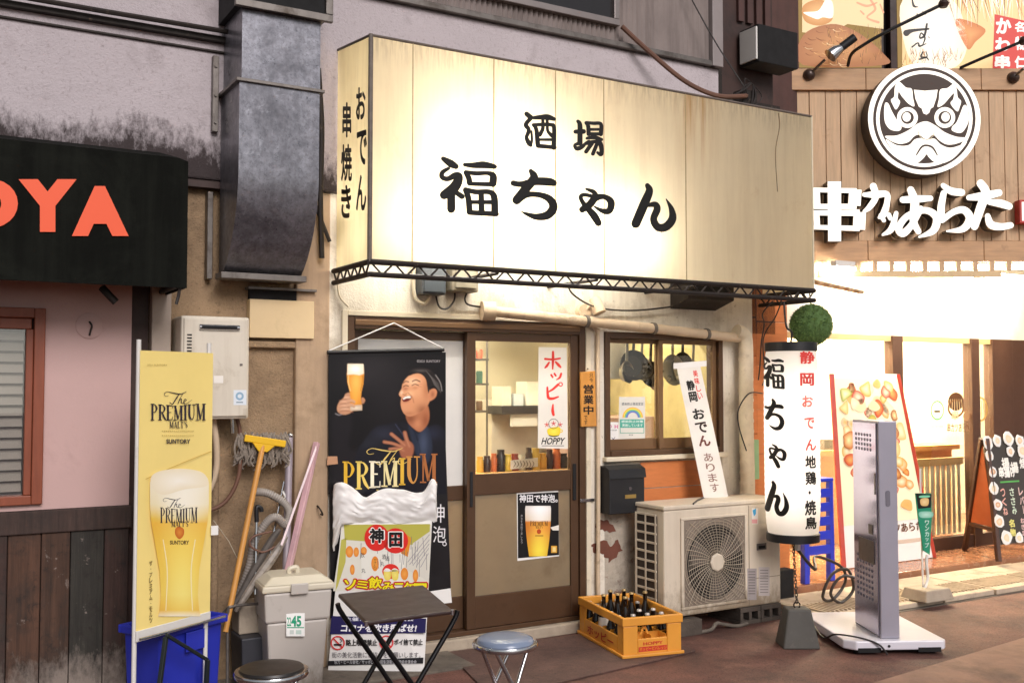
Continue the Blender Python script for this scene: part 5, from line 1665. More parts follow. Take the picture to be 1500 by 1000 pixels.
# hair and ear
R_.shape([(528, 200), (552, 172), (600, 158), (655, 168), (698, 202), (726, 248), (738, 305), (730, 328), (708, 295), (690, 272), (668, 282), (657, 318), (648, 275), (640, 232), (615, 202), (575, 192), (545, 207)], '#1f1a1a', 6)
R_.glow(610, 178, 40, 8, '#57504e', .7)
for k in range(9):
    R_.line([(640 + k * 9, 178 + k * 9), (672 + k * 7, 220 + k * 10), (690 + k * 5, 262 + k * 6)], 3, '#6e6866', 4, .45)
R_.line([(700, 205), (728, 250), (738, 300)], 5, '#a09a98', 5, .7)
R_.shape([(657, 318), (672, 292), (695, 288), (708, 305), (702, 335), (680, 356), (660, 360)], '#c4835e', 5).glow(682, 322, 12, 20, '#8a5036', .7)
# raised hand
R_.shape([(98, 405), (112, 368), (140, 342), (150, 320), (175, 312), (190, 335), (206, 370), (198, 420), (150, 446), (108, 434)], '#c28e6e', 7)
for y_ in (352, 378, 402, 422):
    R_.line([(112, y_ + 8), (150, y_), (196, y_ + 10)], 4, '#8c5a42', 5, .7).glow(150, y_ - 12, 36, 6, '#e6bc9c', .7)
R_.shape([(246, 345), (260, 342), (270, 358), (262, 376), (247, 378)], '#b5805f', 5)
# beer
R_.shape([(162, 140), (165, 136), (256, 136), (260, 140), (263, 200), (260, 255), (246, 315), (244, 350), (252, 400), (252, 420), (178, 422), (176, 400), (180, 350), (174, 300), (160, 245), (158, 200)], '#d98a2c', 3, smooth=False)
R_.glow(214, 255, 34, 80, '#f7c060', .9).glow(210, 330, 20, 60, '#f2ac48', .8).line([(168, 210), (168, 250), (180, 300)], 5, '#fbe0a0', 4, .7).line([(254, 210), (252, 250), (242, 300)], 5, '#b5651c', 5, .7)
R_.shape([(162, 140), (165, 136), (256, 136), (260, 140), (262, 196), (236, 206), (200, 200), (160, 204)], '#efe2c6', 5, smooth=False).glow(210, 168, 34, 24, '#ffffff', .9)
R_.shape([(178, 388), (250, 386), (252, 420), (178, 422)], '#c9b49c', 4, smooth=False).glow(214, 404, 26, 8, '#f0e2cc', .7)
for y_ in (362, 388):
    R_.line([(160, y_), (186, y_ - 2), (202, y_ + 6)], 17, '#cf9f80', 6, .95).line([(164, y_ + 10), (190, y_ + 8), (204, y_ + 14)], 4, '#8c5a42', 4, .6)
# open hand
R_.shape([(478, 640), (505, 605), (545, 610), (566, 640), (560, 690), (530, 715), (490, 700)], '#9c5f46', 10)
for pts_, w_ in (([(386, 612), (440, 622), (500, 645)], 19), ([(430, 564), (470, 596), (512, 632)], 21), ([(512, 556), (522, 594), (540, 640)], 24), ([(420, 655), (465, 652), (505, 665)], 17)):
    R_.line(pts_, w_, '#a0644a', 7).line(pts_, w_ * .4, '#bd8263', 8, .7)
R_.into(pt)
script_the(pt, 280, 645, 550, 755, '#d9bd6c')
pt.nxt()
serif(pt, 'PREMIUM', 135, 735, 705, 905, '#d9b84f', .12, ['#dcae36', '#e6c968', '#f3ead0', '#e8d9a0', '#dcb040', '#c98f4a', '#a8683c'], slope=-.10)
serif(pt, "MALT'S", 340, 905, 510, 950, '#d0b86a')
pt.text('©2021 SUNTORY', 585, 112, 728, 128, '#8f8a8c', .02)
pt.build('print', BP, M_printg)
pt = Print(lambda x, y: wallp(x, y, PY), NY, lift=.0015)
pt.text('神', 631, 738, 651, 765, '#e6e4e6').text('泡', 634, 770, 653, 794, '#e6e4e6')
pt.ring(651, 796, 2.0, 3.2, '#e6e4e6')
pt.build('print', BP, M_printg)
part('tape', MB().extr([wallp(480, 668, PY - .006), wallp(494, 668, PY - .006), wallp(495, 679, PY - .006), wallp(479, 681, PY - .006)], (0, .002, 0)), mat('brown_tape', '#b98a68', .5), BP)
one('coat_hook', MB().tube(crom([(2.02, -.016, .93), (2.02, -.05, .92), (2.03, -.06, .90), (2.04, -.05, .88), (2.03, -.04, .885)], 4), .005, 6), M_rust, 'small rusty hook on the pilaster beside the black poster', 'hook')
# ---------------------------------------------------------------- papers on the door and window
def sheet(name, label, cat, corners, Y, th=.001, material=None):
    """a paper stuck on a pane; corners in photo pixels TL, TR, BR, BL"""
    q = [wallp(x, y, Y) for x, y in corners]
    return one(name, MB().extr([q[3], q[2], q[1], q[0]], (0, th, 0)), material or M_paper, label, cat, loc=q[3])
GY = .0265
HP = sheet('paper_strip', 'white drink poster strip with red lettering on the glass door', 'poster', [(789, 508), (830, 509), (832, 657), (788, 656)], GY, material=translucent('thin_paper', '#f2efe9', .3))
pt = Print(zoommap(lambda x, y: wallp(x, y, GY), 680, 480, 3.847), NY)
RD = '#e2382e'
for st in [[(455, 175, 12), (500, 178, 11), (540, 172, 10)], [(500, 135, 12), (500, 180, 15), (498, 232, 8)], [(478, 195, 10), (465, 215, 14), (455, 225, 8)], [(515, 192, 10), (530, 208, 16), (543, 222, 10)],
           [(490, 265, 11), (498, 278, 10)], [(508, 258, 11), (516, 270, 10)], [(546, 258, 12), (538, 280, 12), (520, 292, 6)],
           [(468, 335, 10), (470, 370, 14), (476, 395, 16), (500, 398, 14), (530, 388, 8)], [(528, 320, 14), (500, 345, 12), (475, 360, 8)], [(500, 432, 8), (498, 465, 16), (503, 490, 14)]]:
    pt.stroke(st, RD)
pt.ring(543, 318, 7, 13, RD, 20)
pt.blob([(472, 568), (538, 560), (532, 608), (478, 606)], '#e8c92a', '#f5e25a').nxt()
pt.ring(545, 580, 5, 10, '#e8c92a', 16)
pt.stroke([(478, 606, 5), (505, 611, 6), (532, 606, 4)], '#1d1a18').ring(503, 540, 26, 29, '#4b4648', 20)
for x_, y_ in ((465, 545), (503, 538), (540, 545)):
    for k in range(5):
        a = math.radians(72 * k - 90)
        pt.stroke([(x_, y_, 6), (x_ + 14 * math.cos(a), y_ + 14 * math.sin(a), 3)], '#d85a5a')
pt.text('HOPPY', 438, 618, 565, 656, '#1a1716', .02, shear=10)
pt.rect(436, 662, 562, 666, '#8a8584')
pt.build('print', HP, M_print)
DP = sheet('beer_poster', 'black beer poster on the frosted lower pane of the sliding door', 'poster', [(757, 722), (818, 718), (819, 814), (758, 821)], GY)
pt = Print(zoommap(lambda x, y: wallp(x, y, GY), 680, 700, 4.167), NY)
pt.poly([(326, 98), (575, 84), (578, 468), (328, 488)], '#100e10').nxt()
pt.text('神田で神泡。', 336, 98, 570, 148, '#efedee', .02)
pt.vtext('神泡を神田で楽しもう', 350, 220, 400, 11, '#a9a5a6')
pt.rect(530, 412, 566, 455, '#d9a23a')
pt.nxt()
pt.poly([(525, 300), (577, 285), (577, 318), (540, 318)], '#e6e0d6').nxt()
pt.vessel(450, [(168, 76, '#d8d0c6', '#f5f2ee'), (185, 79, '#e2dbd2', '#ffffff'), (255, 78, '#d9c4a8', '#f6f0e6'), (268, 77, '#c9762a', '#e8a03c'), (320, 74, '#cc7a2c', '#f0b04a'), (380, 68, '#d9922c', '#f2d04a'), (440, 60, '#e0a82c', '#f5e04e'), (476, 55, '#dda42c', '#f0d848')], 8).nxt()
serif(pt, 'PREMIUM', 402, 262, 508, 290, '#3a2418', .12)
serif(pt, "MALT'S", 436, 292, 478, 306, '#5a3418')
pt.ell(455, 325, 13, 15, '#b8481e').rect(432, 348, 482, 353, '#8a5a1e').rect(538, 420, 558, 448, '#f0d48a')
pt.build('print', DP, M_print)
WQ = thing('wooden_plaque', 'small wooden opening-hours plaque with black writing beside the door', 'plaque', (3.9, -.02, 1.345))
c4 = [wallp(*p, -.03) for p in ((851, 545), (872, 543), (874, 624), (852, 625))]
part('board', MB().extr([c4[3], c4[2], c4[1], c4[0]], (0, .018, 0)), mat('plaque_wood', '#c98a3c', .6, var=.15, vs=6, sc=(4, 4, 1)), WQ, bevel=.003)
part('nail', MB().cyl(wallp(861, 540, -.03), wallp(861, 540, -.001), .005, n=8), M_rust, WQ)
pt = Print(lambda x, y: wallp(x, y, -.03), NY)
pt.vtext('営業中', 862, 562, 608, 15, '#241a12', .03)
pt.vtext('只今', 866, 546, 560, 5.5, '#3a2a1a', .01)
pt.vtext('です', 858, 608, 622, 5, '#3a2a1a', .01)
pt.build('lettering', WQ, M_print)
one('door_latch', MB().box(3.84, 3.955, -.018, -.005, .845, .865), M_chrome, 'small steel latch across the right door post', 'latch', bevel=.002)
WYg = .049
RN = sheet('rainbow_notice', 'white notice with a rainbow printed on it inside the window', 'notice', [(907, 581), (945, 581), (945, 646), (906, 646)], WYg, material=translucent('thin_paper2', '#eeece6', .3))
pt = Print(zoommap(lambda x, y: wallp(x, y, WYg), 880, 480, 3.846), NY)
for r, c_ in ((58, '#e8b44a'), (52, '#e6d25a'), (46, '#8fc46a'), (40, '#4a8fc9'), (34, '#7a76b8')):
    pt.ring(180, 505, r - 6, r, c_, 24, 1.0, 180, 360)
pt.rect(108, 515, 244, 562, '#4aa894').text('感染防止徹底宣言', 118, 420, 240, 436, '#57606a', .01)
pt.nxt()
pt.text('感染防止対策', 116, 520, 238, 534, '#eef4f0', .01).text('実施しています', 120, 540, 236, 556, '#eef4f0', .01)
pt.rect(108, 562, 111, 592, '#4aa894').rect(241, 562, 244, 592, '#4aa894').rect(108, 590, 244, 593, '#4aa894').text('東京都', 158, 598, 182, 607, '#6a6a70')
pt.build('print', RN, M_print)
PN = sheet('small_notice', 'small white notice with pink marks at the lower left of the window', 'notice', [(890, 618), (906, 618), (906, 646), (890, 646)], WYg)
pt = Print(zoommap(lambda x, y: wallp(x, y, WYg), 880, 480, 3.846), NY)
pt.ring(53, 555, 6, 9, '#c94a86', 16).text('H', 78, 546, 96, 566, '#c94a86', .03).text('非接触', 46, 572, 92, 580, '#777')
pt.stroke([(62, 618, 3), (70, 626, 4), (80, 616, 3)], '#4a4a6a')
pt.build('print', PN, M_print)
# slanting paper strip
p4 = [V(wallp(991, 536, -.075)), V(wallp(1025, 532, -.075)), V(wallp(1067, 728, -.20)), V(wallp(1031, 729, -.20))]
OD = thing('paper_banner', 'long white paper strip with vertical writing slanting across the window', 'banner', p4[3])
on = (p4[1] - p4[0]).cross(p4[3] - p4[0]).normalized()
if on.dot(CAM - p4[0]) < 0:
    on = -on
part('paper', MB().extr([p4[3], p4[2], p4[1], p4[0]], -on * .002), translucent('strip_paper', '#efece6', .25), OD)
part('tape', MB().extr([p4[0] + V((-.03, -.004, .02)), p4[1] + V((.06, -.004, .02)), p4[1] + V((.06, -.004, -.02)), p4[0] + V((-.03, -.004, -.02))], (0, .001, 0)), M_paper, OD)
pt = Print(quadmap(*p4, 100, 560), on)
pt.vtext('美味しい', 72, 24, 150, 20, '#dd3a30', .02)
pt.vtext('静岡', 42, 62, 160, 34, '#1c1816', .04)
pt.vtext('おでん', 50, 180, 350, 50, '#1c1816', .035, .2, ['#1c1816', '#33241e', '#6b3a30'])
pt.vtext('あります', 52, 370, 540, 36, '#8a6a60', .01, .18)
pt.build('lettering', OD, M_print)
# mailbox
MX = thing('mailbox', 'black metal letterbox with lock on the worn wall under the window', 'mailbox', (4.14, -.08, .76))
m0, m1 = 3.995, 4.285
pr = [(-.13, .765), (-.13, 1.0), (-.12, 1.05), (-.07, 1.075), (-.001, 1.08), (-.001, .765)]
part('body', MB().extr([(m0, y, z) for y, z in pr], (m1 - m0, 0, 0)), mat('letterbox_black', '#1f1f22', .5, .2, var=.1), MX, bevel=.006)
part('flap', MB().extr([(m0 - .006, -.137, 1.003), (m0 - .006, -.125, 1.055), (m0 - .006, -.07, 1.082), (m0 - .006, -.07, 1.086), (m0 - .006, -.13, 1.06), (m0 - .006, -.142, 1.0)], (m1 - m0 + .012, 0, 0)), mat('letterbox_flap', '#19191c', .45, .2), MX)
part('lock', MB().cyl((4.16, -.131, .93), (4.16, -.138, .93), .013, n=14), M_chrome, MX, smooth=1)
part('name_plate', MB().box(4.12, 4.21, -.134, -.1305, .865, .89), mat('brass_plate', '#a58a4e', .4, .6), MX)

# ---------------------------------------------------------------- air conditioner
AC = thing('air_conditioner', 'large cream outdoor air conditioner unit with round fan grille', 'air conditioner', (4.73, -.25, .09))
ax0, ax1, ay0, ay1, az0, az1 = 4.215, 5.245, -.42, -.12, .115, .83
M_ac = mat('ac_cream', '#d3c6b2', .45, var=.05, vs=2.5, dirt=('#a3927a', 3, .6, .88), streak=('#8f7d64', .22, 12))
add_foot_stain(M_ac, .10, .42, '#8f7f6a', 1.45, 1.9)
bd_ = MB()
bd_.box(ax0 + .002, ax1, ay0, ay1, az0, az1 - .02)
part('body', bd_, M_ac, AC, bevel=.012)
part('lid', MB().box(ax0 - .008, ax1 + .008, ay0 - .01, ay1 + .01, az1 - .0195, az1 + .008), M_ac, AC, bevel=.006)
# side grille: dark recess with slats
gy0, gy1, gz0, gz1 = ay0 + .07, ay1 - .02, az0 + .05, az1 - .06
part('coil', MB().box(ax0 - .0015, ax0 + .0018, gy0, gy1, gz0, gz1), mat('coil_dark', '#3a302b', .7, var=.3, vs=40), AC)
for i in range(11):
    z = gz0 + (gz1 - gz0) * i / 10
    part('slat', MB().box(ax0 - .012, ax0 - .002, gy0, gy1, z - .007, z + .007), M_ac, AC, bevel=.002)
for i in range(3):
    y = gy0 + (gy1 - gy0) * i / 2
    part('bar', MB().box(ax0 - .016, ax0 - .0122, y - .008, y + .008, gz0 - .007, gz1 + .007), M_ac, AC, bevel=.002)
# fan opening
fx, fz = 4.645, .445
f0, f1, fz0, fz1 = 4.375, 4.905, .175, .735
fo = MB()
fo.box(f0 - .025, f1 + .02, ay0 - .012, ay0 - .0005, fz1, fz1 + .02)
fo.box(f0 - .025, f1 + .02, ay0 - .012, ay0 - .0005, fz0 - .02, fz0)
fo.box(f0 - .025, f0, ay0 - .012, ay0 - .0005, fz0 + .0002, fz1 - .0002)
fo.box(f1, f1 + .02, ay0 - .012, ay0 - .0005, fz0 + .0002, fz1 - .0002)
part('grille_frame', fo, M_ac, AC, bevel=.005)
part('fan_recess', MB().box(f0, f1, ay0 - .003, ay0 - .0006, fz0, fz1), mat('recess_dark', '#85786a', .8, var=.2, vs=9), AC)
part('fan_opening', MB().lathe([(.245, 0), (.245, .001)], (fx, ay0 - .0035, fz), 40, axis=(0, -1, 0)), mat('fan_dark', '#241f1c', .8), AC)
for k in range(3):
    a0 = math.radians(120 * k + 20)
    pts = [(fx + r * math.cos(a0 + s), ay0 - .0055, fz + r * math.sin(a0 + s)) for r, s in ((.06, 0), (.15, -.1), (.235, -.05), (.24, .35), (.2, .75), (.12, .8), (.06, .6))]
    part('fan_blade', MB().extr(pts, (0, -.004, 0)), mat('blade_grey', '#5b524b', .6), AC)
gw = MB()
yy = ay0 - .013
for r in [.075 + .0178 * i for i in range(11)] + [.2715, .29, .31, .33]:
    ring = []
    for i in range(56):
        a = 2 * math.pi * i / 56
        x_, z_ = fx + r * math.cos(a), fz + r * math.sin(a)
        ring.append((x_, z_))
    # clip the big rings to the square
    seg = []
    for i in range(57):
        x_, z_ = ring[i % 56]
        if f0 < x_ < f1 and fz0 < z_ < fz1:
            seg.append((x_, yy, z_))
        else:
            if len(seg) > 1:
                gw.tube(seg, .0016, 4, caps=False)
            seg = []
    if len(seg) > 1:
        gw.tube(seg, .0016, 4, caps=False)
for k in range(44):
    a0 = 2 * math.pi * k / 44
    pts = []
    for i in range(9):
        r = .06 + .29 * i / 8
        a = a0 + .9 * (r - .06)
        x_, z_ = fx + r * math.cos(a), fz + r * math.sin(a)
        if f0 < x_ < f1 and fz0 < z_ < fz1:
            pts.append((x_, yy - .003, z_))
    gw.tube(pts, .0015 if k % 2 else .0024, 4, caps=False)
part('grille_wires', gw, mat('grille_cream', '#b3a590', .5, var=.1), AC, kind='stuff', smooth=1)
part('hub_cap', MB().lathe([(.062, 0), (.062, .012), (.05, .017)], (fx, yy - .002, fz), 8, axis=(0, -1, 0)), M_ac, AC, bevel=.004)
part('panel_joint', MB().box(4.948, 4.953, ay0 - .002, ay0 + .001, az0 + .01, az1 - .03), mat('joint_dark', '#8a7c68', .7), AC)
part('panel_joint', MB().box(4.953, ax1 - .004, ay0 - .002, ay0 + .001, .30, .304), mat('joint_dark', '#8a7c68', .7), AC)
part('handle_recess', MB().box(5.02, 5.11, ay0 - .004, ay0 + .001, .49, .535), M_steel, AC, bevel=.003)
part('handle_slot', MB().box(5.035, 5.095, ay0 - .006, ay0 - .0042, .50, .52), M_blackm, AC)
pt = Print(lambda x, y: wallp(x, y, ay0), NY, lift=.002)
pt.rect(1101, 744, 1110, 767, '#e6e2dc').rect(1113, 743, 1122, 766, '#c9bfae').nxt()
pt.poly([(1102, 747), (1107, 744), (1107, 752), (1104, 756)], '#2f9ad0').rect(1101, 760, 1109, 766, '#e0a0a0')
pt.build('sticker', AC, M_print)
pt = Print(lambda x, y: wallp(x, y, ay0), NY, lift=.002)
pt.rect(1094, 832, 1108, 878, '#a39a98').rect(1111, 830, 1127, 872, '#c2b8b4').nxt()
for i in range(9):
    pt.rect(1113, 834 + i * 4, 1125, 835.5 + i * 4, '#8f8884').rect(1096, 836 + i * 4, 1106, 837.5 + i * 4, '#77706e')
pt.build('sticker', AC, M_print)
part('cable_strap', MB().tube([(4.45, -.435, .842), (4.6, -.30, .842), (4.85, -.12, .842)], .006, 6), M_black, AC)
for i, (bx_, by_, lab) in enumerate([(4.24, -.42, 'weathered concrete block under the left foot of the air conditioner'), (4.86, -.40, 'hollow concrete block under the right middle of the air conditioner'), (5.05, -.40, 'hollow concrete block under the right end of the air conditioner')]):
    t = thing('concrete_block', lab, 'block', (bx_, by_, 0), group='blocks under the air conditioner')
    wd = .22 if i == 0 else .185
    b_ = MB()
    if i == 0:
        b_.box(bx_ + .02, bx_ + .02 + wd, by_ - .06, by_ + .3, .0, .10)
    else:
        b_.box(bx_, bx_ + wd, by_ - .03, by_ + .3, .0, .028)
        b_.box(bx_, bx_ + wd, by_ - .03, by_ + .3, .082, .1145)
        for f in (0, .42, .86):
            b_.box(bx_ + wd * f, bx_ + wd * f + .026, by_ - .03, by_ + .3, .0282, .0818)
    part('block', b_, mat('grimy_block', '#4f463e', .9, var=.3, vs=9, bump=.5, bs=80), t, bevel=.004)
    if i:
        part('core', MB().box(bx_ + .01, bx_ + wd - .01, by_ + .05, by_ + .2, .029, .081), M_blackm, t)
one('cable_clump', MB().tube(crom([(4.45, -.46, .012), (4.55, -.48, .02), (4.62, -.46, .05), (4.7, -.44, .03), (4.8, -.46, .012), (4.9, -.45, .015)], 5), .012, 8), M_concd, 'dusty grey hose end under the air conditioner', 'hose', smooth=1)

# ---------------------------------------------------------------- bottle crate
cr_rot = math.radians(-11)
CR = thing('bottle_crate', 'yellow orange plastic bottle crate standing on the door mat', 'crate', (3.655, -.735, .011), cr_rot)
M_cr = mat('crate_orange', '#dc9636', .45, var=.08, vs=5, dirt=('#a5662a', 7, .62, .8))
cw, cl_, ch_ = .385, .66, .235
def cpart(n, m, **k):
    return part(n, m, k.pop('material', M_cr), CR, local=True, bevel=k.pop('bevel', .005), **k)
cpart('floor', MB().box(.012, cw - .012, .012, cl_ - .012, .005, .017))
rim = MB()
t_ = .016
rim.box(-.008, cw + .008, -.008, t_, ch_ - .05, ch_)
rim.box(-.008, cw + .008, cl_ - t_, cl_ + .008, ch_ - .05, ch_)
rim.box(-.008, t_, t_ + .0002, cl_ - t_ - .0002, ch_ - .05, ch_)
rim.box(cw - t_, cw + .008, t_ + .0002, cl_ - t_ - .0002, ch_ - .05, ch_)
cpart('rim', rim)
for x_, y_ in ((0, 0), (cw, 0), (0, cl_), (cw, cl_)):
    sx, sy = (1 if x_ == 0 else -1), (1 if y_ == 0 else -1)
    cx0, cx1 = sorted((x_, x_ + sx * .095))
    cy0, cy1 = sorted((y_, y_ + sy * .085))
    m = MB()
    ya_, yb_ = sorted((y_, y_ + sy * t_))
    xa_, xb_ = sorted((x_, x_ + sx * t_))
    m.box(cx0, cx1, ya_, yb_, .0, ch_ - .0505)
    if sy > 0:
        m.box(xa_, xb_, yb_ + .0002, cy1, .0, ch_ - .0505)
    else:
        m.box(xa_, xb_, cy0, ya_ - .0002, .0, ch_ - .0505)
    cpart('corner_post', m)
for s in (0, 1):
    ya_, yb_ = ((.001, t_ - .001) if s == 0 else (cl_ - t_ + .001, cl_ - .001))
    m = MB().box(.0952, cw - .0952, ya_, yb_, .0, .105)
    cpart('end_panel', m)
    xa_, xb_ = ((.001, t_ - .001) if s == 0 else (cw - t_ + .001, cw - .001))
    cpart('side_panel', MB().box(xa_, xb_, .0852, cl_ - .0852, .0, .112))
for s in (0, 1):
    pts = [(.0702, .105), (.15, .105), (.10, .155), (.0702, .16)]
cpart('foot_lip', MB().box(-.014, cw + .014, -.014, .0, .0, .02))
cpart('foot_lip', MB().box(-.014, -.0002, .0002, cl_ + .01, .0, .02))
dv = MB()
for i in range(1, 4):
    x_ = cw * i / 4
    dv.box(x_ - .002, x_ + .002, t_ + .001, cl_ - t_ - .001, .0172, .12)
for i in range(1, 6):
    y_ = cl_ * i / 6
    dv.box(t_ + .001, cw - t_ - .001, y_ - .0021, y_ + .0021, .0172, .118)
cpart('dividers', dv, bevel=0)
# arches of the dividers seen inside the end
for i in range(2):
    x_ = cw * (i + 1) / 4 - .03
    cpart('divider_arch', MB().extr([(x_ - .03, .05, .118), (x_ - .012, .05, .165), (x_ + .012, .05, .165), (x_ + .03, .05, .118), (x_ + .018, .05, .118), (x_ + .006, .05, .148), (x_ - .006, .05, .148), (x_ - .018, .05, .118)], (0, .004, 0)), bevel=0)
# printing on the sides
Mc = wm(CR)
pt = Print(lambda x, y: Mc @ V((0, cl_ - x, y)), (Mc.to_3x3() @ V((-1, 0, 0))).normalized(), lift=.0012)
pt.text('ホッピー', .13, .088, .52, .028, '#b5271e', .02)
pt.build('lettering', CR, M_print)
pt = Print(lambda x, y: Mc @ V((x, 0, y)), (Mc.to_3x3() @ V((0, -1, 0))).normalized(), lift=.0012)
pt.rect(.10, .058, .29, .030, '#c2332a').nxt()
pt.text('ホッピービバレッジ', .105, .055, .285, .034, '#e59427', .02)
pt.text('HOPPY', .13, .085, .26, .066, '#c2332a', .02)
pt.build('lettering', CR, M_print)
# bottles
M_btl = mat('brown_bottle_glass', '#120c0a', .10, var=.05, rvar=.03, spec=.6)
M_cap = mat('bottle_cap', '#d6cfc6', .35, .3)
M_lbl = mat('bottle_label', '#d9d2c6', .55, var=.06)
def bottle(lx, ly, tall, lab, label):
    p = Mc @ V((lx, ly, .018))
    h = .275 if tall else .19
    r = .033 if tall else .03
    b = one('beer_bottle', MB().lathe([(r * .9, 0), (r, .006), (r, h * .5), (r * .9, h * .58), (.014, h * .78), (.0125, h * .96), (.0135, h * .965), (.0135, h)], p, 18), M_btl, label, 'bottle', loc=p, group='bottles in the orange crate', smooth=50)
    part('cap', MB().lathe([(.0152, h - .006), (.0158, h), (.013, h + .006)], p, 14), M_cap if not tall else mat('foil_cap', '#b59a6a', .4, .5), b, smooth=50)
    if lab:
        part('label', MB().lathe([(r * 1.005, h * .2), (r * 1.01, h * .2), (r * 1.01, h * .52), (r * 1.005, h * .52)], p, 18), M_lbl, b, smooth=50)
tallset = {(1, 3): 'tall dark bottle without label in the middle of the crate', (2, 3): 'tall dark bottle right of centre in the crate', (2, 4): 'tall dark bottle rising farthest back in the crate', (1, 4): 'tall dark bottle at the back left of the crate', (3, 3): 'tall dark bottle with shiny shoulder near the right side of the crate', (0, 3): 'tall bottle with white label at the left of the crate', (1, 2): 'tall bottle with large white label in front in the crate'}
for i in range(4):
    for j in range(6):
        if j == 0 and i < 3:
            continue
        lx, ly = cw * (i + .5) / 4, cl_ * (j + .5) / 6
        tl = (i, j) in tallset
        bottle(lx, ly, tl, (i, j) in ((0, 3), (1, 2)), tallset.get((i, j), 'short dark bottle with pale cap sunk in the orange crate'))
for o in list(COL.objects):
    if o.get('category') == 'bottle' and o.get('label', '').startswith('tall'):
        o['group'] = 'tall bottles in the orange crate'

# ---------------------------------------------------------------- paper lantern, ball, chain, weight
LX, LY, LR = 5.20, -.66, .182
dl = (V((LX, LY, 0)) - CAM).dot(FW)
def zat(py):
    d = ray(1160, py)
    dd = V((LX - CAM.x, LY - CAM.y))
    return CAM.z + d.z * (dd.length / V((d.x, d.y)).length)
lc = 0
d_ = ray(1160, 640)
tt = (V((LX, LY)) - V((CAM.x, CAM.y))).length / V((d_.x, d_.y)).length
LXY = V((CAM.x + d_.x * tt, CAM.y + d_.y * tt))
zt_, zb_ = zat(514), zat(780)
LN = thing('paper_lantern', 'tall white cylindrical paper lantern with black and red writing', 'lantern', (LXY.x, LXY.y, zb_ - .03))
prof = []
nr = 30
for i in range(nr * 2 + 1):
    v = i / (nr * 2)
    R_ = LR * (1 - .10 * abs(2 * v - 1) ** 6)
    prof.append((R_ + (.0022 if i % 2 else 0), zb_ + (zt_ - zb_) * v))
lm = MB().lathe(prof, (LXY.x, LXY.y, 0), 48)
lm.f = lm.f[:-2]
lm.m = lm.m[:-2]
part('shade', lm, translucent('lantern_paper', '#f3efea', .6, .4, .02, var=.02), LN, smooth=60)
part('top_ring', MB().lathe([(LR * .93, zt_ - .004), (LR * .965, zt_), (LR * .965, zt_ + .055), (LR * .9, zt_ + .058)], (LXY.x, LXY.y, 0), 40), M_black, LN, smooth=50)
part('bottom_ring', MB().lathe([(LR * .93, zb_ + .004), (LR * .965, zb_), (LR * .965, zb_ - .05), (LR * .9, zb_ - .053)], (LXY.x, LXY.y, 0), 40), M_black, LN, smooth=50)
part('lamp', MB().cyl((LXY.x, LXY.y, zb_ + .12), (LXY.x, LXY.y, zt_ - .12), .02, n=10), emit('lantern_lamp', '#fff4e6', 10), LN)
part('hanger', MB().tube(crom([(LXY.x, LXY.y, zt_ + .055), (LXY.x + .01, LXY.y, zt_ + .13), (LXY.x - .02, LXY.y + .02, zt_ + .17), (LXY.x, LXY.y + .06, 2.19)], 5), .007, 8), M_rust, LN, smooth=1)
part('side_fin', MB().box(LXY.x + .19, LXY.x + .215, LXY.y + .03, LXY.y + .05, zb_ + .02, zt_ - .05), M_black, LN)
lax = V((LXY.x, LXY.y, 0))
vdir = V((LXY.x - CAM.x, LXY.y - CAM.y, 0)).normalized()
vrt = V((vdir.y, -vdir.x, 0))
def lmap(x, y):
    """x: fraction of the radius across as seen from the street, y: photo pixel row"""
    x = max(-.995, min(.995, x))
    a = math.asin(x)
    p = lax + vrt * (LR * math.sin(a)) - vdir * (LR * math.cos(a))
    return V((p.x, p.y, zat(y)))
def lnorm(p):
    return V((p.x - lax.x, p.y - lax.y, 0)).normalized()
def lzoom(x, y):
    return lmap(((1110 + x / 3.227) - 1160) / 39.5, 490 + y / 3.227)
pt = Print(lzoom, lnorm, lift=.004, step=.0002)
def fit(strokes, box):
    xs = [p[0] for s in strokes for p in s]
    ys = [p[1] for s in strokes for p in s]
    a, b, c_, d = min(xs), max(xs), min(ys), max(ys)
    x0, y0, x1, y1 = box
    sx, sy = (x1 - x0) / (b - a), (y1 - y0) / (d - c_)
    return [[(x0 + (p[0] - a) * sx, y0 + (p[1] - c_) * sy, p[2] * (sx + sy) / 2) for p in s] for s in strokes]
for stks, box in ((FUKU, (42, 108, 128, 252)), (CHI, (46, 306, 120, 440)), (YA, (62, 515, 128, 615)), (NN, (48, 690, 134, 830))):
    pt = Print(lzoom, lnorm, lift=.004, step=.0002)
    for s_ in fit(stks, box):
        pt.stroke(s_, K).nxt()
    pt.build('character', LN, M_print)
RDL = '#e04038'
for ch, (x0, y0, x1, y1), c_ in (('静', (200, 82, 266, 140), RDL), ('岡', (200, 182, 262, 242), RDL), ('お', (208, 286, 256, 340), '#ea7468'), ('で', (216, 386, 262, 440), '#ea7468'), ('ん', (220, 486, 268, 540), '#e4584e'),
                                ('地', (218, 562, 266, 622), K), ('鶏', (218, 636, 266, 698), K), ('焼', (214, 768, 264, 838), K), ('鳥', (214, 844, 266, 902), K)):
    pt = Print(lzoom, lnorm, lift=.004)
    pt.text(ch, x0, y0, x1, y1, c_, .035)
    if ch == '鶏':
        pt.ell(236, 733, 5, 8, K)
    pt.build('character', LN, M_print)
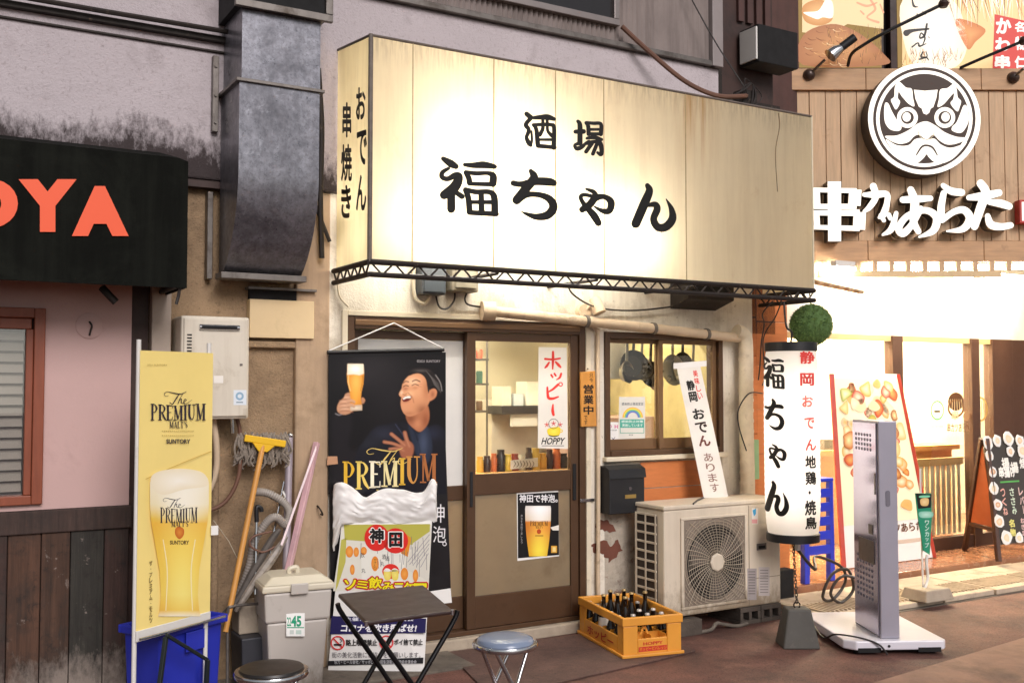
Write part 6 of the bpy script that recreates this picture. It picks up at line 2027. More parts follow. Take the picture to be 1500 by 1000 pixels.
# cedar ball
bc = V(wallp(1188, 476, -.42))
SB = thing('cedar_ball', 'green ball of clipped cedar twigs hanging behind the lantern', 'ball', bc - V((0, 0, .16)))
rb_ = .152
M_cedarleaf = mat('cedar_leaf', '#708c4c', .8, var=.4, vs=30)
bl_ = MB()
for i in range(1500):
    z = random.uniform(-1, 1)
    th = random.uniform(0, 2 * math.pi)
    r = math.sqrt(1 - z * z)
    n_ = V((r * math.cos(th), r * math.sin(th), z))
    a = n_.orthogonal().normalized()
    a.rotate(Matrix.Rotation(random.uniform(0, 6.28), 3, n_))
    p = bc + n_ * (rb_ * .93)
    tip = bc + n_ * (rb_ * random.uniform(1.0, 1.06)) + a * .01
    bl_.add([p + a * .006, p - a * .006, tip], [(0, 1, 2)])
    b2 = n_.cross(a)
    bl_.add([p + b2 * .006, p - b2 * .006, tip], [(0, 1, 2)])
part('twigs', bl_, M_cedarleaf, SB, kind='stuff')
part('core', MB().lathe([(rb_ * .96 * math.sin(math.pi * i / 14) + .001, -rb_ * .96 * math.cos(math.pi * i / 14)) for i in range(15)], bc, 24), mat('cedar_core', '#4f6a38', .9, var=.3, vs=30), SB, smooth=1)
part('cord', MB().tube([bc + V((0, 0, rb_)), bc + V((-.02, 0, .28))], .005, 6), M_cord, SB)
# weight and chain
wp0 = gndp(1168, 945)
WT = thing('ground_weight', 'dark grey tapered weight standing in front of the air conditioner', 'weight', wp0, math.radians(-30))
b_ = MB().frustum((0, 0), 0, .235, .115, .10, .072, .062)
part('block', b_, mat('weight_grey', '#4d4a45', .7, var=.12, dirt=('#6f6a62', 8, .58, .8)), WT, bevel=.01, local=True)
part('eye', MB().tube([(0.02 * math.cos(a * .6), 0, .25 + .02 * math.sin(a * .6)) for a in range(11)], .005, 6), M_rust, WT, local=True)
CH = thing('chain', 'rusty chain tying the lantern to the ground weight', 'chain', wp0 + V((0, 0, .25)))
ca, cb = wp0 + V((0, 0, .262)), V((LXY.x, LXY.y, zb_ - .055))
nl = int((cb - ca).length / .03)
for i in range(nl):
    p = ca.lerp(cb, (i + .5) / nl)
    d0 = (cb - ca).normalized()
    s0 = d0.orthogonal().normalized()
    if i % 2:
        s0 = d0.cross(s0)
    lk = [p + d0 * (.019 * math.cos(t)) + s0 * (.009 * math.sin(t)) for t in [2 * math.pi * k / 10 for k in range(10)]]
    part('link', MB().tube(lk, .0032, 5, closed=True), M_rust, CH, smooth=1)
one('lamp_plug', MB().box(LXY.x + .02, LXY.x + .05, LXY.y - .02, LXY.y + .02, zb_ - .12, zb_ - .056), M_whitep, 'white socket hanging under the lantern', 'socket', bevel=.006)
# black power cord from the socket to the kiosk, coiled
one('power_cord', MB().tube(crom([(LXY.x + .035, LXY.y, zb_ - .11), (LXY.x + .15, LXY.y - .05, zb_ - .25), (5.5, -.5, .42), (5.75, -.5, .33), (5.85, -.45, .2), (5.75, -.42, .08), (5.62, -.45, .12), (5.66, -.5, .28), (5.82, -.5, .3), (5.9, -.48, .15), (5.8, -.45, .06), (5.7, -.45, .14), (5.78, -.5, .26), (5.95, -.6, .2)], 7), .011, 8), mat('cord_grey', '#3b332e', .5), 'dark power cord drooping from the lantern into a coil', 'cord', smooth=1)

# ---------------------------------------------------------------- kiosk on a white base
kf, kr, kl = gndp(1250, 960), gndp(1386, 958), gndp(1207, 912)
kv = (kr - kf).normalized()
ku = V((-kv.y, kv.x, 0))
ang = math.atan2(kv.y, kv.x)
KS = thing('sign_kiosk', 'tall grey slab kiosk with perforated side on a white wheeled base', 'kiosk', kf, ang)
M_kw = mat('kiosk_white', '#d5d2da', .35, var=.03)
M_kg = mat('kiosk_grey', '#9d9aa6', .38, .25, var=.04)
bw, bdp = .56, .80
bs_ = MB().extr([(.02, .0, .03), (bw, 0.0, .03), (bw + .02, .03, .03), (bw + .02, bdp, .03), (-.04, bdp, .03), (-.04, .06, .03)], (0, 0, .055))
part('base', bs_, M_kw, KS, bevel=.008, local=True)
part('underframe', MB().box(.05, bw - .05, .06, bdp - .06, .012, .0298), M_blackm, KS, local=True)
for x_, y_ in ((.04, .05), (bw - .05, .05), (.02, bdp - .08), (bw - .05, bdp - .08)):
    part('caster', MB().cyl((x_ - .012, y_, .02), (x_ + .012, y_, .02), .02, n=12), M_blackm, KS, local=True, smooth=1)
kx0, kx1, ky0, ky1 = .195, .312, .055, .46
part('slab', MB().box(kx0, kx1, ky0, ky1, .086, 1.40), M_kg, KS, bevel=.006, local=True)
part('side_panel', MB().box(kx0 - .008, kx0 - .0005, ky0 + .02, ky1 - .02, .10, 1.385), mat('kiosk_panel', '#c4c0d4', .2, .85, var=.03, rvar=.05), KS, bevel=.003, local=True)
pf = MB()
for zz in [1.22 + .03 * i for i in range(4)] + [.30 + .035 * i for i in range(8)]:
    for k in range(6):
        y_ = ky0 + .10 + k * .045
        pf.cyl((kx0 - .0105, y_, zz), (kx0 - .0082, y_, zz), .010, n=8)
part('perforations', pf, mat('perf_pale', '#6e6a78', .5), KS, local=True, kind='stuff')
part('vent', MB().box(kx0 - .012, kx0 - .0085, ky0 + .06, ky0 + .3, .52, .66), M_steel, KS, local=True)
part('socket_plate', MB().box(kx0 - .012, kx0 - .0085, ky0 + .08, ky0 + .14, .70, .76), M_steel, KS, local=True)
part('slot', MB().box(kx0 - .011, kx0 - .0085, ky0 + .03, ky0 + .045, .95, 1.08), M_steel, KS, local=True)
part('handle_recess', MB().extr([(.25 + .014 * math.cos(a), ky0 - .003, .93 + (.035 if math.sin(a) > 0 else -.035) + .014 * math.sin(a)) for a in [2 * math.pi * i / 16 for i in range(16)]], (0, .004, 0)), mat('recess_grey', '#6b6873', .5), KS, local=True)
part('bolt', MB().cyl((.22, -.004, .055), (.22, .002, .055), .008, n=8), M_black, KS, local=True)
for x_ in (.03, .40):
    part('foot_slot', MB().box(x_, x_ + .14, -.003, .004, .018, .045), M_blackm, KS, local=True)
one('base_cord', MB().tube(crom([(kf + kv * a + ku * b + V((0, 0, c_))) for a, b, c_ in ((-.06, .6, .10), (-.08, .3, .04), (-.06, .12, .10), (.05, .03, .10), (.15, -.015, .07), (.2, -.02, .01))], 6), .006, 6), M_cord, 'thin grey cord lying over the white base of the kiosk', 'cord', smooth=1)
# ---------------------------------------------------------------- neighbouring skewer restaurant
FD = 8.8
fp = CAM + FH * FD
fN = -FH
def fas(px, py, d=0.0):
    return planep(px, py, V((fp.x, fp.y, 0)) + fN * d, FH)
NB = thing('skewer_restaurant', 'brightly lit neighbouring restaurant with cedar fascia and glass front', 'building', (8, .6, 0))
def fbox(px0, px1, z0, z1, d0, d1):
    """box on the fascia between two photo columns, depths d0 < d1 towards the street"""
    a0, a1 = (px0 - 750) / 1500 * FD, (px1 - 750) / 1500 * FD
    m = MB()
    vs = []
    for z in (z0, z1):
        for a, d in ((a0, d1), (a1, d1), (a1, d0), (a0, d0)):
            p = CAM + FH * (FD - d) + RT * a
            vs.append((p.x, p.y, z))
    return m.add(vs, [(0, 3, 2, 1), (4, 5, 6, 7), (0, 1, 5, 4), (1, 2, 6, 5), (2, 3, 7, 6), (3, 0, 4, 7)])
ztop, zbot = 4.355, 2.68
part('fascia_backing', fbox(1120, 1760, zbot, ztop - .02, -.3, -.001), M_darkbrown, NB)
px = 1125
while px < 1740:
    wd = random.choice([20, 22, 24, 19])
    part('board', fbox(px + .5, px + wd - .5, 2.862, 4.165, 0, .022 + random.uniform(-.003, .003)), M_cedar, NB, bevel=.003)
    px += wd
px = 1122
for wd in (150, 170, 160, 150):
    part('top_plank', fbox(px, px + wd - .7, 4.168, ztop, 0, .05), mat('cedar_plank', '#c39b74', .6, var=.16, vs=4, sc=(1, 1, 8), dirt=('#7f5a3e', 3, .6, .85)), NB, bevel=.004)
    part('bottom_plank', fbox(px, px + wd - .7, zbot, 2.859, 0, .04), mat('cedar_plank', '#ad8560'), NB, bevel=.004)
    px += wd
part('valance', fbox(1198, 1466, 2.545, 2.60, .02, .05), mat('valance_cream', '#d9bd92', .6), NB, bevel=.003)
for i in range(12):
    px = 1204 + i * 24.5
    part('valance_peg', fbox(px, px + 7, 2.601, 2.679, .02, .05), M_cedar, NB)
part('fascia_tube', MB().cyl(fas(1195, 391, -.02), fas(1700, 391, -.02), .022, n=10), M_tubew, NB, smooth=1)
# soffit, lintel, glass front
SY = .60
part('soffit', MB().extr([(6.3, 1.0, 2.70), (6.3, .9, 2.70), fas(1200, 0) * 1 + V((0, 0, 0)) if False else (6.72, .58, 2.70), (9.6, -1.1, 2.70), (12, -1.1, 2.70), (12, 1.0, 2.70)], (0, 0, .03)), mat('soffit_cream', '#eadfc8', .7), NB)
part('lintel', MB().box(5.62, 12, SY, SY + .12, 2.07, 2.699), mat('lintel_cream', '#efe6d4', .7), NB)
M_mull = mat('storefront_brown', '#4a3022', .5, var=.1)
for x0, x1 in ((5.62, 5.70), (7.66, 7.80), (8.78, 8.90), (9.1, 9.42)):
    part('mullion', MB().box(x0, x1, SY - .02, SY + .08, .0855, 2.0695), M_mull, NB, bevel=.004)
part('side_front', MB().box(9.4205, 12, SY, SY + .1, .0855, 2.0695), M_mull, NB)
part('base_rail', MB().box(7.801, 8.779, SY - .01, SY + .07, .0855, .20), M_mull, NB, bevel=.004)
part('base_rail', MB().box(8.901, 9.099, SY - .01, SY + .07, .0855, .20), M_mull, NB)
part('head_rail', MB().box(5.701, 9.099, SY, SY + .06, 2.02, 2.0695), mat('rail_tan', '#c9a878', .5), NB)
gd = part('pane', MB().box(7.801, 8.779, SY + .02, SY + .025, .201, 2.019), M_glass, NB)
part('pane', MB().box(5.701, 7.659, SY + .02, SY + .025, .0855, 2.019), M_glass, NB)
part('pane', MB().box(8.901, 9.099, SY + .02, SY + .025, .201, 2.019), M_glass, NB)
part('door_handle', MB().cyl((7.73, SY - .06, .95), (7.73, SY - .06, 1.35), .012, n=8), M_chrome, NB)
for i in range(12):
    x_ = 7.84 + i * .078
    part('slat', MB().box(x_, x_ + .045, SY + .10, SY + .115, .21, .86), mat('slat_pale', '#e9d9b4', .6), NB)
part('slat_rail', MB().box(7.80, 8.78, SY + .09, SY + .12, .861, .93), M_roomwood, NB)
part('room_wall', MB().box(5.5, 14, 2.3, 2.35, 0, 2.8).box(5.45, 5.5, SY + .1, 2.35, 0, 2.8), mat('diner_wall', '#f6eeda', .7), NB)
part('room_ceiling', MB().box(5.5, 14, SY + .13, 3.6, 2.72, 2.76), mat('diner_ceiling', '#efe6d0', .7), NB)
part('upper_wall', MB().box(5.70, 12, .65, .9, 2.74, 6.0), M_brown, NB)
part('side_wall', MB().box(5.46, 5.62, .05, .62, 0, 2.45), mat('side_cream', '#cdb592', .7, dirt=('#8f7758', 3, .55, .8)), NB)
for i in range(8):
    part('side_board', MB().box(5.41, 5.458, .02, .5, .10 + i * .29, .386 + i * .29), M_orange, NB, bevel=.004)
for i in range(7):
    part('end_board', MB().box(5.4585, 5.78, .02, .0495, .12 + i * .33, .447 + i * .33), M_orange, NB, bevel=.004)
# small tiled eave at the left end of the fascia
for i in range(5):
    a = V((6.05 + i * .09, .3 - i * .02, 2.50 - i * .015))
    part('eave_tile', MB().bar(a, a + V((.02, -.36, -.09)), .07, .03), M_cedar, NB, bevel=.01)
# lamps
for i, (xa, xb, y_, z_) in enumerate(((6.75, 7.5, .42, 2.60), (7.55, 8.4, .30, 2.62), (8.5, 9.4, .2, 2.62))):
    t = thing('soffit_lamp', ['bright fluorescent lamp under the left of the cedar fascia', 'bright fluorescent lamp under the middle of the cedar fascia', 'bright fluorescent lamp under the right of the cedar fascia'][i], 'lamp', ((xa + xb) / 2, y_, z_))
    part('tube', MB().cyl((xa, y_, z_), (xb, y_, z_), .022, n=10), emit('soffit_tube', '#fff2d8', 110), t, smooth=1)
    part('housing', MB().box(xa - .02, xb + .02, y_ - .03, y_ + .03, z_ + .03, z_ + .078), M_whitep, t)
for i, (x_, y_) in enumerate(((6.9, 1.3), (8.6, 1.3), (10.2, 1.4))):
    t = thing('pendant_lamp', ['round ceiling lamp inside the left of the restaurant', 'round ceiling lamp inside the middle of the restaurant', 'round ceiling lamp inside the right of the restaurant'][i], 'lamp', (x_, y_, 2.6))
    part('disc', MB().lathe([(.25, 2.64), (.25, 2.66)], (x_, y_, 0), 24), emit('diner_lamp', '#ffecc8', 300), t)
    part('housing', MB().lathe([(.26, 2.661), (.24, 2.719)], (x_, y_, 0), 24), M_whitep, t)
# inside: counter, tables, shelf things
ct = thing('dining_counter', 'pale wooden counter inside the bright restaurant', 'counter', (8.2, 1.4, .09))
part('top', MB().box(6.6, 9.5, 1.25, 1.6, .95, 1.0), M_roomwood, ct)
part('front', MB().box(6.6, 9.5, 1.35, 1.38, .09, .95), M_roomwood, ct)
for i, (x_, w_, h_, c_, lab) in enumerate(((7.55, .16, .10, '#2b2422', 'dark box on the restaurant counter left of the door post'), (7.95, .14, .12, '#8a6a4a', 'brown box on the restaurant counter behind the glass door'), (8.2, .22, .09, '#5b4636', 'wide dark tray on the restaurant counter'), (8.5, .10, .14, '#d9b27a', 'tan canister on the restaurant counter'))):
    one('counter_box', MB().box(x_, x_ + w_, 1.3, 1.42, 1.0, 1.0 + h_), mat('cbox%d' % i, c_, .5), lab, 'box', bevel=.006)
# stickers on the glass
def zst(x, y):
    return wallp(x, y, SY + .018)
pt = Print(zoommap(zst, 1100, 380, 3.125), NY)
G = '#2f9a5a'
pt.ring(853, 690, 26, 31, G, 28, 1.45).text('一', 838, 690, 866, 700, '#1d1a18', .03)
pt.text('料', 838, 596, 860, 622, '#c9a08a')
BRN = '#5b3a22'
pt.ell(938, 650, 36, 42, BRN).nxt()
for k in range(6):
    pt.stroke([(912 + k * 10, 640, 3), (908 + k * 12, 690, 2)], '#e6cf9e')
pt.ring(938, 680, 30, 38, '#7a5230', 24, 1.1).nxt()
pt.text('串', 918, 690, 950, 735, '#d8c090', .03).text('串カツあらた', 898, 748, 1000, 790, BRN, .02)
pt.ell(985, 715, 14, 22, '#a9825a').ring(1048, 685, 30, 36, '#b5904e', 24, 1.6)
for k in range(5):
    pt.stroke([(1028 + k * 9, 648, 3), (1026 + k * 10, 725, 3)], '#b5904e')
pt.text('自家製', 822, 760, 880, 768, '#a58a78')
pt.build('glass_print', NB, M_print)
# posters above the fascia (backlit boxes)
M_back = printmat('backlit_print', .4, .22)
PB = [thing('backlit_poster', lab, 'poster', fas(px, 97)) for lab, px in (('backlit golden poster above the left end of the cedar fascia', 1235), ('backlit cream poster with calligraphy and a red corner above the round emblem', 1410))]
for o, (px0, px1, pc0, pc1) in zip(PB, ((1164, 1302, 1173, 1298), (1312, 1640, 1322, 1640))):
    part('frame', fbox(px0, px1, ztop + .002, 5.6, -.12, .0), M_darkbrown, o, bevel=.004)
    part('light_panel', fbox(pc0, pc1, ztop + .02, 5.56, .001, .006), emit('poster_glow', '#e0b878', .35), o)
random.seed(5)
pt = Print(zoommap(fas, 1140, 0, 4.1667), fN, lift=.008)
pt.poly([(145, 0), (640, 0), (640, 180), (420, 150), (300, 220), (145, 200)], '#e8cf9c').nxt()
pt.blob([(150, 40), (240, 0), (300, 30), (330, 120), (250, 160), (160, 130)], '#c98a4a', '#e6b878').blob([(150, 220), (320, 150), (480, 200), (640, 330), (640, 400), (150, 400)], '#a5683a', '#c98f55').nxt()
pt.blob([(290, 0), (330, 20), (330, 110), (270, 110), (230, 120), (150, 80), (240, 70)], '#fff6e0', '#ffffff').nxt()
for i in range(110):
    x_, y_ = random.uniform(300, 640), random.uniform(180, 400)
    pt.stroke([(x_, y_, 3), (x_ + random.uniform(-12, 14), y_ - random.uniform(18, 46), 1)], random.choice(['#6b4220', '#8a5a2c', '#c9974f', '#5a3818']), 2, False)
for i in range(30):
    x_, y_ = random.uniform(150, 400), random.uniform(160, 400)
    pt.stroke([(x_, y_, 5), (x_ + 20, y_ + 12, 3), (x_ + 50, y_ + 10, 1)], random.choice(['#8a4f26', '#d9a868', '#f0d29c']), 3, False)
for a in ([(480, 20, 10), (540, 40, 14), (600, 20, 8)], [(560, 0, 12), (590, 60, 14), (540, 110, 10), (610, 140, 14)], [(500, 70, 8), (520, 90, 10)], [(620, 30, 8), (640, 80, 10)]):
    pt.stroke(a, '#e6a27c')
pt.build('print', PB[0], M_back)
pt = Print(zoommap(fas, 1140, 0, 4.1667), fN, lift=.008)
pt.poly([(755, 0), (1500, 0), (1500, 420), (755, 420)], '#f0cf92').nxt()
pt.blob([(760, 0), (1050, 0), (1140, 180), (1140, 330), (1060, 420), (860, 420), (770, 280)], '#fbeed0', '#fffdf4')
pt.blob([(1080, 120), (1260, 180), (1200, 260), (1150, 300)], '#c9773c', '#e0a060').nxt()
for i in range(60):
    x_ = random.uniform(1000, 1500)
    pt.stroke([(x_, -5, 5), (x_ + random.uniform(-20, 60), random.uniform(60, 170), 1)], random.choice(['#fff8e8', '#fbe8c4', '#7a4526', '#c98a52', '#ffffff']), 2, False)
for i in range(70):
    x_ = random.uniform(940, 1120) if i % 2 else random.uniform(760, 900)
    y_ = random.uniform(330, 420)
    pt.stroke([(x_, y_, 3), (x_ + random.uniform(-25, 25), y_ - random.uniform(20, 60), 1)], random.choice(['#a56a2e', '#c99648', '#7a4a20']), 2, False)
pt.nxt()
for a in ([(780, 205, 40), (820, 190, 20), (915, 180, 12)], [(905, 150, 12), (890, 220, 14), (862, 235, 10), (870, 205, 8), (893, 235, 10), (880, 275, 6)], [(815, 290, 10), (850, 265, 8), (860, 285, 12), (900, 270, 4)], [(915, 228, 5), (920, 236, 5)],
          [(815, 0, 8), (825, 40, 14), (850, 46, 4)], [(845, 90, 8), (850, 110, 6)], [(880, 75, 6), (895, 90, 8)], [(880, 320, 8), (870, 350, 12), (905, 350, 8), (900, 320, 6)], [(860, 365, 10), (900, 355, 10), (915, 370, 6)]):
    pt.stroke(a, '#1d1814')
pt.poly([(1318, 90), (1500, 130), (1500, 425), (1305, 420)], '#cc3a30').nxt()
for ch, b in (('か', (1325, 112, 1420, 210)), ('わ', (1320, 232, 1412, 318)), ('串', (1318, 340, 1412, 420)), ('名', (1440, 135, 1500, 200)), ('物', (1440, 225, 1510, 310)), ('仁', (1440, 345, 1510, 420))):
    pt.text(ch, *b, '#fbf3ea', .05)
pt.build('print', PB[1], M_back)
# spotlights on arms
for i, (ball, arm, lab) in enumerate([((1185, 110), [(1242, 97), (1247, 80), (1262, 68), (1300, 46), (1382, 6)], 'left'), ((1484, 114), [(1406, 100), (1440, 85), (1500, 60)], 'right')]):
    t = thing('sign_spotlight_arm', 'thin black lamp arm reaching up from the cedar fascia, ' + ('left of the round emblem' if i == 0 else 'right of the round emblem'), 'lamp arm', fas(arm[0][0], arm[0][1]))
    part('arm', MB().tube(crom([fas(x_, y_, .05 + .10 * k) for k, (x_, y_) in enumerate(arm)], 5), .014, 8), M_black, t, smooth=1)
    part('tip', MB().lathe([(.03, -.03), (.045, 0), (.03, .03)], fas(arm[-1][0], arm[-1][1], .05 + .1 * (len(arm) - 1)), 12), M_darkbrown, t, smooth=1)
    b = thing('spotlight', 'small ' + ('silver spotlight angled down at the left of the fascia' if i == 0 else 'spotlight base at the right edge of the fascia'), 'spotlight', fas(*ball))
    bp_ = fas(ball[0], ball[1], .05)
    part('ball_base', MB().lathe([(.052 * math.sin(math.pi * k / 10) + .001, -.052 * math.cos(math.pi * k / 10)) for k in range(11)], bp_, 16), mat('brown_ball', '#4a3a33', .3, .3), b, smooth=1)
    if i == 0:
        e0, e1, e2 = fas(1208, 88, .2), fas(1222, 76, .22), fas(1252, 55, .24)
        part('stem', MB().cyl(bp_, e0, .012, n=8), M_steel, b)
        dd = (e2 - e1).normalized()
        part('reflector', MB().tube([fas(1216, 82, .22), fas(1223, 76, .22), fas(1234, 69, .22)], [.062, .055, .03], 16), M_chrome, b, smooth=1)
        part('housing', MB().cyl(fas(1232, 70, .22), e2, .036, n=14), M_black, b, smooth=1)
    else:
        part('stem', MB().cyl(bp_, fas(1500, 100, .2), .012, n=8), M_steel, b)

# round emblem
EM = thing('round_emblem', 'large round illuminated emblem with a bearded face on the cedar fascia', 'sign', fas(1350, 260))
ec = fas(1354, 174, .20)
er = 82 / 1500 * (FD - .2)
part('drum', MB().lathe([(er * 1.02, -.20), (er * 1.02, .0)], ec, 56, axis=fN), mat('drum_grey', '#57504c', .5, .3), EM, smooth=50)
part('rim_glow', MB().lathe([(er * 1.015, .0005), (er * 1.0, .012)], ec, 56, axis=fN), M_sign, EM, smooth=50)
ez = lambda x, y: fas(1354 + (x - 543) / 5.265 , 174 + (y - 490) / 5.265, .214)
DKB = mat('emblem_brown', '#3a2a20', .5)
pt = Print(ez, fN, lift=.0, step=.0008)
WH_ = '#ffffff'
BR_ = '#3d2a1e'
pt.ring(543, 490, 372, 396, BR_, 56).ell(543, 490, 346, 346, BR_, None, 56)
pt.build('dark_field', EM, M_print)
pt = Print(ez, fN, lift=.002, step=.0008)
pt.blob([(345, 205), (400, 250), (445, 262), (455, 330), (465, 395), (420, 375), (370, 320), (345, 285), (338, 330), (355, 365), (325, 420), (300, 385), (285, 345), (310, 320), (315, 250)], WH_)
pt.blob([(765, 225), (720, 255), (665, 268), (655, 340), (645, 400), (690, 380), (735, 330), (770, 295), (765, 340), (745, 375), (795, 435), (815, 400), (825, 355), (800, 325), (790, 260)], WH_)
pt.poly([(462, 268), (545, 276), (645, 268), (635, 330), (612, 400), (590, 415), (580, 445), (560, 460), (535, 450), (522, 412), (500, 398), (475, 340)], WH_)
pt.blob([(240, 372), (265, 375), (290, 430), (330, 500), (365, 550), (355, 580), (320, 585), (275, 570), (240, 520), (232, 440)], WH_)
pt.blob([(845, 390), (870, 395), (882, 450), (880, 520), (840, 590), (800, 600), (755, 580), (760, 550), (790, 520), (820, 450)], WH_)
for cx, s in ((412, -1), (700, 1)):
    pt.ring(cx, 482, 50, 80, WH_, 32)
    pt.ell(cx + s * 6, 478, 32, 36, WH_)
pt.blob([(240, 625), (330, 620), (420, 580), (490, 530), (560, 512), (630, 545), (700, 595), (790, 630), (875, 640), (800, 680), (720, 690), (660, 660), (610, 615), (560, 650), (500, 615), (460, 630), (420, 670), (350, 685), (280, 660)], WH_)
pt.blob([(245, 650), (330, 695), (420, 695), (470, 650), (530, 640), (560, 655), (620, 645), (670, 690), (740, 715), (820, 695), (870, 670), (830, 730), (760, 800), (680, 835), (620, 825), (575, 785), (560, 765), (530, 800), (480, 832), (400, 805), (310, 745)], WH_)
pt.build('face', EM, M_sign)
pt = Print(ez, fN, lift=.006, step=.0008)
pt.stroke([(480, 770, 10), (520, 710, 16), (560, 698, 16), (605, 715, 16), (640, 770, 10)], BR_)
pt.ring(556, 590, 58, 64, '#d9c9a8', 24, 1.0, 0, 180)
pt.build('dark_lines', EM, M_print)

# raised letters
LT = thing('raised_letters', 'white illuminated raised shop name letters along the cedar fascia', 'sign', fas(1340, 345))
ch = {'串': [[(198, 75, 92), (200, 485, 88)], [(40, 132, 30), (350, 138, 34)], [(342, 130, 86), (335, 240, 84)], [(40, 246, 34), (350, 246, 36)], [(72, 120, 48), (78, 250, 48)], [(40, 290, 34), (370, 290, 44)], [(372, 285, 84), (366, 405, 84)], [(40, 388, 30), (370, 398, 36)], [(72, 285, 40), (80, 395, 40)]],
      'カ': [[(402, 165, 28), (480, 165, 48), (556, 162, 42), (560, 220, 40), (535, 300, 48), (505, 322, 20)], [(465, 108, 48), (482, 180, 44), (440, 250, 40), (402, 280, 22)]],
      'ツ': [[(518, 308, 34), (538, 342, 28)], [(572, 305, 34), (582, 330, 26)], [(622, 292, 30), (590, 400, 44), (530, 440, 16)]],
      'あ': [[(668, 200, 44), (760, 195, 50), (858, 190, 38)], [(722, 132, 48), (750, 220, 60), (740, 340, 50), (775, 418, 40)], [(790, 262, 42), (730, 370, 44), (670, 430, 52), (640, 392, 48), (700, 312, 44), (820, 272, 44), (898, 320, 52), (878, 410, 50), (780, 455, 14)]],
      'ら': [[(945, 102, 34), (1000, 140, 50), (1072, 150, 48)], [(948, 155, 42), (930, 260, 50), (938, 335, 42)], [(938, 340, 40), (1020, 282, 42), (1090, 272, 50), (1128, 330, 56), (1080, 400, 46), (970, 416, 12)]],
      'た': [[(1122, 185, 38), (1220, 175, 58), (1328, 152, 48)], [(1202, 88, 54), (1236, 150, 60), (1200, 260, 60), (1160, 382, 52)], [(1262, 216, 38), (1340, 226, 54), (1398, 245, 48)], [(1250, 312, 38), (1272, 370, 54), (1340, 385, 48), (1408, 375, 42)]]}
for name, stks in ch.items():
    base = lambda x, y: fas(1180 + x / 4.6875, 250 + y / 4.6875, .14)
    pt = Print(base, fN, lift=0, step=.0008)
    for s_ in stks:
        pt.stroke(s_, '#ffffff', cap=(name != '串')).nxt()
    o = pt.build('letter_face', LT, M_sign)
    # dark returns behind the lit faces
    sd_ = MB()
    for s_ in stks:
        q = crom([(a, b, c_ * 1.08) for a, b, c_ in s_], 5)
        N_ = len(q)
        Lf, Rg = [], []
        for i, (x_, y_, wd) in enumerate(q):
            a, b = q[max(i - 1, 0)], q[min(i + 1, N_ - 1)]
            dx, dy = b[0] - a[0], b[1] - a[1]
            L_ = math.hypot(dx, dy) or 1
            nx, ny = -dy / L_ * wd / 2, dx / L_ * wd / 2
            Lf.append((x_ + nx, y_ + ny))
            Rg.append((x_ - nx, y_ - ny))
        loop = Lf + Rg[::-1]
        w3 = [base(x_, y_) for x_, y_ in loop]
        n_ = len(w3)
        k_ = len(sd_.v)
        sd_.v += [p - fN * .003 for p in w3] + [p - fN * .112 for p in w3]
        for i in range(n_):
            sd_.f.append((k_ + i, k_ + (i + 1) % n_, k_ + n_ + (i + 1) % n_, k_ + n_ + i))
            sd_.m.append(0)
    part('letter_return', sd_, mat('letter_grey', '#5b534d', .5, .3), LT)
RB = thing('red_square_sign', 'small red and white lit square sign at the right edge of the fascia', 'sign', fas(1496, 350))
part('box', fbox(1488, 1530, 3.0, 3.2, .03, .12), mat('sign_red', '#b5332a', .5), RB, bevel=.004)
part('face', fbox(1491.5, 1526, 3.02, 3.18, .1205, .123), M_sign, RB)

# ---------------------------------------------------------------- things in front of the restaurant
# tall menu board leaning back
pb = [V((6.74, .36, .09)), V((7.90, .36, .09))]
ptp = [V((6.86, .575, 1.72)), V((7.72, .575, 1.72))]
MN = thing('menu_board', 'tall leaning board covered with food photographs and red edges', 'menu board', pb[0])
mnn = (pb[1] - pb[0]).cross(ptp[0] - pb[0]).normalized()
if mnn.dot(CAM - pb[0]) < 0:
    mnn = -mnn
part('panel', MB().extr([pb[0], pb[1], ptp[1], ptp[0]], -mnn * .02), M_paper, MN, bevel=.003)
part('edge', MB().bar(pb[0], ptp[0], .04, .03), mat('menu_red', '#b5402e', .5), MN, bevel=.004)
part('edge', MB().bar(pb[1], ptp[1], .05, .03), mat('menu_red', '#b5402e', .5), MN, bevel=.004)
pt = Print(quadmap(ptp[0], ptp[1], pb[1], pb[0], 100, 160), mnn, lift=.003)
pt.rect(3, 4, 97, 126, '#f4e6c4').nxt()
random.seed(21)
for i in range(90):
    x_, y_ = random.uniform(10, 90), random.uniform(8, 118)
    r = random.uniform(4, 9)
    c_ = random.choice(['#b5642c', '#d98f3c', '#8a4420', '#c9a24a', '#9aa84a', '#e0b070', '#d8c8a8', '#b8402c'])
    pt.blob([(x_ + r * random.uniform(.6, 1.3) * math.cos(a), y_ + r * .8 * random.uniform(.6, 1.3) * math.sin(a)) for a in [k * 1.047 for k in range(6)]], c_, random.choice(['#f2d9a0', '#e6a860', '#f0e0c0']))
    if i % 6 == 0:
        pt.nxt()
pt.nxt()
pt.text('串カツあらた', 40, 128, 92, 136, '#5b3a2c', .02)
pt.text('6', 30, 124, 38, 136, '#6b4a3a', .02)
pt.text('03-0000-0000', 44, 141, 92, 147, '#a58a7a') if False else pt.rect(44, 142, 92, 145, '#c9b8a8')
pt.build('print', MN, M_print)
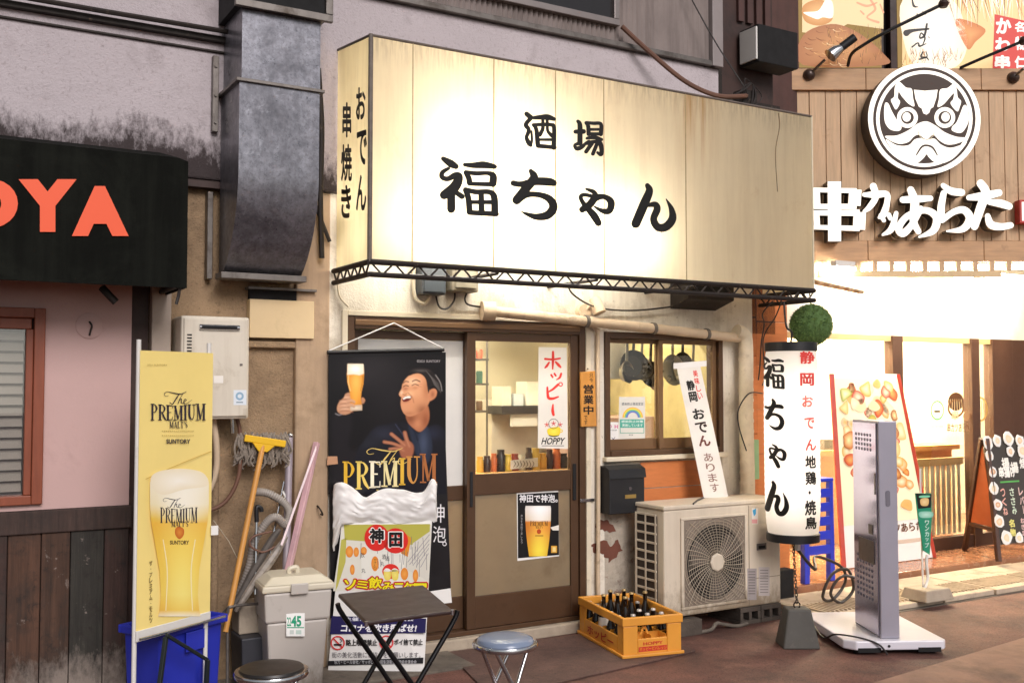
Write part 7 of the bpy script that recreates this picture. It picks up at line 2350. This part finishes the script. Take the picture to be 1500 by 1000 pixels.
# blue plastic stool
BS = thing('blue_stool', 'blue plastic stool with pierced sides behind the lantern', 'stool', (6.15, .22, .086))
M_bs = mat('stool_blue', '#2636b8', .4, var=.06)
part('seat', MB().box(5.99, 6.31, .06, .38, .86, .89), M_bs, BS, bevel=.01)
for i in range(5):
    z = .30 + i * .11
    part('rung', MB().box(6.0, 6.30, .062, .078, z, z + .07), M_bs, BS, bevel=.004)
for x_, y_ in ((5.985, .065), (6.265, .065), (5.985, .325), (6.265, .325)):
    part('leg', MB().frustum((x_ + .02, y_ + .02), .086, .86, .026, .026, .02, .02), M_bs, BS, bevel=.004)
# little green flag in a concrete foot
FG = thing('green_flag', 'narrow green and black flag on a short pole in a concrete foot', 'flag', (6.92, -.34, .03))
fb = gndp(1354, 862, .12)
fy = fb.y
part('foot', MB().frustum((fb.x + .03, fy), .046, .13, .16, .12, .13, .10), M_conc, FG, bevel=.01)
part('pole', MB().cyl((fb.x + .01, fy + .02, .13), (fb.x - .0, fy + .02, 1.0), .007, n=8), M_whitep, FG, smooth=1)
w4 = [wallp(1341, 722, fy), wallp(1364, 722, fy), wallp(1362, 812, fy), wallp(1353, 806, fy)]
w5 = [w4[0], w4[1], wallp(1365, 758, fy), w4[2], w4[3], wallp(1345, 758, fy)]
part('cloth', MB().extr(w5[::-1], (0, .006, 0)), mat('flag_green', '#1f8a68', .6, var=.1), FG)
pt = Print(zoommap(lambda x, y: wallp(x, y, fy), 1280, 620, 3.575), NY)
pt.poly([(220, 366), (302, 370), (298, 440), (232, 446)], '#1c1a18').nxt()
pt.blob([(245, 395), (285, 392), (282, 428), (248, 428)], '#d9b070', '#e8d09a').blob([(240, 378), (290, 376), (288, 386), (242, 388)], '#7fd0a8').blob([(240, 462), (305, 462), (304, 490), (245, 492)], '#7fc0a8', '#b8e0d0')
pt.vtext('ワンカップ', 278, 505, 650, 22, '#cfe6dc', .02)
pt.build('print', FG, M_print)
part('tail', MB().tube(crom([wallp(1358, 812, fy), wallp(1357, 825, fy), wallp(1359, 845, fy), fb], 4), .012, 6), M_whitep, FG)
# blackboard with paper cut-outs
f1, f2 = gndp(1413, 806, .086), gndp(1463, 822, .086)
rid = wallp(1438, 642, .12)
ex_ = V((1.0, -.05, 0))
BB = thing('blackboard_stand', 'dark folding menu blackboard edged with white food cut-outs', 'blackboard', (f2.x, f2.y, .086))
M_bbw = mat('board_frame', '#3f2418', .5, var=.15)
part('leg', MB().bar(rid, f1, .035, .05), M_bbw, BB, bevel=.004)
part('leg', MB().bar(rid + V((.02, -.03, 0)), f2, .035, .05), M_bbw, BB, bevel=.004)
part('crossbar', MB().bar(f1.lerp(rid, .25), f2.lerp(rid, .25), .02, .03), M_bbw, BB)
part('side_panel', MB().extr([f1.lerp(rid, .27), f2.lerp(rid, .27), rid + V((0, 0, -.04))], (.012, .0, 0)), mat('panel_orange', '#a8562c', .6), BB)
b0, b1 = f2.lerp(rid, .13), rid
bq = [b1, b1 + ex_ * .75, b0 + ex_ * .75, b0]
bnn = (bq[1] - bq[0]).cross(bq[3] - bq[0]).normalized()
if bnn.dot(CAM - bq[0]) < 0:
    bnn = -bnn
part('board', MB().extr([p + bnn * .01 for p in (bq[3], bq[2], bq[1], bq[0])], bnn * .02), mat('slate_dark', '#3f3a36', .6, var=.1), BB, bevel=.003)
bm = quadmap(*[p + bnn * .031 for p in bq], 100, 130)
pt = Print(bm, bnn, lift=.003)
random.seed(3)
for x_, y_ in ((30, 32), (45, 38), (62, 33), (80, 40)):
    pt.text(random.choice('串揚焼酒'), x_ - 7, y_ - 7, x_ + 7, y_ + 7, '#f2efe6', .04)
pt.text('串揚げ', 16, 36, 46, 50, '#f4f1ea', .05).rect(16, 54, 50, 56, '#5fae5a')
pt.build('chalk_writing', BB, M_print)
pt = Print(bm, bnn, lift=.003)
for k, (x_, c_) in enumerate(((18, '#e6b0a0'), (34, '#cfe0c8'), (50, '#e8c8c0'), (68, '#e0e0e0'), (84, '#e6d8a0'))):
    pt.vtext(['つくね', 'ささみ', 'レバー', 'せせり', 'はつ'][k], x_, 62, 96, 8, c_, .03)
pt.build('chalk_writing', BB, M_print)
pt = Print(bm, bnn, lift=.003)
pt.vtext('名物', 26, 100, 122, 10, '#d9d27a', .05)
pt.vtext('ねぎま', 46, 100, 122, 8, '#e6c0b8', .03)
pt.build('chalk_writing', BB, M_print)
cuts = [(3, 6), (2, 22), (4, 42), (2, 62), (5, 82), (3, 102), (12, 122), (34, 124), (56, 122), (20, 4), (40, 2), (60, 5), (80, 3), (78, 124), (96, 20), (97, 44), (96, 70), (97, 98), (40, 18), (62, 18)]
for i, (x_, y_) in enumerate(cuts):
    cpos = bm(x_, y_) + bnn * (.008 + .001 * (i % 3))
    eu = (bq[1] - bq[0]).normalized()
    ev = (bq[3] - bq[0]).normalized()
    R_ = random.uniform(.052, .07)
    lp = [cpos + eu * (R_ * random.uniform(.85, 1.15) * math.cos(a)) + ev * (R_ * random.uniform(.8, 1.1) * math.sin(a)) for a in [k * .628 for k in range(10)]]
    cp_ = part('cutout', MB().extr(lp, bnn * .004), M_paper, BB)
    p2 = Print(lambda x, y: cpos + eu * x + ev * y, bnn, lift=.0045)
    p2.blob([(R_ * .6 * random.uniform(.7, 1.1) * math.cos(a), R_ * .55 * random.uniform(.7, 1.1) * math.sin(a)) for a in [k * 1.047 for k in range(6)]], random.choice(['#d9a070', '#e0b890', '#c98a5c', '#e6cfa8']), '#f0dcc0')
    p2.build('picture', cp_, M_print)
# green pot and dark bag at the foot of the wood wall
one('green_board', MB().box(5.30, 5.40, -.06, -.02, .93, 1.22), mat('pale_green', '#8fae80', .6), 'pale green board beside the wrapped pipe behind the lantern', 'board', bevel=.004)
one('dark_box', MB().box(5.52, 5.72, -.08, .015, .01, .25), M_blackm, 'small black box on the ground behind the ground weight', 'box', bevel=.006)
